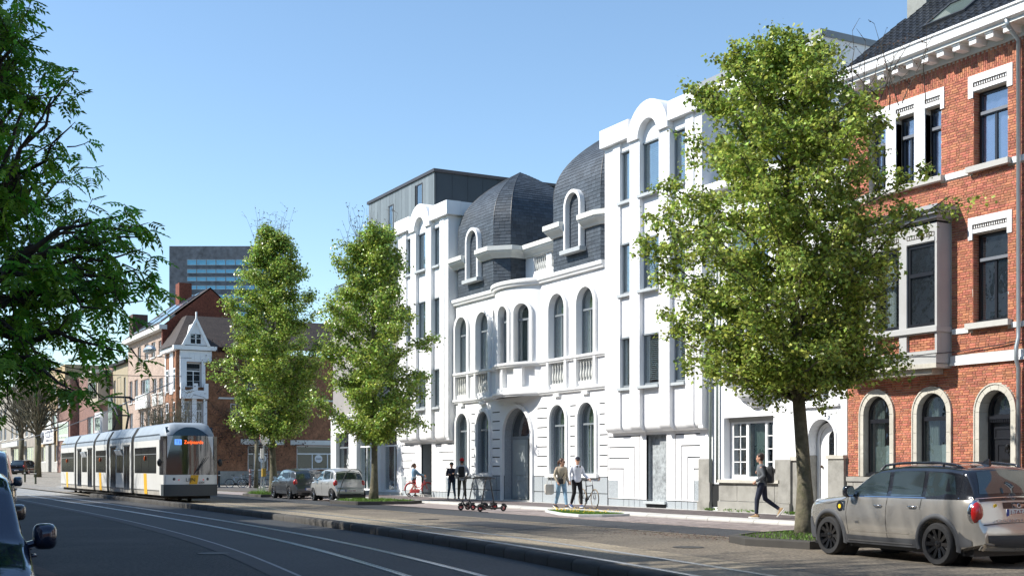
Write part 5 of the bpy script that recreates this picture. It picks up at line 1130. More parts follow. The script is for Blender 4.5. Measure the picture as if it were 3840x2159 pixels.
def prof(zs,rs,amp=.18,ph=0,trim=None):
    def f(z,az): return (1-(.27*max(0,math.cos(az-trim)) if trim is not None and (z<6.6 or z>8.3) else 0))*float(np.interp(z,zs,rs))*(1+amp*math.sin(3*az+ph+z*1.7)+amp*.6*math.sin(5*az-z*2.3+ph))
    return f
tree('linden_tree','big sunlit linden with mossy leaning trunk before the white townhouse','linden' and (-20.0,18.06,.12),3.3,10.9,
     prof([3.0,3.5,4.2,5.2,6.4,7.6,8.7,9.6,10.3,10.9],[1.4,2.4,2.9,3.25,3.35,3.05,2.5,1.8,1.05,.3],.10,1.2,R(61.4)),leaf1,100000,.096,.145,lean=(-.28,-.42),limbs=90,twigs=14,seed=11,clump=.10,
     extra=(((0,0,5.5),(-1.9,-2.7,6.3)),((0,0,5.6),(-1.75,-2.95,6.0))))
tree('pear_tree','slender leafy tree whose thin trunk stands before the shopfront and red bicycle','tree' and (-49.5,20.15,.14),2.9,12.2,
     prof([2.8,3.3,4.4,6,7.5,9,10.5,11.6,12.3],[1.0,1.9,2.35,2.4,2.2,1.75,1.35,.9,.3],.12,.3),leaf2,56000,.125,.13,limbs=54,twigs=12,seed=5,clump=.15,group=None)
tree('pear_tree','bushier leafy tree behind the grey hatchback, nearest the tram','tree' and (-63.0,19.95,.14),3.4,14.4,
     prof([3.2,4,5.5,7,8.5,10,11.5,13,14.2],[1.3,2.4,2.9,2.9,2.75,2.35,1.8,1.1,.3],.12,2.3),leaf2,62000,.14,.16,limbs=58,twigs=12,seed=8,clump=.17)
# bare twiggy tops with a few brown leaves
for nm,lb,loc,z0,z1,s_ in (('dry_twigs','bare brown twigs poking out of the top of the bushier tree',(-63.2,19.9,0),12.8,15.2,21),('dry_twigs','bare brown twigs and dry leaves at the top of the slender tree',(-50.3,20.3,0),10.6,13.1,22),('dry_twigs','thin dry twigs standing out of the right shoulder of the big linden',(-19.0,19.1,0),9.2,10.9,23)):
    rd=random.Random(s_); t_=thing(nm,lb,'twigs',loc); m=M(); PP=[]
    for k in range(26 if s_<23 else 12):
        b=Vector((rd.uniform(-.8,.8),rd.uniform(-.8,.8),z0)); e=b+Vector((rd.uniform(-.7,.7),rd.uniform(-.7,.7),rd.uniform(.5,1)*(z1-z0))); p=branch_path(b,e,4,0,.05,rd); m.tube(p,[.014,.012,.01,.007,.004],3,False)
        for j in range(5): q=Vector(p[rd.randint(1,4)]); w_=q+Vector((rd.gauss(0,.2),rd.gauss(0,.2),rd.uniform(0,.3))); m.tube([q,w_],[.007,.003],3,False); PP+=[tuple(w_),tuple(q.lerp(w_,.5))]
    m.to('twig',barkdk,t_); V,F,T=leafset(np.array(PP),.08 if s_<23 else .05,.6,.7,s_); ob('dry_leaves',rawmesh('dry_leaves',V,F,deadleaf,T),t_,kind='stuff')
# ivy-like dry creeper and bare pollards on the square
def bare(label,loc,h,r_,seed,stem=2.0,n=70,group='bare trees on the square',tr=.13):
    rd=random.Random(seed); t_=thing('bare_tree',label,'bare tree',loc,0,group); M().tube([(0,0,-.1),(.05,0,stem*.5),(0,.05,stem)],[tr*1.4,tr,tr*1.15],9).to('trunk',bark,t_,smooth=True); m=M()
    if h>9: m.tube([(0,0,stem-.2),(.15,.1,stem+(h-stem)*.4),(-.1,.1,h*.85)],[tr,tr*.7,tr*.2],7)
    for k in range(n):
        az=rd.uniform(0,2*PI); f=rd.uniform(.2,1); e=Vector((math.cos(az)*r_*f,math.sin(az)*r_*f,stem+(h-stem)*rd.uniform(.45,1)*(1.15-.4*f))); z_s=stem-.1 if h<9 else rd.uniform(stem-.1,min(h*.8,max(stem,e.z-.5*r_*f))); p=branch_path((rd.uniform(-.05,.05),rd.uniform(-.05,.05),z_s),e,5,-.06,.07,rd); m.tube(p,[tr*.35,tr*.28,tr*.22,tr*.15,tr*.1,.006],4,False)
        for j in range(7):
            q=Vector(p[rd.randint(2,5)]); w_=q+Vector((rd.gauss(0,.45),rd.gauss(0,.45),rd.uniform(-.1,.7))); m.tube(branch_path(q,w_,2,0,.1,rd),[.016,.012,.006],3,False)
    m.to('branches',bark,t_,smooth=True); return t_
bare('pollarded bare tree in front of the cafe windows, right of the sign post',(-88,26.6,.1),6.5,2.0,31,3.6,90)
bare('bare tree fanning up behind the blue parking machine',(-91,20.9,.1),7.5,2.6,32,2.6,110)
bare('tall bare street tree over the distant crossing, beside the black parked car',(-139,18.2,.6),14,5.5,33,4.2,120,tr=.3)
bare('bare tree at the far left edge behind the first one',(-168,20.0,.9),15,6.0,34,4.5,110,tr=.3)
for i,(x,y,h_) in enumerate(((-34,-2.2,20.5),(-52,-2.4,21.5),(-70,-2.2,20.0),(-19,-2.6,17.6))):
    bare('tall bare plane tree on the near pavement, '+['behind the dark parked cars','by the middle of the near row','by the far end of the near row','just beside the camera'][i],(x,y,.12),h_,6.2,40+i,7.5,230,'bare trees on the near pavement',tr=.22)
# --- the ash tree reaching in from the left
AT=thing('ash_tree','dark green ash tree with feathery leaves hanging in from the upper left','ash tree',(-17.0,-2.8,.12))
def leafspray(seed):
    r=random.Random(seed); V=[];F=[]; L=.21
    for k in range(9):
        t=(k//2+1)/5; s=1 if k%2 else -1
        if k==8: t=1; s=0
        b=Vector((L*t*.95,0,-.05*t*t)); d=Vector((.55 if s else 1,s*.85,-.12)).normalized(); u=Vector((-d.y,d.x,0)).normalized(); l=.085*(1-.25*abs(t-.6)); w_=.019
        tip=b+d*l+Vector((0,0,-.015)); mid=b+d*l*.45; n=len(V)
        V+=[tuple(b),tuple(mid+u*w_+Vector((0,0,.006))),tuple(tip),tuple(mid-u*w_+Vector((0,0,.006)))]; F+=[(n,n+1,n+2),(n,n+2,n+3)]
    n=len(V); V+=[(0,-.003,0),(0,.003,0),(L,.0,-.05)]; F.append((n,n+1,n+2)); return np.array(V),np.array(F)
rd=random.Random(77); fw=Vector((-.878,.479,0)); rt=Vector((.479,.878,0))
def IMG(px,py,t): # a point of the crown, t metres out along the view axis of the street
    return Vector((0,0,1.58))+fw*t+rt*(t*(px-1288)/3084)+Vector((0,0,t*(1175-py)/3084))
trunk_top=Vector((-17.0,-2.4,6.0)); tl=Vector((-17.0,-2.8,.12))
M().tube([(0,0,-.1),(.1,.1,2),(0,.3,4.2),(0,.5,6.2),(-.3,.6,9),(-.2,.8,12)],[.36,.28,.24,.21,.15,.05],12).to('trunk',barkdk,AT,smooth=True)
limbs=[((-40,300),13.5,[((70,25),13.5),((40,-30),14),((95,75),13),((20,60),14.5),((50,110),13),((105,130),13.6),((0,10),13),((30,170),14)]),
 ((-60,600),13.5,[((40,60),14),((80,150),14),((120,230),13.5),((215,215),13),((60,330),15),((170,260),12.5)]),
 ((-40,640),14,[((220,330),13),((190,400),14),((130,380),15),((90,450),13),((205,450),14.5)]),
 ((0,690),13,[((350,555),12.5),((395,610),13),((310,640),13.5),((250,560),14.5),((280,700),12.5),((395,640),13.6),((330,590),14)]),
 ((20,760),13.5,[((415,725),12.5),((360,760),13),((300,790),12),((400,770),14),((250,720),15),((385,690),12.2)]),
 ((-20,830),13,[((355,900),12),((250,870),12.5),((180,830),14),((120,880),12)]),
 ((-40,920),12.5,[((225,960),11.8),((235,1000),11.6),((80,930),13),((60,900),12)]),
 ((-80,500),14,[((20,420),14),((60,520),13),((110,600),14),((150,540),15),((40,250),15),((60,180),14)]),
 ((-60,760),12,[((60,700),12),((100,780),13),((180,720),14),((200,650),15),((120,660),12),((60,840),13)])]
m=M(); sp=[]
for (b0,t0,tips) in limbs:
    p0=IMG(*b0,t0)-tl; pth=branch_path(trunk_top-tl+Vector((0,0,rd.uniform(-.8,.8))),p0,4,.03,.03,rd); m.tube(pth,[.10,.085,.07,.06,.05],7,False)
    for (c_,t) in tips:
        e=IMG(c_[0]-40,c_[1]-14,t)-tl; pp=branch_path(p0,e,6,rd.uniform(-.02,.10),.05,rd); m.tube(pp,[.045,.038,.03,.024,.018,.012,.006],5,False)
        for j in range(9):
            k=rd.choice((1,2,2,3,3,4,4,5,5,6,6)); q=Vector(pp[k])+Vector((rd.gauss(0,.05),)*3); ax=(Vector(pp[6])-Vector(pp[0])).normalized()
            w_=q+(ax*rd.uniform(.05,.3)+Vector((rd.gauss(0,.24),rd.gauss(0,.24),rd.gauss(.0,.18))))*(1.0 if k<6 else .6); tw=branch_path(q,w_,3,-.04,.06,rd); m.tube(tw,[.010,.008,.006,.004],3,False)
            for s_ in range(4): f=rd.uniform(.35,1.05); sp.append((Vector(q).lerp(w_,f),ax,w_-q))
m.to('limbs',barkdk,AT,smooth=True)
protos=[leafspray(s_) for s_ in range(3)]; pm=[rawmesh('leaf_spray',v,f,leaf3,np.full(len(f),.5)) for v,f in protos]
rd.shuffle(sp); V=[];F=[];T=[];nv=0
camv=Vector((0,0,1.58))-tl
sp.sort(key=lambda q:(q[0]-camv).length+rd.gauss(0,1.5))
for i,(p,ax,dv) in enumerate(sp):
    yaw=math.atan2(dv.y,dv.x)+rd.gauss(0,.9); eu=(rd.gauss(0,.35),rd.gauss(.35,.4),yaw)
    if i<300: ob('leaf_spray',pm[i%3],AT,tuple(p),eu)
    else:
        from mathutils import Euler
        R3=np.array(Euler(eu).to_matrix()); v,f=protos[i%3]; sc=rd.uniform(.75,1.25); V.append((v*sc)@R3.T+np.array(p)); F.append(f+nv); T.append(np.full(len(f),rd.random())); nv+=len(v)
ob('crown',rawmesh('crown',np.concatenate(V),np.concatenate(F),leaf3,np.concatenate(T)),AT,kind='stuff')
# dry creeper over the corner house
rd=random.Random(5); cr=thing('dry_creeper','brown leafless creeper spreading over the corner house wall and roof edge','creeper',(CX+.1,28,.1)); m=M(); pts=[]
for k in range(120):
    y=rd.uniform(0,7.5); z0=rd.uniform(2,12); p=[(rd.uniform(0,.3),y,z0)]
    for j in range(4): p.append((rd.uniform(.05,.6),p[-1][1]+rd.gauss(0,.5),p[-1][2]+rd.uniform(-.2,.7)))
    m.tube(p,[.03,.025,.02,.015,.01],3,False); pts+=[(a+rd.uniform(0,.3),b+rd.gauss(0,.3),c+rd.gauss(0,.3)) for a,b,c in p for _ in range(9)]
m.to('stem',barkdk,cr); V,F,T=leafset(np.array(pts),.16,.6,.7,5); ob('dry_leaves',rawmesh('dry_leaves',V,F,deadleaf,T),cr,kind='stuff')
# ================================================================ VEHICLES
carglass=MT('car_glass',(.03,.045,.05),.04,spec=1,var=.02,coat=1)
def paint(n,c,metal=.55,rough=.28): return MT(n,c,rough,metal=metal,var=.02,coat=.8)
tailred=MT('tail_light_red',(.38,.012,.01),.15,spec=.8,coat=.5,var=.15,vs=30)
headl=MT('headlight_glass',(.45,.5,.55),.08,spec=1,coat=1)
platew=MT('plate_white',(.72,.72,.70),.4); platered=MT('plate_red',(.30,.02,.03),.5); plateblue=MT('plate_blue',(.02,.06,.30),.4)
cladm=MT('dark_cladding',(.055,.058,.064),.65,var=.1)
class Car:
    """one lofted shell: outline in side view, plan taper, tumblehome; overlays follow the same surface"""
    def __init__(s,out,hw,belt,roofw,plan,zb=.24,cowl=.9,r=.07):
        s.out=out; s.hw=hw; s.belt=belt; s.roofw=roofw; s.plan=sorted(plan); s.zb=zb; s.cowl=cowl; s.r=r
        s.H=max(p[1] for p in out)
    def W(s,x): return s.hw*float(np.interp(x,[p[0] for p in s.plan],[p[1] for p in s.plan]))
    def Y(s,x,z):
        b=s.belt; k=float(np.interp(z,[0,.2,.36,.62,b-.12,b,b+.06,s.H-.1,s.H],[.9,.93,.975,1,.985,.955,.91,s.roofw+.035,s.roofw])); return s.W(x)*k
    def resample(s,n=84):
        P=s.out; L=[0]
        for a,b in zip(P,P[1:]): L.append(L[-1]+math.hypot(a[0]-b[0],a[1]-b[1]))
        q=np.linspace(0,L[-1],n); return list(zip(np.interp(q,L,[p[0] for p in P]),np.interp(q,L,[p[1] for p in P])))
    def zbot(s,x): return s.zb+max(0,abs(x)-1.75)*.25
    def body(s,mats,darktop=True):
        pts=s.resample(); rings=[]
        for i,(x,zt) in enumerate(pts):
            zb=min(s.zbot(x),zt-.02); r=min(s.r,(zt-zb)*.45); a=pts[max(0,i-1)]; b=pts[min(len(pts)-1,i+1)]; t=Vector((b[0]-a[0],0,b[1]-a[1])).normalized(); nrm=Vector((-t.z,0,t.x)); 
            if nrm.z<-.2: nrm=-nrm
            if i<len(pts)*.5 and nrm.x<0 and abs(nrm.x)>.5: nrm=-nrm
            if i>len(pts)*.5 and nrm.x>0 and abs(nrm.x)>.5: nrm=-nrm
            half=[(x,0,zb),(x,s.Y(x,zb)*.9,zb)]
            q_=min(s.belt,zt-r)
            for z in [zb+.03+(q_-zb-.03)*j/5 for j in range(6)]+[q_+(zt-r-q_)*j/4 for j in(1,2,3,4)]: half.append((x,s.Y(x,z),z))
            yt=s.Y(x,zt-r)
            for k in(1,2,3): an=PI/2*k/3; half.append((x,yt-r*(1-math.cos(an)),zt-r+r*math.sin(an)))
            ye=yt-r; c=.055
            for f in(.75,.5,.25,0): 
                q=nrm*(c*(1-f*f)*min(1,ye/.5)); half.append((x+q.x,ye*f,zt+q.z))
            full=half+[(p[0],-p[1],p[2]) for p in half[-2:0:-1]]; rings.append(full)
        m=M(); m.loft(rings); cen=lambda f:[sum(m.v[i][k] for i in f)/len(f) for k in range(3)]
        if darktop:
            for q,f in enumerate(m.f):
                c=cen(f)
                if c[2]>s.belt+.005 and c[0]<s.cowl: m.m[q]=1
        me=m.mesh('body',mats,smooth=42); return me
    def cut(s,me,wheels,rw,depth=0):
        keep=me.copy()
        o=link(bpy.data.objects.new('tmp',me)); cm=M()
        for x in wheels:
            for sg in(-1,1): cm.lathe([(rw,0),(rw,.42)],28,(x,(s.hw+.2 if sg>0 else -s.hw-.2)-(.42 if sg>0 else 0),rw-.07),'y')
        c=link(bpy.data.objects.new('tmpc',cm.mesh('c',blackpl))); md=o.modifiers.new('b','BOOLEAN'); md.object=c; md.operation='DIFFERENCE'; md.solver='EXACT' if depth!=1 else 'FAST'
        bpy.context.view_layer.update(); dg=bpy.context.evaluated_depsgraph_get(); r=bpy.data.meshes.new_from_object(o.evaluated_get(dg)); n=len(r.polygons)
        bpy.data.objects.remove(o); bpy.data.objects.remove(c); ok=n>500 and max(abs(v.co.y) for v in r.vertices)<s.hw*1.03; return r if ok or depth>2 else s.cut(keep,wheels,rw+.004*(depth+1),depth+1)
    def patch(s,bot,top,off=.004,n=4,side=1):
        """side overlay between two chains of (x,z)"""
        rows=[]
        for j in range(n+1):
            f=j/n; row=[]
            for (a,b),(c,d) in zip(bot,top): x=a+(c-a)*f; z=b+(d-b)*f; row.append((x,side*(s.Y(x,z)+off),z))
            rows.append(row)
        return rows
    def side(s,name,mat,root,bot,top,off=.004,sides=(1,-1),th=.0):
        for sd in sides: M().grid(s.patch(bot,top,off,4,sd)).to(name,mat,root,smooth=True)
    def seam(s,root,pts,mat=None,r=.004,name='door_seam',sides=(1,-1),off=.001):
        for sd in sides:
            P=[]
            for (a,b),(c,d) in zip(pts,pts[1:]):
                for k in range(4): P.append((a+(c-a)*k/4,b+(d-b)*k/4))
            P.append(pts[-1]); M().tube([(x,sd*(s.Y(x,z)+off),z) for x,z in P],r,4).to(name,mat or blackpl,root)
    def span(s,name,mat,root,z0,z1,y0,y1,rear=True,off=.006,nz=5,ny=8,hump=.055):
        """overlay across the tail (rear) or the windscreen: outline between heights z0..z1, half widths y0..y1"""
        P=[p for p in s.resample(400)]; h=len(P)//2; P=P[h:] if rear else P[:h]; zs=[p[1] for p in P]; rows=[]
        for j in range(nz+1):
            z=z0+(z1-z0)*j/nz; i=min(range(len(P)),key=lambda q:abs(zs[q]-z)); a,b=P[max(0,i-2)],P[min(len(P)-1,i+2)]; t=Vector((b[0]-a[0],0,b[1]-a[1])).normalized(); nr=Vector((-t.z,0,t.x))
            if (nr.x>0)==rear: nr=-nr
            hw=y0+(y1-y0)*j/nz; ye=s.Y(P[i][0],P[i][1]-s.r)-s.r; row=[]
            for k in range(ny+1): y=-hw+2*hw*k/ny; q=nr*(hump*(1-min(1,abs(y)/ye)**2)+off); row.append((P[i][0]+q.x,y,P[i][1]+q.z))
            rows.append(row)
        return M().grid(rows).to(name,mat,root,smooth=True)
    def xrear(s,z,rear=True):
        P=s.resample(300); h=len(P)//2; P=P[h:] if rear else P[:h]; return min(P,key=lambda p:abs(p[1]-z))[0]
def wheel(root,x,y,r,rimm,sp=10,w_=.2,kind=0):
    sg=1 if y>0 else -1; m=M(); t=w_/2
    pr=[(r*.72,-t),(r*.76,-t*1.0),(r*.93,-t*1.02),(r*.985,-t*.8),(r,-t*.4),(r,t*.4),(r*.985,t*.8),(r*.93,t*1.02),(r*.76,t),(r*.72,t)]
    m.lathe(pr,32,(0,0,0),'y',False); w=m.to('wheel',rubber,root,smooth=35,loc=(x,y,r)); q=M(); q.lathe([(r*.73,-sg*t*.9),(r*.74,sg*t*.95),(r*.70,sg*t*.95),(r*.66,sg*t*.35),(.02,sg*t*.3)],32,(0,0,0),'y',False); q.mi=1
    for k in range(sp):
        a=2*PI*k/sp; ca,sa=math.cos(a),math.sin(a); P=lambda rr,o,h:(ca*rr-sa*o,sg*h,sa*rr+ca*o); w0=r*(.10 if kind==0 else .17)
        q.add([P(r*.12,-w0*.6,t*.55),P(r*.12,w0*.6,t*.55),P(r*.69,w0,t*.9),P(r*.69,-w0,t*.9),P(r*.12,-w0*.6,t*.30),P(r*.12,w0*.6,t*.30),P(r*.69,w0,t*.5),P(r*.69,-w0,t*.5)],[(0,1,2,3),(0,4,5,1),(1,5,6,2),(3,2,6,7),(0,3,7,4)])
    q.lathe([(r*.16,sg*t*.3),(r*.16,sg*t*.68),(r*.10,sg*t*.74),(.01,sg*t*.76)],14,(0,0,0),'y',False); o=q.mesh('rim',[blackpl,rimm],45); ob('rim',o,w)
    return w
def mirrorp(root,c,x,z,mat,size=1,glassx=-1):
    for sg in(1,-1):
        y=c.Y(x,z); m=M(); se=lambda a,e:math.copysign(abs(a)**e,a)
        m.loft([[(x+dx*size,sg*(y+.13*size+.088*size*w_*se(math.cos(2*PI*i/18),.55)),z+.06+.100*size*h_*se(math.sin(2*PI*i/18),.6)) for i in range(18)] for dx,w_,h_ in((.095,.35,.35),(.085,.62,.66),(.05,.88,.9),(0,1,1),(-.045,1,1),(-.06,.94,.92))]); m.tube([(x,sg*(y-.02),z-.01),(x,sg*(y+.08),z+.02)],.03*size,6); o=m.to('wing_mirror',mat,root,smooth=50)
        M().lathe([(.01,-.002),(.085*size,-.002),(.085*size,.002),(.01,.002)],14,(x-.075*size,sg*(y+.13*size),z+.06),'x').to('mirror_glass',chrome,o)
def plate_(root,x,z,txt,mat=platew,tc=None,rz=-90,w_=.52,rear=True):
    s=-1 if rear else 1; p=B('number_plate',mat,root,(min(x,x+s*.012),max(x,x+s*.012),-w_/2,w_/2,z-.055,z+.055)); B('plate_band',plateblue,p,(min(x+s*.012,x+s*.014),max(x+s*.012,x+s*.014),w_/2-.05 if rear else -w_/2,w_/2 if rear else -w_/2+.05,z-.055,z+.055))
    text('plate_lettering',txt,.105,tc or MT('plate_ink',(.25,.02,.03),.5),p,(x+s*.014,-.02,z-.035),(R(90),0,R(-90 if rear else 90)),.001,sx=.92)
def hatch(root,bodym,c,wb,r,rimm,win,seams,dark=None,sp=10,lights=1,handles=(),mir=(.72,1.0),kind=0,rw=None,plate=None,topm=None):
    me=c.cut(c.body([bodym,topm or bodym]),(wb/2,-wb/2),(rw or r+.055)); ob('body',me,root)
    for x in(wb/2,-wb/2):
        for sg in(1,-1): wheel(root,x,sg*(c.hw-.115),r,rimm,sp,.2,kind); M().lathe([(rw or r+.05,0),(.02,0),(.02,.01)],24,(x,sg*(c.hw-.42),r),'y').to('wheel_arch',dark or blackpl,root)
    B('underbody',blackpl,root,(-wb/2-.6,wb/2+.6,-c.hw+.2,c.hw-.2,.17,.32))
    for b,t in win:
        for sd in(1,-1): M().grid(c.patch(b,t,.005,4,sd)).to('side_window',carglass,root,smooth=True)
    for s_ in seams: c.seam(root,s_)
    for x,z in handles:
        for sg in(1,-1): y=c.Y(x,z); M().tube([(x+.09,sg*(y+.005),z),(x+.07,sg*(y+.035),z),(x-.07,sg*(y+.035),z),(x-.09,sg*(y+.005),z)],.012,6).to('door_handle',chrome if topm else bodym,root,smooth=True)
    mirrorp(root,c,mir[0],mir[1],topm or bodym)
# --- the champagne crossover parked at the right edge
champ=paint('champagne_metallic',(.50,.475,.43),.68,.20); blackgl=paint('gloss_black_roof',(.018,.020,.026),.1,.10)
c=Car([(2.06,.26),(2.12,.40),(2.13,.60),(2.10,.76),(2.00,.87),(1.80,.95),(1.45,1.00),(1.1,1.035),(.93,1.05),(.62,1.25),(.32,1.43),(.08,1.50),(-.4,1.545),(-.9,1.55),(-1.4,1.53),(-1.72,1.49),(-1.82,1.46),(-1.93,1.28),(-2.01,1.08),(-2.06,.98),(-2.10,.80),(-2.12,.68),(-2.18,.60),(-2.18,.42),(-2.08,.28)],.905,1.03,.80,[(2.13,.66),(2.05,.80),(1.85,.91),(1.5,.97),(0,1),(-1.5,.995),(-1.85,.95),(-2.05,.88),(-2.18,.80)],cowl=.95,r=.085)
mc=thing('parked_car','champagne crossover car with black roof and roof rails, parked at the right edge','car',(-14.85,15.95,ZF),R(180-5.5))
hatch(mc,champ,c,2.67,.335,MT('black_alloy',(.02,.02,.022),.2,metal=.5,coat=.5),
 [([(.86,1.06),(.50,1.055),(.1,1.055),(-.14,1.055)],[(.50,1.27),(.28,1.40),(.08,1.445),(-.14,1.46)]),([(-.24,1.055),(-.6,1.055),(-.95,1.06)],[(-.24,1.462),(-.6,1.47),(-.95,1.46)]),([(-1.04,1.06),(-1.35,1.07),(-1.68,1.085)],[(-1.04,1.455),(-1.35,1.445),(-1.60,1.40)])],
 [[(.82,1.03),(.86,.75),(.80,.40)],[(-.18,1.03),(-.17,.7),(-.20,.36)],[(-.98,1.03),(-.97,.86)],[(1.9,.93),(1.35,.90),(1.0,.96),(.86,1.02)],[(-1.72,1.03),(-1.76,1.45)]],handles=((.02,.90),(-.80,.905)),topm=blackgl,mir=(.70,1.06),rw=.40)
c.side('bright_belt_line',chrome,mc,[(.88,1.035),(0,1.038),(-1,1.042),(-1.75,1.055)],[(.88,1.048),(0,1.05),(-1,1.055),(-1.75,1.068)],.006)
for x in(1.335,-1.335):
    for sd in(1,-1):
        m=M(); rows=[[],[],[],[]]
        for k in range(25):
            a=R(-14+k*208/24)
            for j,(rr,o) in enumerate(((.395,-.02),(.40,.022),(.455,.022),(.475,.002))): X=x+rr*math.cos(a); Z=.335+rr*math.sin(a); rows[j].append((X,sd*(c.Y(X,max(Z,.26))+o),Z))
        m.grid(rows).to('arch_cladding',cladm,mc,smooth=True)
c.side('sill_cladding',cladm,mc,[(.93,.245),(0,.245),(-.93,.245)],[(.93,.385),(0,.375),(-.93,.385)],.015); c.side('sill_strip',chrome and MT('satin_strip',(.25,.26,.28),.3,metal=.8),mc,[(.8,.285),(0,.285),(-.8,.285)],[(.8,.31),(0,.31),(-.8,.31)],.024)
c.side('bumper_cladding',cladm,mc,[(-1.76,.30),(-1.9,.32),(-2.0,.34)],[(-1.80,.55),(-1.9,.46),(-2.0,.42)],.012); c.side('bumper_cladding',cladm,mc,[(1.76,.28),(1.9,.28),(2.02,.30)],[(1.80,.50),(1.9,.66),(2.02,.62)],.012)
c.side('door_crease',paint('champagne_light',(.45,.42,.37),.6,.3),mc,[(.72,.455),(0,.45),(-.72,.46)],[(.72,.475),(0,.47),(-.72,.48)],.006)
c.span('windscreen',carglass,mc,1.10,1.42,.66,.60,False); rg=c.span('rear_window',carglass,mc,1.12,1.44,.66,.57,True)
c.span('boot_panel_line',blackpl,mc,1.065,1.075,.72,.72,True,.004,1); c.span('rear_bumper_line',blackpl,mc,.655,.665,.70,.70,True,.004,1); c.span('rear_diffuser',cladm,mc,.34,.50,.62,.66,True,.008); c.span('plate_recess',blackgl,mc,.90,.985,.30,.30,True,.004); c.span('bright_line',chrome,mc,1.050,1.062,.76,.76,True,.006,1)
xr=c.xrear
for sg in(1,-1):
    m=M(); m.sphere((-2.0,sg*.735,.84),.12,18,12,(.86,1.10,1.62)); ring=m.to('tail_light_surround',chrome,mc,smooth=True); m=M(); m.sphere((-2.028,sg*.745,.84),.12,18,12,(.80,.94,1.42)); m.to('tail_light',tailred,mc,smooth=True)
    m=M(); m.box(-2.155,-2.13,sg*.62-.03,sg*.62+.03,.45,.58); m.to('rear_reflector',tailred,mc); m=M(); m.sphere((1.93,sg*.60,.84),.13,14,9,(.7,1,1)); m.to('headlight',headl,mc,smooth=True)
    m=M(); m.tube([(.28,sg*.60,1.48),(.14,sg*.615,1.565),(-.3,sg*.62,1.60),(-1.0,sg*.615,1.605),(-1.45,sg*.60,1.57),(-1.62,sg*.585,1.50)],.021,8); m.tube([(-.05,sg*.615,1.52),(-.05,sg*.62,1.59)],.02,6); m.tube([(-1.2,sg*.61,1.53),(-1.2,sg*.61,1.6)],.02,6); m.to('roof_rail',blackgl,mc,smooth=True)
m=M(); m.loft([[(-1.35,-.03,1.58),(-1.35,.03,1.58),(-1.55,.03,1.565),(-1.55,-.03,1.565)],[(-1.50,-.008,1.66),(-1.50,.008,1.66),(-1.54,.008,1.65),(-1.54,-.008,1.65)]]); m.to('antenna_fin',blackgl,mc)
plate_(mc,xr(.84)-.045,.84,'1·TAT·286'); text('boot_lettering','COUNTRYMAN',.062,chrome,mc,(xr(.715)-.065,0,.70),(R(90),0,R(-90)),.003,sx=2.3)
m=M(); X=xr(.94)-.062; m.torus((X,0,.945),.030,.006,'x',16,5)
for sg in(-1,1):
    for k in range(3): m.box(X-.004,X+.004,min(sg*.035,sg*(.125-.03*k)),max(sg*.035,sg*(.125-.03*k)),.955-.017*k,.965-.017*k)
m.to('winged_badge',chrome,mc)
for sd in(1,-1):
    X=1.02; y=c.Y(X,.86); m=M(); m.lathe([(.01,.0),(.085,.0),(.085,.012),(.01,.012)],20,(X,sd*y-(0 if sd>0 else .012),.86),'y'); o=m.to('charge_flap',blackpl,mc); M().lathe([(.01,0),(.038,0),(.038,.003),(.01,.003)],14,(X,sd*(y+.013)-(0 if sd>0 else .003),.86),'y').to('yellow_emblem',yellow,o)
    c.side('side_scuttle',chrome,mc,[(.93,.79),(.90,.80)],[(1.08,.955),(.90,.96)],.008,(sd,))
m=M(); m.lathe([(.01,0),(.035,0),(.035,.004)],14,(xr(.94)-.035,.44,.94),'x'); m.to('green_emblem',yellow,mc)
c.side('badge_strip',MT('satin_strip',(.25,.26,.28),.3),mc,[(.60,.59),(.52,.59)],[(.60,.625),(.52,.625)],.006)
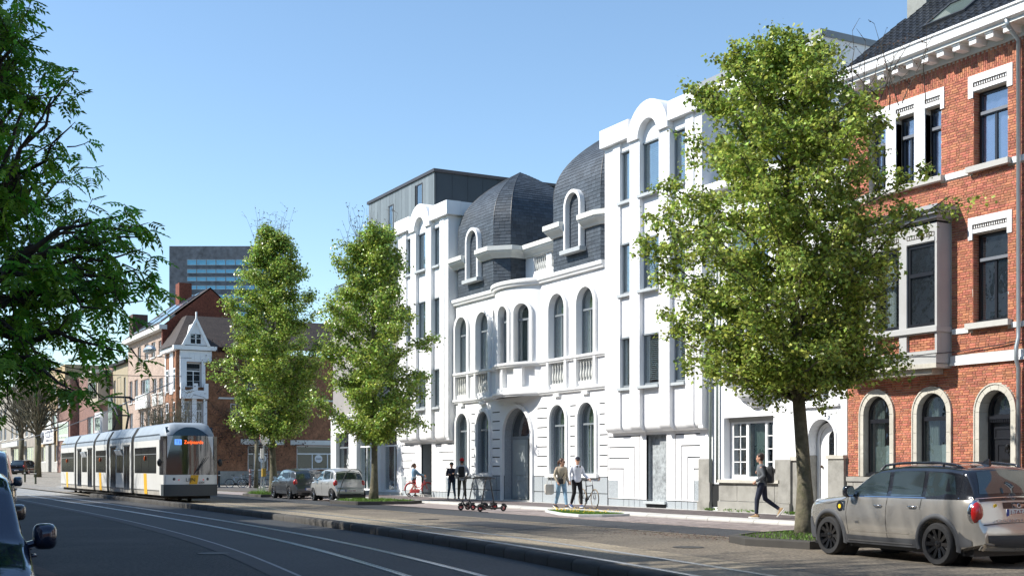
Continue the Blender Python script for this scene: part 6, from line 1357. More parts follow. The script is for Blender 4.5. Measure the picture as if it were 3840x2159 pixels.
# --- grey hatchback and silver hatchback
def small(root,bodym,L,hw,H,wb,r,txt,rim,taily=.60,kind=1):
    f=wb/2+.72; b=-(L-f); belt=.93*H/1.47
    o=[(f-.08,.24),(f,.42),(f-.02,.62),(f-.14,.76),(f-.5,.88),(wb/2-.35,belt+.03),(wb/2-.42,belt+.05),(.32,H-.12),(.05,H-.035),(-.5,H),(-1.0,H-.02),(b+.42,H-.09),(b+.30,H-.16),(b+.14,belt+.06),(b+.10,belt-.05),(b+.06,.62),(b,.55),(b,.36),(b+.08,.25)]
    c=Car(o,hw,belt,.78,[(f,.68),(f-.15,.86),(f-.5,.96),(0,1),(b+.7,.99),(b+.25,.92),(b,.82)],cowl=wb/2-.35,r=.08)
    w0=belt+.035
    hatch(root,bodym,c,wb,r,rim,[([(.78,w0),(.3,w0),(-.02,w0)],[(.50,w0+.18),(.24,H-.13),(-.02,H-.09)]),([(-.10,w0),(-.5,w0+.01),(-.92,w0+.03)],[(-.10,H-.085),(-.5,H-.085),(-.86,H-.11)]),([(-1.0,w0+.04),(-1.2,w0+.10)],[(-.97,H-.13),(-1.08,H-.17)])],[[(.74,belt),(.78,.6),(.72,.34)],[(-.06,belt),(-.05,.6),(-.08,.32)],[(-.9,belt),(-.88,.75),(-1.02,.55)],[(f-.2,.80),(.95,.83),(.8,belt)]],sp=7,handles=((.08,belt-.10),(-.72,belt-.09)),mir=(.66,belt+.02),kind=kind)
    c.span('windscreen',carglass,root,belt+.10,H-.12,.60*hw/.85,.55*hw/.85,False); c.span('rear_window',carglass,root,belt+.07,H-.14,hw*.80,hw*.68,True); c.span('boot_line',blackpl,root,.60,.607,.60,.60,True,.003,1)
    c.span('bumper_lower_panel',blackpl,root,.27,.36,.5,.55,True,.006)  # black plastic panel low on the rear bumper
    for sg in(1,-1):
        m=M(); m.sphere((b+.16,sg*(hw-.16),belt-.10),.1,14,9,(.95,1.15,1.5)); m.to('tail_light',tailred,root,smooth=True); m=M(); m.sphere((f-.22,sg*(hw-.22),.70),.1,12,8,(1.3,1.2,.9)); m.to('headlight',headl,root,smooth=True)
    plate_(root,c.xrear(.52)-.05 if kind else c.xrear(.70)-.06,.50 if kind else .68,txt)
    m=M(); m.torus((c.xrear(belt-.12)-.062,0,belt-.11),.038,.007,'x',16,5); m.to('round_badge',chrome,root)
    m=M(); m.tube([(c.xrear(belt+.08)-.08,0,belt+.08),(c.xrear(belt+.2)-.07,-.28,belt+.12)],.009,5); m.to('rear_wiper',blackpl,root); M().tube([(-.9,0,H+.04),(-1.02,0,H+.2)],.004,4).to('aerial',blackpl,root)
    return c
g1=thing('parked_car','dark grey hatchback parked behind the silver one, seen from its rear corner','car',(-58.55,19.75,ZF),PI,'cars parked along the kerb'); small(g1,paint('graphite_metallic',(.075,.08,.088),.5),3.97,.84,1.46,2.47,.30,'1·HKW·30',chrome)
g2=thing('parked_car','small silver hatchback with large red tail lights beside the slender tree','car',(-53.05,19.85,ZF),PI,'cars parked along the kerb'); small(g2,paint('silver_metallic',(.50,.50,.49),.5),3.50,.80,1.47,2.36,.29,'2·FLN·948',chrome)
dkb=paint('midnight_blue',(.012,.022,.05),.3,.12)
g3=thing('parked_car','dark blue car nearest the camera, cut by the left edge, big wing mirror','car',(-10.72,.44,0),R(-5),'cars parked on the near side'); small(g3,dkb,4.2,.92,1.54,2.6,.32,'1·VBG·77',MT('grey_alloy',(.3,.3,.31),.3,metal=.8))
g4=thing('parked_car','grey-brown estate car parked behind the dark blue one, at the left edge','car',(-17.05,1.06,0),R(-7),'cars parked on the near side'); small(g4,paint('taupe_metallic',(.09,.08,.075),.4,.2),4.3,.87,1.50,2.62,.32,'1·KLP·52',chrome)
g5=thing('parked_van','tall blue-grey people carrier, third in line at the left edge','van',(-27.6,2.25,0),R(-8),'cars parked on the near side'); small(g5,paint('steel_blue',(.05,.08,.12),.4,.2),4.5,.92,1.93,2.8,.33,'1·DCX·11',chrome)
g6=thing('parked_car','black estate car parked far down the street beneath the bare tree','car',(-152,18.6,.80),R(150)); small(g6,paint('piano_black',(.01,.01,.012),.2,.12),4.6,.95,1.68,2.7,.36,'1·AAB·20',chrome)
# ================================================================ TRAM
TR=thing('tram','white low-floor tram with yellow stripes and dark windows, showing T3 Zwijnaarde','tram',(-53.8,13.3,ZF)); tw=MT('tram_white',(.70,.70,.67),.35,var=.03,coat=.3,dirt=.2,dcol=(.4,.38,.33),ds=.8); tg=MT('tram_grey_roof',(.30,.35,.40),.5,var=.1,dirt=.4,dcol=(.2,.22,.24),ds=1); tglass=MT('tram_glass',(.018,.022,.026),.06,spec=.9,coat=1,var=.1); tside=MT('tram_side_glass',(.012,.014,.016),.12,spec=.14,var=.3,vs=2); ty=MT('tram_yellow',(.75,.42,.02),.45); tdk=MT('tram_dark_grey',(.045,.055,.062),.45,var=.08); tskirt=MT('tram_skirt',(.42,.40,.36),.6,var=.12,dirt=.6,dcol=(.2,.17,.13),ds=2)
hwT=1.15
def tsec(x,k=1.): # cross-section ring
    P=[(-1.13,.32),(-1.15,.55),(-1.15,1.22),(-1.15,2.75),(-1.10,3.02),(-.86,3.42),(-.6,3.5),(.6,3.5),(.86,3.42),(1.10,3.02),(1.15,2.75),(1.15,1.22),(1.15,.55),(1.13,.32)]
    return [(x,y*k,z) for y,z in P]
segs=[(-.75,-6.1,None),(-6.75,-12.3,None),(-12.95,-16.3,None),(-16.95,-22.5,None),(-23.15,-28.4,None)]
def tbox(name,mat,x0,x1,z0,z1,y=-1.15,o=.006,par=None):
    for sg in(-1,1):
        m=M(); a=sg*(1.15+o); m.box(min(x0,x1),max(x0,x1),min(a,sg*1.14),max(a,sg*1.14),z0,z1); m.to(name,mat,par or TR)
for i,(x0,x1,_) in enumerate(segs):
    m=M(); m.loft([tsec(x0),tsec(x1)])
    for q,f in enumerate(m.f):
        zc=sum(m.v[k][2] for k in f)/len(f); ys=abs(sum(m.v[k][1] for k in f)/len(f))
        if zc>2.85 and len(f)==4: m.m[q]=1
        if zc<.5: m.m[q]=2
    m.to('car_body',[tw,tg,tskirt],TR,smooth=30); L=x0-x1
    if i in(1,3):                                   # door modules
        for a in(x0-.35,x1+1.75):
            for d_ in(0,.68): tbox('door_leaf',tside,a-d_-.64,a-d_,.46,2.55,o=.010)
            tbox('door_frame',MT('tram_frame_grey',(.20,.21,.22),.5),a-.67,a-.65,.46,2.55,o=.014); tbox('door_track',tdk,a-1.4,a+.05,2.56,2.64,o=.03)
        n=2
        for j in range(2): 
            a=x0-1.95-j*((L-3.9)/2+.0); b=a-(L-3.9)/2+.04; tbox('window',tside,a,b,1.28,2.45,o=.008); tbox('window_bar',MT('tram_frame_grey',(.20,.21,.22),.5),a,b,2.12,2.15,o=.012)
        for j in range(2): a=x0-2.05-j*((L-3.9)/2); m=M(); m.prism([(-1.16,2.16),(-1.27,2.40),(-1.26,2.42),(-1.155,2.18)],a-.75,a,'x'); m.to('tilted_vent',MT('vent_glass',(.4,.42,.43),.2),TR)
    else:
        n=2 if i else 3
        a0=x0-(.2 if i else .55); 
        for j in range(n): w2=(a0-x1-.2)/n; tbox('window',tside,a0-j*w2-.02,a0-(j+1)*w2+.02,1.28,2.45,o=.008)
        for j in range(n): tbox('window_bar',MT('tram_frame_grey',(.20,.21,.22),.5),a0-j*w2-.02,a0-(j+1)*w2+.02,2.12,2.15,o=.012)
        xm=(x0+x1)/2-.1
        for sg in(-1,1): m=M(); m.prism([(xm-.40,1.26),(xm+.20,1.26),(xm+.38,.34),(xm-.22,.34)],sg*1.15-.003,sg*(1.158)); m.to('yellow_stripe',ty,TR)
        m=M(); m.sphere((xm,-1.19,1.95),.06,10,7,(.7,.6,2)); m.to('side_marker',MT('orange_marker',(.7,.12,.02),.3),TR,smooth=True)
    tbox('skirt_line',tdk,x0,x1,.50,.53,o=.004); tbox('roof_line',tdk,x0,x1,2.98,3.01,o=.0)
    if i<4: m=M(); m.loft([[(x,y*(1.0 if k%2 else .965),.35 if z<.4 else z-.02) for x,y,z in tsec(x1-.65*k/6)] for k in range(7)]); m.to('bellows',MT('bellows_rubber',(.012,.014,.013),.8),TR)
for a in(-3.2,-14.6,-25.6): m=M(); [m.lathe([(.02,-.05),(.30,-.05),(.30,.05),(.02,.05)],18,(a+dx,sg*.55,.31),'y') for dx in(-.9,.9) for sg in(-1,1)]; m.to('bogie_wheels',MT('bogie_black',(.02,.018,.016),.8),TR,kind='stuff')
B('under_frame',MT('bogie_black',(.02,.018,.016),.8),TR,(-28.3,-.4,-1.0,1.0,.16,.36))
# nose
def nose(x,yk,z0,z1,zr=None): return [(x,y*yk,min(max(z,z0),z1)) for _,y,z in tsec(0)]
m=M(); m.loft([tsec(-.76),[(-.4,y*.995,z) for _,y,z in tsec(0)],[(-.12,y*.965,min(z,3.38)) for _,y,z in tsec(0)],[(.0,y*.93,min(z,3.12)) for _,y,z in tsec(0)],[(.10,y*.9,min(z,2.9)) for _,y,z in tsec(0)]])
for q,f in enumerate(m.f):
    zc=sum(m.v[k][2] for k in f)/len(f)
    if len(f)==4 and zc>2.85: m.m[q]=1
    elif len(f)==4 and 1.5<zc<2.86: m.m[q]=2
m.to('nose',[tw,tg,tglass],TR,smooth=50)
def front(name,mat,rows,par=TR): return M().grid(rows).to(name,mat,par,smooth=True)
def fy(y,b=.16): return b*(1-(y/1.1)**2)
def fpanel(name,mat,z0,z1,hw_,x0,x1=None,cur=.14,par=None,n=14): return front(name,mat,[[(x0+((x1 if x1 is not None else x0)-x0)*j/4+cur*(1-(y/1.15)**2),y,z0+(z1-z0)*j/4) for y in np.linspace(-hw_,hw_,n)] for j in range(5)],par or TR)
fpanel('windscreen',tglass,1.22,2.92,1.04,.10,.02); fpanel('front_hood',MT('tram_dark_blue',(.012,.03,.04),.15,coat=1),2.92,3.30,1.02,.02,-.22); fpanel('front_panel',tw,.80,1.22,1.07,.13,.10); fpanel('bumper',tdk,.30,.80,1.12,.16,.15)
for sg in(-1,1):
    m=M(); m.box(-.75,.10,sg*1.0 if sg>0 else -1.16,1.16 if sg>0 else -1.0,.80,1.22); m.to('front_corner',tw,TR); m=M(); m.box(-.5,.10,sg*1.0 if sg>0 else -1.165,1.165 if sg>0 else -1.0,1.22,2.9); m.to('cab_side_glass',tglass,TR); m=M(); m.box(-.35,.14,sg*1.02 if sg>0 else -1.17,1.17 if sg>0 else -1.02,.31,.80); m.to('bumper_corner',tdk,TR)
    M().sphere((.03,sg*1.32,1.75),.13,10,8,(.5,.8,1.3)).tube([(.05,sg*1.12,1.78),(.03,sg*1.3,1.78)],.03,6).to('wing_mirror',blackpl,TR,smooth=True)
    M().sphere((.18,sg*.72,1.03),.075,12,8,(.5,1,1)).sphere((.15,sg*.58,1.00),.05,10,7,(.5,2.2,.9)).to('headlight',MT('dark_lamp',(.03,.03,.035),.15,coat=1),TR,smooth=True); M().sphere((.21,sg*.52,1.00),.045,10,7,(.5,1.2,.8)).to('red_lamp',MT('red_lamp',(.6,.02,.01),.2,em=.4),TR,smooth=True); M().sphere((.19,sg*.80,.62),.075,10,7,(.4,1,1)).to('bumper_lamp',tailred,TR,smooth=True); M().sphere((.19,sg*.80,.46),.045,10,7,(.4,1,1)).to('bumper_lamp',blackpl,TR,smooth=True)
RX=(R(90),0,R(90))
B('line_number_display',MT('blue_display',(.12,.32,.85),.4,em=.9),TR,(.175,.18,-.70,-.40,2.52,2.76)); text('line_number','T3',.22,blackpl,TR,(.185,-.55,2.56),RX,sx=.9)
text('destination','Zwijnaarde',.215,MT('orange_led',(.95,.12,.02),.5,em=1.6),TR,(.195,.12,2.57),RX,sx=.86); text('fleet_number','6304',.13,MT('pale_digits',(.4,.45,.45),.5),TR,(.165,-.02,2.79),RX)
text('fleet_number','6304',.13,blackpl,TR,(.27,.44,.84),RX)
m=M(); m.add([(.275,-.10,.81),(.265,.26,.81),(.262,.32,1.21),(.265,-.02,1.21)],[(0,1,2,3)]); m.to('yellow_logo_panel',ty,TR); text('logo_lettering','LIJN',.22,blackpl,TR,(.29,-.04,.93),RX,sx=1.1)
m=M(); m.tube([(.27,.12,1.24),(.27,.62,1.95)],.014,5); m.tube([(.28,.3,1.4),(.27,.75,2.0)],.012,5); m.to('wiper',blackpl,TR)
m=M(); m.tube([(-.7,0,3.5),(-.72,0,3.85)],[.03,.015],6); m.to('roof_antenna',blackpl,TR); B('roof_hatch',tg,TR,(-.75,-.35,-.35,.35,3.40,3.47)); B('rear_panel_yellow',MT('tram_pale_yellow',(.62,.55,.25),.5),TR,(-28.4,-26.8,-1.12,-1.105,3.02,3.05))
m=M()                                                # pantograph over the second section
px=-15.6
for sg in(-1,1): m.tube([(px,sg*.35,3.55),(px+1.1,sg*.28,4.35)],.06,6); m.tube([(px+1.1,sg*.28,4.35),(px-.5,sg*.4,5.45)],.045,6)
m.tube([(px+1.1,-.3,4.35),(px+1.1,.3,4.35)],.05,6); m.tube([(px-.2,-.85,5.25),(px-.2,-.6,5.42),(px-.2,.6,5.42),(px-.2,.85,5.25)],.045,6); m.tube([(px-.6,-.85,5.25),(px-.6,-.6,5.42),(px-.6,.6,5.42),(px-.6,.85,5.25)],.045,6); m.tube([(px-.4,-.5,5.35),(px-.2,-.5,5.42)],.02,5); m.tube([(px-.4,.5,5.35),(px-.6,.5,5.42)],.02,5); m.box(px-.5,px+.4,-.5,.5,3.5,3.6); m.to('pantograph',MT('pantograph_black',(.03,.03,.03),.5,metal=.4),TR)
# ================================================================ PEOPLE
def fused(m,voxel,mats,name,sm=6):
    me=m.mesh(name,mats); o=link(bpy.data.objects.new('tmp',me)); r=o.modifiers.new('r','REMESH'); r.mode='VOXEL'; r.voxel_size=voxel; s=o.modifiers.new('s','SMOOTH'); s.iterations=sm; s.factor=.5
    bpy.context.view_layer.update(); dg=bpy.context.evaluated_depsgraph_get(); n=bpy.data.meshes.new_from_object(o.evaluated_get(dg)); bpy.data.objects.remove(o); n.materials.clear()
    for q in (mats if isinstance(mats,(list,tuple)) else [mats]): n.materials.append(q)
    n.name=name; n.polygons.foreach_set('use_smooth',[True]*len(n.polygons)); return n
def ell(m,c,rx,ry,rz,n=14,k=10,tilt=0):
    ct,st_=math.cos(tilt),math.sin(tilt); rings=[]
    for j in range(k+1):
        a=PI*(j+.03)/(k+.06); ring=[]
        for i in range(n):
            x=rx*math.sin(a)*math.cos(2*PI*i/n); y=ry*math.sin(a)*math.sin(2*PI*i/n); z=-rz*math.cos(a); ring.append((c[0]+x*ct+z*st_,c[1]+y,c[2]-x*st_+z*ct))
        rings.append(ring)
    return m.loft(rings)
def secs(m,S_,n=18):
    """torso from elliptical sections (centre, rx, ry)"""
    return m.loft([[(c[0]+rx*math.cos(2*PI*i/n),c[1]+ry*math.sin(2*PI*i/n),c[2]) for i in range(n)] for c,rx,ry in S_])
def limb(m,a,b,c,ra,rb,rc,n=10):
    a,b,c=map(Vector,(a,b,c)); return m.tube([a,a.lerp(b,.35),a.lerp(b,.75),b,b.lerp(c,.25),b.lerp(c,.6),c],[ra,ra*1.0,rb*1.08,rb,rb*1.04,(rb+rc)/2,rc],n)
def hand(m,w,el,curl=.5,side=1,grip=None):
    w=Vector(w); d=(w-Vector(el)).normalized(); 
    if grip is not None: d=Vector(grip).normalized()
    sd=Vector((1,0,0)) if abs(d.x)<.8 else Vector((0,0,1)); pn=d.cross(sd).normalized()*side; sd=pn.cross(d).normalized()*side
    p=w+d*.045; m.tube([w-d*.01,w+d*.02,p+d*.02,p+d*.04],[.024,.030,.034,.028],10,ell=[1,1,1,1])
    for k,(o,L) in enumerate(((-.027,.062),(-.009,.074),(.009,.070),(.026,.055))):
        b=p+d*.03+sd*o; k1=b+(d*math.cos(curl*.6)+pn*math.sin(curl*.6))*L*.45; k2=k1+(d*math.cos(curl*1.6)+pn*math.sin(curl*1.6))*L*.32; k3=k2+(d*math.cos(curl*2.4)+pn*math.sin(curl*2.4))*L*.25; m.tube([b-d*.015,b,k1,k2,k3],[.009,.0095,.009,.008,.0065],7)
    b=w+d*.03-sd*.026; m.tube([b,b-sd*.022+d*.022+pn*.008,b-sd*.026+d*.05+pn*.018],[.012,.011,.008],7)
def foot(m,ank,kn,dirx,r=.036,L=.26,up=0):
    a=Vector(ank); d=Vector((math.cos(dirx)*math.cos(up),math.sin(dirx)*math.cos(up),-math.sin(up))); u=Vector((math.cos(dirx)*math.sin(up),math.sin(dirx)*math.sin(up),math.cos(up))); s=Vector((-math.sin(dirx),math.cos(dirx),0)); rings=[]
    for t,w_,h0,h1 in((-.07,.026,.0,.05),(-.055,.035,.0,.085),(.0,.038,.0,.095),(.05,.042,.0,.075),(.11,.048,.0,.055),(.15,.044,.003,.042),(.185,.028,.010,.030)):
        c=a+d*t-u*.075; rings.append([tuple(c+s*w_*q+u*(h0 if z==0 else h1*z)) for q,z in((-1,0),(-.9,.6),(-.5,1),(.5,1),(.9,.6),(1,0))])
    m.loft(rings)
def person(label,loc,rz,J,H=1.75,skinm=None,top=None,leg=None,shoe=None,hair=None,hairkind='short',shorts=False,female=False,group=None,cap=None,head_yaw=0,curl=(.5,.5),grips=(None,None),extra=None,sleeve=1.,untuck=.0):
    skinm=skinm or skin; root=thing('person',label,'person',loc,rz,group); k=H/1.75; root.scale=(k,k,k)
    sh=.175 if female else .195; hp=.095
    P=dict(pel=(0,0,.94),che=(0,0,1.30),nec=(.0,0,1.47),hed=(.015,0,1.62),shl=(0,sh,1.385),shr=(0,-sh,1.385),hil=(0,hp,.92),hir=(0,-hp,.92)); P.update(J)
    V_=lambda n:Vector(P[n]); lean=V_('che')-V_('pel')
    def torso(m,e=0,bottom=.86):
        pel,che,nec=V_('pel'),V_('che'),V_('nec'); wa=pel.lerp(che,.42); 
        secs(m,[(pel+Vector((0,0,bottom-.94)),.10+e,.145+e+(.015 if female else 0)),(pel+Vector((0,0,-.02)),.115+e,.158+e+(.012 if female else 0)),(pel+Vector((0,0,.05)),.108+e,.150+e),(wa,.095+e,(.125 if female else .14)+e),(pel.lerp(che,.8),.112+e,.155+e),(che,.118+e,.168+e),(che+Vector((0,0,.07)),.108+e,.172+e),(che+(nec-che)*.72,.085+e,.140+e),(nec-Vector((0,0,.025)),.06+e,.075+e)])
    body=M(); torso(body,-.004); 
    body.tube([V_('nec')-Vector((0,0,.05)),V_('nec'),V_('hed')-Vector((0,0,.07))],[.060,.052,.052],12)
    cy,sy=math.cos(head_yaw),math.sin(head_yaw); hd=V_('hed'); hp_=lambda x,y,z:hd+Vector((x*cy-y*sy,x*sy+y*cy,z))
    hm=M(); ell(hm,(0,0,.02),.098,.077,.112,18,12); ell(hm,(.028,0,-.045),.066,.058,.075,14,9); hm.tube([(.092,0,.012),(.112,0,-.022),(.102,0,-.034)],[.011,.015,.012],7); ell(hm,(.088,0,-.066),.012,.026,.009,8,6); ell(hm,(.075,0,-.100),.022,.024,.018,8,6); ell(hm,(.086,0,.034),.012,.052,.010,10,6)
    for s in(-1,1): ell(hm,(-.005,s*.079,-.005),.020,.012,.031,8,6); ell(hm,(.062,s*.040,-.03),.028,.022,.024,8,6)
    body.add([tuple(hp_(*v)) for v in hm.v],hm.f)
    for s,a,b,c in((1,'shl','ell','wrl'),(-1,'shr','elr','wrr')): limb(body,P[a],P[b],P[c],.050,.037,.025); hand(body,P[c],P[b],curl[0 if s>0 else 1],s,grips[0 if s>0 else 1])
    for a,b,c in(('hil','knl','anl'),('hir','knr','anr')): limb(body,P[a],P[b],P[c],.083,.052,.036,12)
    for a,b,d in(('anl','knl',P.get('fdl',0)),('anr','knr',P.get('fdr',0))): foot(body,P[a],P[b],d,up=P.get('up'+a[-1],0))
    ob('body',fused(body,.0105,skinm,'body',4),root)
    # face: eyes and lips
    for s in(-1,1):
        e=M(); ell(e,(0,0,0),.009,.013,.008,8,6); e.v=[tuple(hp_(.089,s*.031,.012)+Vector(v)) for v in e.v]; e.to('eye',MT('eye_dark',(.03,.02,.018),.2),root,smooth=True)
    l=M(); ell(l,(0,0,0),.006,.022,.006,8,5); l.v=[tuple(hp_(.099,0,-.064)+Vector(v)) for v in l.v]; l.to('lips',MT('lips',(.35,.11,.09),.5),root,smooth=True)
    # clothes
    t=M(); torso(t,.018,.86-untuck)
    for a,b,c in(('shl','ell','wrl'),('shr','elr','wrr')):
        A,Bq,Cq=V_(a),V_(b),V_(c); Ce=Bq.lerp(Cq,sleeve); t.tube([A+(V_('che')-A)*.35,A-Vector((0,0,.01)),A.lerp(Bq,.3),A.lerp(Bq,.6),Bq,Bq.lerp(Ce,.5),Ce],[.05,.056,.060,.057,.052,.048,.040],12); t.tube([V_('nec')-Vector((0,0,.03)),V_('nec').lerp(A,.55)-Vector((0,0,.022)),A],[.052,.052,.048],10)
    ob('top',fused(t,.014,top,'top',5),root)
    q=M(); pel=V_('pel'); secs(q,[(pel+Vector((0,0,-.08)),.118,.165),(pel,.120,.164),(pel+Vector((0,0,.08)),.110,.150)])
    for a,b,c in(('hil','knl','anl'),('hir','knr','anr')):
        A,Bq,Cq=V_(a),V_(b),V_(c)
        if shorts: q.tube([A+Vector((0,0,.04)),A,A.lerp(Bq,.35),A.lerp(Bq,.62)],[.098,.104,.100,.098],12)
        else: E_=Bq.lerp(Cq,.93); q.tube([A+Vector((0,0,.04)),A,A.lerp(Bq,.4),Bq,Bq.lerp(E_,.4),E_],[.094,.102,.088,.070,.062,.050],12)
    ob('shorts' if shorts else 'trousers',fused(q,.014,leg,'trousers',5),root)
    for a,d in(('anl',P.get('fdl',0)),('anr',P.get('fdr',0))):
        f=M(); foot(f,P[a],None,d,up=P.get('up'+a[-1],0)); c=Vector(P[a]); f.v=[tuple(c+(Vector(v)-c)*1.12) for v in f.v]; so_=ob('shoe',fused(f,.010,shoe,'shoe',2),root)
        z=M(); foot(z,P[a],None,d,up=P.get('up'+a[-1],0)); zz=[v for v in z.v]; base=Vector(P[a]); z2=M(); 
        up=P.get('up'+a[-1],0); u=Vector((math.cos(d)*math.sin(up),math.sin(d)*math.sin(up),math.cos(up)))
        ringb=[Vector(z.v[6*i+0]) for i in range(7)]+[Vector(z.v[6*i+5]) for i in range(6,-1,-1)]; cen=sum(ringb,Vector())/len(ringb); ringb=[cen+(p-cen)*1.16 for p in ringb]
        z2.loft([[tuple(p-u*.012) for p in ringb],[tuple(p+u*.014) for p in ringb]]); z2.to('sole',rubberlt,so_)
    if hair is not None:
        h=M()
        if hairkind!='cap': ell(h,(-.016,0,.048),.100,.088,.100,16,10); ell(h,(-.035,0,.0),.075,.083,.085,14,8); 
        if hairkind in('tail','longtail'): h.tube([(-.09,0,.05),(-.135,0,.03),(-.15,0,-.05),(-.135,0,-.13 if hairkind=='tail' else -.2)],[.03,.038,.032,.012],9)
        if hairkind=='curly':
            for i in range(26): a=i*2.4; ell(h,(-.02+.075*math.cos(a),.075*math.sin(a),.075+.03*math.sin(i*1.7)),.026,.026,.026,7,5)
        if hairkind=='cap': ell(h,(-.03,0,.0),.078,.080,.075,14,8)
        # keep the face clear
        h2=fused(h,.011,hair,'hair',3); 
        for v in h2.vertices:
            c=v.co
            if c.x>.045 and c.z<.065: c.x=.045+(c.x-.045)*.2
            v.co=hp_(*c)
        ob('hair',h2,root)
    if cap is not None:
        c=M(); kind,cm=cap
        if kind=='beanie': ell(c,(-.008,0,.075),.108,.095,.088,16,10); c.v=[(x,y,max(z,.045)) for x,y,z in c.v]; c.lathe([(.098,0),(.108,.02),(.100,.05)],16,(-.008,0,.035))
        else: ell(c,(-.004,0,.060),.107,.090,.085,16,10); c.v=[(x,y,max(z,.045)) for x,y,z in c.v]; c.prism([(.07,-.065),(.13,-.055),(.165,-.03),(.172,0),(.165,.03),(.13,.055),(.07,.065)],.038,.048,'z')
        me=fused(c,.010,cm,'hat',2); 
        for v in me.vertices: v.co=hp_(*v.co)
        ob('cap' if kind!='beanie' else 'beanie',me,root)
    if extra: extra(root,P,hp_)
    return root
def glasses(root,P,hp_):
    m=M()
    for s in(-1,1): m.lathe([(.001,0),(.024,0),(.024,.006),(.001,.006)],12,(.100,s*.032,.014),'x')
    m.tube([(.104,-.01,.018),(.104,.01,.018)],.003,4)
    for s in(-1,1): m.tube([(.10,s*.055,.02),(0,s*.082,.018)],.003,4)
    m.v=[tuple(hp_(*v)) for v in m.v]; m.to('sunglasses',blackpl,root)
navy=C('navy_wool',(.012,.015,.03)); jeansd=C('dark_jeans',(.03,.06,.095),var=.2,vs=8); jeansl=C('light_jeans',(.22,.36,.48),var=.3,vs=9); greyhood=C('pale_grey_hoodie',(.48,.49,.52),var=.08); olive=C('olive_trousers',(.075,.065,.04),var=.15); beige=C('beige_jacket',(.40,.34,.25),var=.08); whitet=C('white_shirt',(.68,.70,.76)); blackc=C('black_denim',(.012,.012,.014)); denim=C('denim_shirt',(.12,.22,.32),var=.15,vs=8); greysw=C('grey_sweater',(.12,.13,.14),var=.06); navyj=C('navy_chinos',(.015,.02,.04)); redw=C('red_wool',(.55,.015,.02)); brownh=C('brown_hair',(.07,.032,.018),.5); darkh=C('dark_hair',(.025,.014,.010),.5); tanshoe=C('tan_shoe',(.30,.20,.10)); blackshoe=C('black_shoe',(.015,.015,.018)); blueshoe=C('blue_shoe',(.03,.06,.14)); greyshoe=C('grey_shoe',(.22,.22,.22)); blackbag=C('black_bag',(.014,.015,.017),.7); toteM=C('canvas_tote',(.55,.52,.46))
Wk='#walk'
# walking man with a backpack, heading left along the pavement
person('man in grey sweater and navy trousers striding left, backpack on','p' and (-26.75,22.55,ZW+.005),R(217),
 dict(pel=(0,0,.95),che=(.02,0,1.31),nec=(.03,0,1.48),hed=(.055,0,1.63),ell=(-.10,.24,1.16),wrl=(.12,.22,1.00),elr=(-.02,-.25,1.13),wrr=(.14,-.20,1.22),knl=(.12,.10,.50),anl=(.14,.10,.09),knr=(-.06,-.10,.52),anr=(-.46,-.10,.24),upr=.9),1.80,skin,greysw,navyj,tanshoe,darkh,'curly',curl=(.6,1.3))
def backpack(label,loc,rz,k=1.,mat=blackbag,big=False):
    b=thing('backpack',label,'backpack',loc,rz); m=M(); m.loft([[(x*sx,y*sy,z) for x,y in((-.09,-.13),(.06,-.14),(.09,-.10),(.09,.10),(.06,.14),(-.09,.13))] for z,sx,sy in((0,.75,.85),(.05,1,1),(.30,1.05,1),(.42,.9,.95),(.48,.5,.7))]); ob('bag',fused(m,.014,mat,'bag',3),b)
    for s in(-1,1): M().tube([(.08,s*.09,.42),(.16,s*.12,.47),(.27,s*.13,.40),(.29,s*.15,.22),(.10,s*.12,.06)],.014,6).to('strap',mat,b)
    B('flap',mat,b,(-.12,-.08,-.11,.11,.28,.40)); return b
backpack('black backpack on the back of the man in the grey sweater',(-26.75+.18,22.55+.135,1.15),R(217)); M().tube([(-26.5,22.5,1.28),(-26.45,22.52,1.12),(-26.38,22.5,1.10)],.008,4) 
# couple with the fixed-wheel bicycle
person('woman in beige jacket and light jeans walking with a black crossbody bag',(-36.35,21.75,ZW+.005),R(2),
 dict(pel=(0,0,.92),che=(.02,0,1.27),nec=(.03,0,1.44),hed=(.05,0,1.58),ell=(-.05,.25,1.12),wrl=(.06,.26,.90),elr=(-.03,-.25,1.12),wrr=(.12,-.22,.90),knl=(.10,.10,.50),anl=(.20,.09,.10),knr=(-.06,-.09,.50),anr=(-.22,-.09,.14),upr=.35),1.77,skin,beige,jeansl,blackshoe,brownh,'longtail',female=True,head_yaw=R(28),extra=glasses,untuck=-.0)
person('man in white long-sleeved shirt, black cap and headphones pushing a bicycle',(-36.95,22.75,ZW+.005),R(-6),
 dict(pel=(0,0,.95),che=(.02,0,1.31),nec=(.04,0,1.48),hed=(.07,0,1.61),ell=(.02,.27,1.13),wrl=(.30,.34,.97),elr=(-.02,-.26,1.14),wrr=(.06,-.28,.90),knl=(.12,.10,.52),anl=(.20,.08,.10),knr=(-.02,-.09,.50),anr=(-.26,-.09,.12),upr=.3),1.80,skin,whitet,blackc,blueshoe,darkh,'cap',cap=('cap',navy),head_yaw=R(-15),extra=glasses,curl=(1.2,.5))
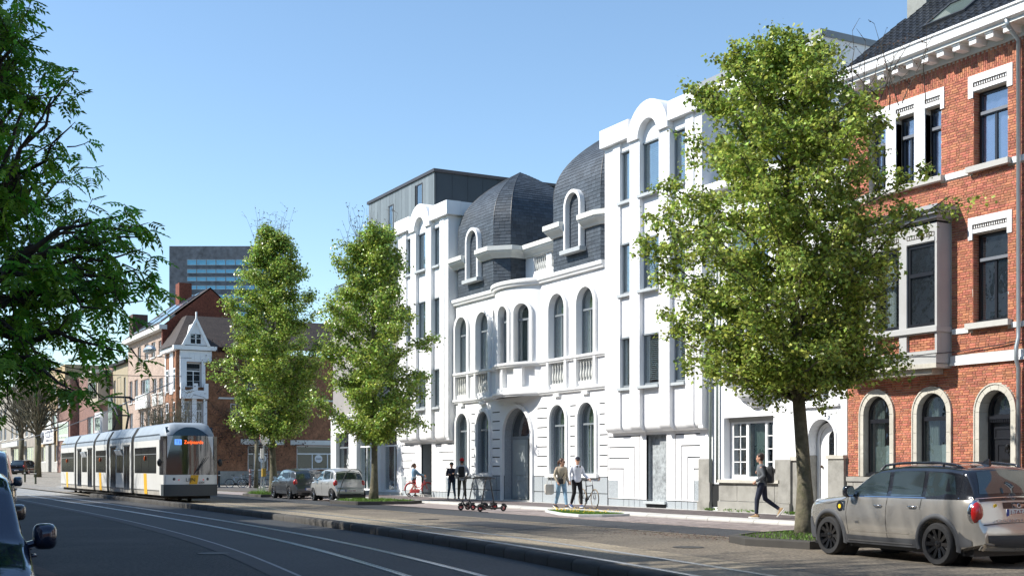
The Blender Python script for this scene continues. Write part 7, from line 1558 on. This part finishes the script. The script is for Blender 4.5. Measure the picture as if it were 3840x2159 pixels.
# the two who stand talking, and the woman with the red bicycle
person('smiling woman in navy jumper and dark jeans, arms folded, before the window',(-50.0,24.15,ZW+.005),R(-30),
 dict(pel=(0,0,.92),che=(0,0,1.27),nec=(0,0,1.44),hed=(.02,0,1.58),ell=(.03,.23,1.12),wrl=(.20,-.04,1.14),elr=(.03,-.23,1.12),wrr=(.21,.05,1.18),knl=(.01,.11,.50),anl=(0,.17,.10),knr=(.01,-.11,.50),anr=(0,-.17,.10)),1.68,skindk,navy,jeansd,greyshoe,darkh,'cap',female=True,cap=('beanie',C('dark_green_wool',(.01,.03,.03))),untuck=.06)
person('man in pale hoodie and red beanie seen from behind','b' and (-48.85,24.1,ZW+.005),R(148),
 dict(pel=(0,0,.95),che=(0,0,1.31),nec=(.02,0,1.48),hed=(.03,0,1.62),ell=(.06,.27,1.12),wrl=(.22,.20,1.02),elr=(.06,-.27,1.12),wrr=(.22,-.20,1.02),knl=(.02,.12,.50),anl=(0,.14,.10),knr=(.02,-.12,.50),anr=(0,-.16,.10)),1.82,skin,greyhood,olive,blackshoe,brownh,'cap',cap=('beanie',redw),untuck=.05)
backpack('black rucksack on the man in the red beanie',(-48.85+.16,24.1-.10,1.17),R(148))
person('woman in denim shirt and black shorts pushing a red bicycle',(-54.98,24.5,ZW+.005),R(84),
 dict(pel=(0,0,.92),che=(.02,0,1.27),nec=(.03,0,1.44),hed=(.04,0,1.58),ell=(.20,.22,1.20),wrl=(.46,.26,1.08),elr=(.22,-.22,1.18),wrr=(.48,-.30,1.06),knl=(.10,.08,.48),anl=(.12,.08,.09),knr=(-.06,-.09,.50),anr=(-.28,-.09,.16),upr=.5),1.66,skindk,denim,blackc,blackshoe,brownh,'tail',shorts=True,female=True,curl=(1.3,1.3))
cb=thing('crossbody_bag','small black bag on a strap across the beige jacket','bag',(-36.35,21.75,1.14),R(2)); m=M(); m.tube([(.10,-.10,.0),(.16,0,.20),(.10,.12,.36),(-.02,.12,.38),(-.13,.0,.2),(-.12,-.12,.02)],.011,6); m.to('strap',blackbag,cb); B('pouch',blackbag,cb,(.10,.17,-.20,-.02,-.12,.06))
tb=thing('tote_bag','off-white canvas tote bag hanging behind the woman in beige','bag',(-36.5,21.36,.66),R(2)); m=M(); m.loft([[(x*s,y*s,z) for x,y in((-.04,-.17),(.04,-.17),(.05,.17),(-.05,.17))] for z,s in((0,.7),(.05,1),(.3,1.05),(.36,.95))]); ob('bag',fused(m,.015,toteM,'bag',4),tb); M().tube([(0,-.1,.34),(.05,-.05,.62),(.05,.05,.62),(0,.1,.34)],.008,5).to('handle',toteM,tb)
hp=thing('headphones','black headphones round the neck of the man in white','headphones',(-36.86,22.74,1.66),R(-6)); m=M(); m.torus((-.01,0,0),.085,.012,'z',20,6,R(70),R(290)); 
for s in(-1,1): m.sphere((.07,s*.06,-.03),.035,10,7)
m.to('headband',blackpl,hp)
text_=None
# shirt print is flat lettering on the chest
# ================================================================ BICYCLES AND SCOOTERS
def bike(name,label,loc,rz,frame,col,tyre=rubber,r=.34,step=False,fender=False,cat='bicycle',lean=0,group=None,wall=None,bars='flat',rack=False):
    b=thing(name,label,cat,loc,rz,group); b.rotation_euler=(lean,0,rz); wb=1.05
    for x in(0,wb):
        m=M(); m.torus((x,0,r),r-.018,.019,'y',36,8); w_=m.to('wheel',wall or tyre,b,smooth=True); q=M(); q.torus((x,0,r),r-.042,.009,'y',30,5); 
        for k in range(18): a=k*2*PI/18; q.tube([(x+.02*math.cos(a+.8),(.02 if k%2 else -.02),r+.02*math.sin(a+.8)),(x+(r-.05)*math.cos(a),0,r+(r-.05)*math.sin(a))],.0022,3,False)
        q.lathe([(.001,-.04),(.022,-.04),(.022,.04),(.001,.04)],10,(x,0,r),'y'); q.to('spokes',chrome,w_)
        if fender: M().torus((x,0,r),r+.022,.024,'y',26,6,R(20 if x==0 else 25),R(185 if x==0 else 190)).to('mudguard',col,b,smooth=True)
    bb_=(.43,0,.28); st_=(.28,0,.84 if step else .80); hd_=(.86,0,.80); hb=(.90,0,.62)
    m=M(); m.tube([bb_,st_],.018,8); m.tube([(0,.0,r),bb_],.012,6); m.tube([(0,.0,r),(st_[0]+.02,0,st_[2]-.12)],.011,6)
    if step: m.tube([bb_,(.62,0,.36),(.80,0,.62),hb],.022,8); m.tube([(.36,0,.45),(.60,0,.48),(.78,0,.70),hd_],.018,8)
    else: m.tube([bb_,hb],.019,8); m.tube([(st_[0]+.01,0,st_[2]-.04),hd_],.017,8)
    m.tube([hd_,hb],.022,8); m.to('frame',col,b,smooth=True)
    m=M(); 
    for s in(-1,1): m.tube([(hb[0]-.0,s*.03,hb[2]+.02),(wb,s*.045,r)],.011,6)
    m.to('fork',col,b,smooth=True); m=M(); m.tube([hd_,(hd_[0]-.03,0,.98)],.013,6)
    if bars=='city': m.tube([(.62,-.30,1.04),(.74,-.24,1.05),(.83,0,1.0),(.74,.24,1.05),(.62,.30,1.04)],.012,7)
    else: m.tube([(.98,-.22,1.02),(.93,-.20,.99),(.85,-.05,.97),(.85,.05,.97),(.93,.20,.99),(.98,.22,1.02)],.012,7)
    o=m.to('handlebar',chrome,b,smooth=True)
    for s in(-1,1):
        M().tube([((.62 if bars=='city' else 1.0),s*(.30 if bars=='city' else .22),1.04),((.72 if bars=='city' else .92),s*(.26 if bars=='city' else .20),(1.05 if bars=='city' else .985))],.018,8).to('grip',MT('tan_leather',(.35,.13,.05),.6),b)
    m=M(); m.tube([(st_[0]-.0,0,st_[2]),(st_[0]-.03,0,.94)],.013,6); m.loft([[(x,y*w_,z) for y,z in((-1,.94),(-.8,.975),(.8,.975),(1,.94))] for x,w_ in((.10,.075),(.18,.08),(.28,.045),(.38,.02))]); m.to('saddle',blackpl if not step else MT('grey_saddle',(.3,.3,.3),.5),b)
    m=M(); m.lathe([(.001,-.01),(.09,-.01),(.09,.01),(.001,.01)],22,(bb_[0],-.045,bb_[2]),'y'); m.tube([(bb_[0],-.06,bb_[2]),(bb_[0]+.12,-.07,bb_[2]-.12),(bb_[0]+.12,-.14,bb_[2]-.12)],.011,5); m.tube([(bb_[0],.06,bb_[2]),(bb_[0]-.12,.07,bb_[2]+.12),(bb_[0]-.12,.14,bb_[2]+.12)],.011,5); m.tube([(0,-.045,r+.03),(bb_[0],-.045,bb_[2]+.09)],.005,4); m.tube([(0,-.045,r-.03),(bb_[0],-.045,bb_[2]-.09)],.005,4); m.to('crank',blackpl,b)
    if step: B('chain_case',col,b,(-.03,.50,-.062,-.035,.20,.38))
    if rack: m=M(); [m.tube([(-.22,s*.06,.76),(.22,s*.06,.78)],.008,5) for s in(-1,0,1)]; [m.tube([(0,s*.06,r),(-.05,s*.06,.76)],.007,5) for s in(-1,1)]; m.to('luggage_rack',col,b); M().sphere((.93,0,.90),.045).to('lamp',chrome,b)
    return b
redp=MT('red_enamel',(.55,.018,.02),.3,coat=.5)
bike('bicycle','red step-through city bicycle pushed into the left doorway',(-54.5,24.12,ZW),R(104),redp,redp,step=True,fender=True,rack=True,bars='city',wall=MT('pale_tyre',(.10,.10,.095),.7))
bike('bicycle','black fixed-wheel bicycle with tan grips wheeled beside the man in white',(-37.2,23.15,ZW),R(-8),blackgl,blackgl,wall=MT('tan_tyre',(.24,.19,.13),.7))
for i in range(4): bike('bicycle',['silver bicycle leaning by the cafe wall behind the tree trunk, nearest the sign post','second parked bicycle behind the trunk, dark frame','third parked bicycle behind the trunk, against the plinth','last parked bicycle behind the grey hatchback roof'][i],(-90+.5*i,25.2+.75*i,.1),R(70+8*i),chrome,[chrome,blackgl,MT('blue_enamel',(.03,.08,.2),.3),blackgl][i],group='bicycles parked before the cafe')
def scooter(label,loc,rz,lean=0):
    s=thing('electric_scooter',label,'scooter',loc,rz,'electric scooters standing on the parking strip'); s.rotation_euler=(lean,0,rz); r=.115; redr=MT('red_rim',(.5,.02,.02),.4)
    for x in(0,.92):
        o=M().torus((x,0,r),r-.03,.03,'y',26,8).to('wheel',rubber,s,smooth=True); M().torus((x,0,r),r-.062,.008,'y',22,5).lathe([(.001,-.025),(.03,-.025),(.03,.025),(.001,.025)],12,(x,0,r),'y').to('rim',redr,o); q=M()
        for k in range(5): a=k*2*PI/5; q.tube([(x,0,r),(x+.055*math.cos(a),0,r+.055*math.sin(a))],.008,4)
        q.to('spoke_star',chrome,o)
    M().torus((.92,0,r),r+.022,.022,'y',14,6,R(10),R(120)).to('rear_mudguard',blackpl,s); M().torus((0,0,r),r+.02,.018,'y',14,6,R(30),R(140)).to('front_mudguard',blackpl,s)
    M().loft([[(x,y*w_,z) for y,z in((-1,z0),(1,z0),(1,z0+.05),(-1,z0+.05))] for x,w_,z0 in((.10,.03,.20),(.16,.06,.13),(.24,.075,.09),(.78,.075,.09),(.88,.04,.10))]).to('deck',blackpl,s)
    M().tube([(0,0,r+.01),(.03,0,.24),(.06,0,.34),(.20,0,1.02),(.215,0,1.10)],[.028,.026,.022,.019,.019],8).tube([(.06,0,.33),(.15,0,.19)],.022,7).to('stem',blackpl,s,smooth=True)
    M().tube([(.20+.16,-.13,1.12),(.215+.05,-.05,1.115),(.215-.05,.05,1.115),(.20-.12,.13,1.12)],.014,7).box(.18,.26,-.04,.04,1.11,1.145).tube([(.22,-.12,1.10),(.12,-.18,1.12)],.006,4).to('handlebar',blackpl,s); return s
scooter('leftmost electric scooter of the four, front wheel by the kerb edge',(-38.75,19.08,ZF+.03),R(88)); scooter('second scooter from the left, tucked behind the leftmost one',(-39.05,19.5,ZF+.03),R(84))
scooter('nearest scooter, side-on with its long deck and rear wheel to the right',(-37.2,19.05,ZF+.03),R(93)); scooter('scooter facing right with its stem leaning back to the left',(-38.6,20.35,ZF+.03),R(-84))
# ================================================================ STREET FURNITURE
pt=thing('parking_machine','blue parking machine with orange header by the bare tree and tram','parking meter',(-91.5,22.2,.1),R(60)); bl=MT('deep_blue_steel',(.01,.035,.14),.4)
B('cabinet',bl,pt,(-.28,.28,-.22,.22,0,2.3)); B('header',MT('orange_sign',(.75,.30,.03),.5),pt,(-.285,.285,-.225,.225,2.35,2.75)); M().prism([(-.4,2.85),(.45,3.02),(.45,3.08),(-.4,2.92)],-.35,.35).to('solar_cap',blackpl,pt); B('notice',whitesm,pt,(-.16,.16,-.235,-.222,1.3,1.95)); text('lettering','P',.5,whitesm,pt,(0,-.235,2.02),FR); B('side_strip',whitesm,pt,(-.29,-.283,-.1,.05,1.5,2.2))
def bollard(label,loc,mat,h=1.0,group='bollards at the square'):
    b=thing('bollard',label,'bollard',loc,0,group); M().lathe([(.10,0),(.10,.08),(.085,.10),(.085,h*.80),(.10,h*.82),(.10,h*.86),(.085,h*.88),(.08,h*.95),(.03,h)],12).to('post',mat,b,smooth=40); M().lathe([(.088,h*.70),(.088,h*.75)],12,(0,0,0),'z',False).to('band',whitesm,b); return b
bollard('black bollard with pale band between parking machine and sign post',(-90.0,24.4,.1),blackpl,1.3); bollard('reddish bollard beside the sign post',(-88.5,26.3,.1),MT('pink_granite',(.28,.16,.14),.7),1.4); bollard('dark stone bollard left of the tram, farther left of two',(-124,15.1,.16),MT('green_black_stone',(.05,.06,.035),.8),1.3); bollard('dark stone bollard left of the tram, nearer the tram',(-119,15.4,.12),MT('green_black_stone',(.05,.06,.035),.8),1.3)
sp_=thing('sign_post','leaning sign post with round sign, white plate and yellow box behind the grey hatchback','road sign',(-66.4,20.5,.1)); M().tube([(0,0,0),(0,0,4.6)],.04,8).tube([(-.75,0,0),(-.05,0,1.9)],.04,6).to('post',steel,sp_)
for z,r_,n_ in((3.15,.42,'round_sign'),): M().lathe([(.01,-.02),(r_,-.02),(r_,.02),(.01,.02)],24,(.12,.12,z),'y').to(n_,whitesm,sp_,rot=(0,0,R(-50))); M().torus((.12,.10,z),.38,.035,'y',24,5).to('red_rim',redp,sp_,rot=(0,0,R(-50)))
B('direction_plate',whitesm,sp_,(.02,.30,-.02,.02,3.75,4.3),rot=(0,0,R(-50))); B('lower_plate',whitesm,sp_,(.02,.32,-.02,.02,2.0,2.55),rot=(0,0,R(-50))); B('yellow_box',MT('yellow_box',(.40,.26,.03),.5),sp_,(-.10,.10,-.10,.10,1.0,1.45))
hp_=thing('bent_hoop','grey steel hoop bent over in front of the silver hatchback','hoop',(-50.95,19.0,.12)); M().tube([(0,0,0),(.12,.1,.45),(.28,.22,.95),(.42,.33,1.28),(.62,.5,1.42),(.86,.7,1.38),(.98,.8,1.22)],.024,8).to('tube',MT('dull_steel',(.14,.15,.15),.4,metal=.7),hp_,smooth=True); M().sphere((0,0,.03),.08,8,5).to('foot',steel,hp_)
bn_=thing('waste_bin','dark green wheelie bin right of the tram nose','bin',(-80.0,19.0,.1),R(20)); M().loft([[(-.25,-.25,.08),(.25,-.25,.08),(.25,.25,.08),(-.25,.25,.08)],[(-.32,-.32,1.05),(.32,-.32,1.05),(.32,.32,1.05),(-.32,.32,1.05)]]).to('body',MT('bin_green',(.012,.03,.02),.5),bn_); M().prism([(-.34,1.06),(.34,1.06),(.34,1.12),(0,1.2),(-.34,1.15)],-.34,.34).to('lid',MT('bin_green',(.012,.03,.02),.5),bn_)
lm_=thing('street_lamp','grey teardrop street lamp hung from a wire before the pale brick house','street lamp',(-92.5,19.9,10.2)); M().loft([[(1.1*s*math.cos(a)*1.2,.4*s*math.sin(a),z) for a in np.linspace(0,2*PI,13)[:-1]] for s,z in((.15,.42),(.55,.35),(.9,.18),(1,.0))]).to('hood',steel,lm_,smooth=True); M().loft([[(.95*s*math.cos(a)*1.1,.34*s*math.sin(a),z) for a in np.linspace(0,2*PI,13)[:-1]] for s,z in((1,-.01),(.85,-.12),(.4,-.2))]).to('bowl',MT('lamp_bowl',(.4,.4,.38),.3),lm_,smooth=True)
def wire(label,pts,r=.026):
    m=M()
    for a,b in pts:
        a,b=Vector(a),Vector(b); n=8; m.tube([a.lerp(b,i/n)-Vector((0,0,.012*(b-a).length*4*(i/n)*(1-i/n))) for i in range(n+1)],r,4)
    o=m.to('overhead_wire',blackpl,None); tag(o,label,'cable'); return o
wire('contact wire running over the far tram track',[((-190,K(-190)+1.5,5.5),(-57,13.3,5.5)),]); wire('span wire carrying the teardrop street lamp across the street',[((-105.6,26.5,11.0),(-72,-4.8,9.6))],.02); wire('span wire crossing above the tram to the corner house',[((-105.6,25.6,9.4),(-74,-4.8,8.2))]); 
sl_w=wire('second contact wire over the near track, far down the street',[((-190,9.5,5.5),(-100,9.6,5.6))])
iris=None
V=[];F=[]
for k in range(46):
    a=random.uniform(0,6.28); x,y=-63.2+random.gauss(0,.22),19.35+random.gauss(0,.15); l=random.uniform(.25,.5); i=len(V); V+=[(x-.02,y,.2),(x+.02,y,.2),(x+math.cos(a)*l*.6,y+math.sin(a)*l*.6,.2+l)]; F.append((i,i+1,i+2))
o=link(bpy.data.objects.new('iris_tuft',rawmesh('iris_tuft',V,F,grassm))); tag(o,'tuft of long iris leaves at the left tip of the bed behind the grey hatchback','plant')
V=[];F=[]
for k in range(260):
    x=random.choice((random.uniform(-32.6,-32.0),random.uniform(-31.6,-29.9),random.uniform(-28.6,-28.2))); y=Y0-.12-abs(random.gauss(0,.05)); a=random.uniform(0,6.28); i=len(V); l=random.uniform(.03,.08); z=ZW+random.uniform(0,.07); V+=[(x,y,z),(x+l*math.cos(a),y-abs(l*math.sin(a)),z+.02),(x+l*.6*math.cos(a+.6),y-abs(l*.6*math.sin(a+.6)),z+.05)]; F.append((i,i+1,i+2))
o=link(bpy.data.objects.new('pavement_weeds',rawmesh('pavement_weeds',V,F,grassm))); tag(o,'small weeds along the foot of the white townhouse','weeds',None,'stuff')
V=[];F=[]
for k in range(900):
    x=-22+random.gauss(0,1.6); y=16.4+random.gauss(0,.5)+(x+22)*.05; a=random.uniform(0,6.28); l=random.uniform(.02,.05); i=len(V); z=ZF+.012+random.uniform(0,.01); V+=[(x,y,z),(x+l*math.cos(a),y+l*math.sin(a),z+.01),(x+l*math.cos(a+1.2),y+l*math.sin(a+1.2),z)]; F.append((i,i+1,i+2))
o=link(bpy.data.objects.new('fallen_leaves',rawmesh('fallen_leaves',V,F,deadleaf))); tag(o,'dry fallen bits scattered on the road before the linden bed','leaves',None,'stuff')
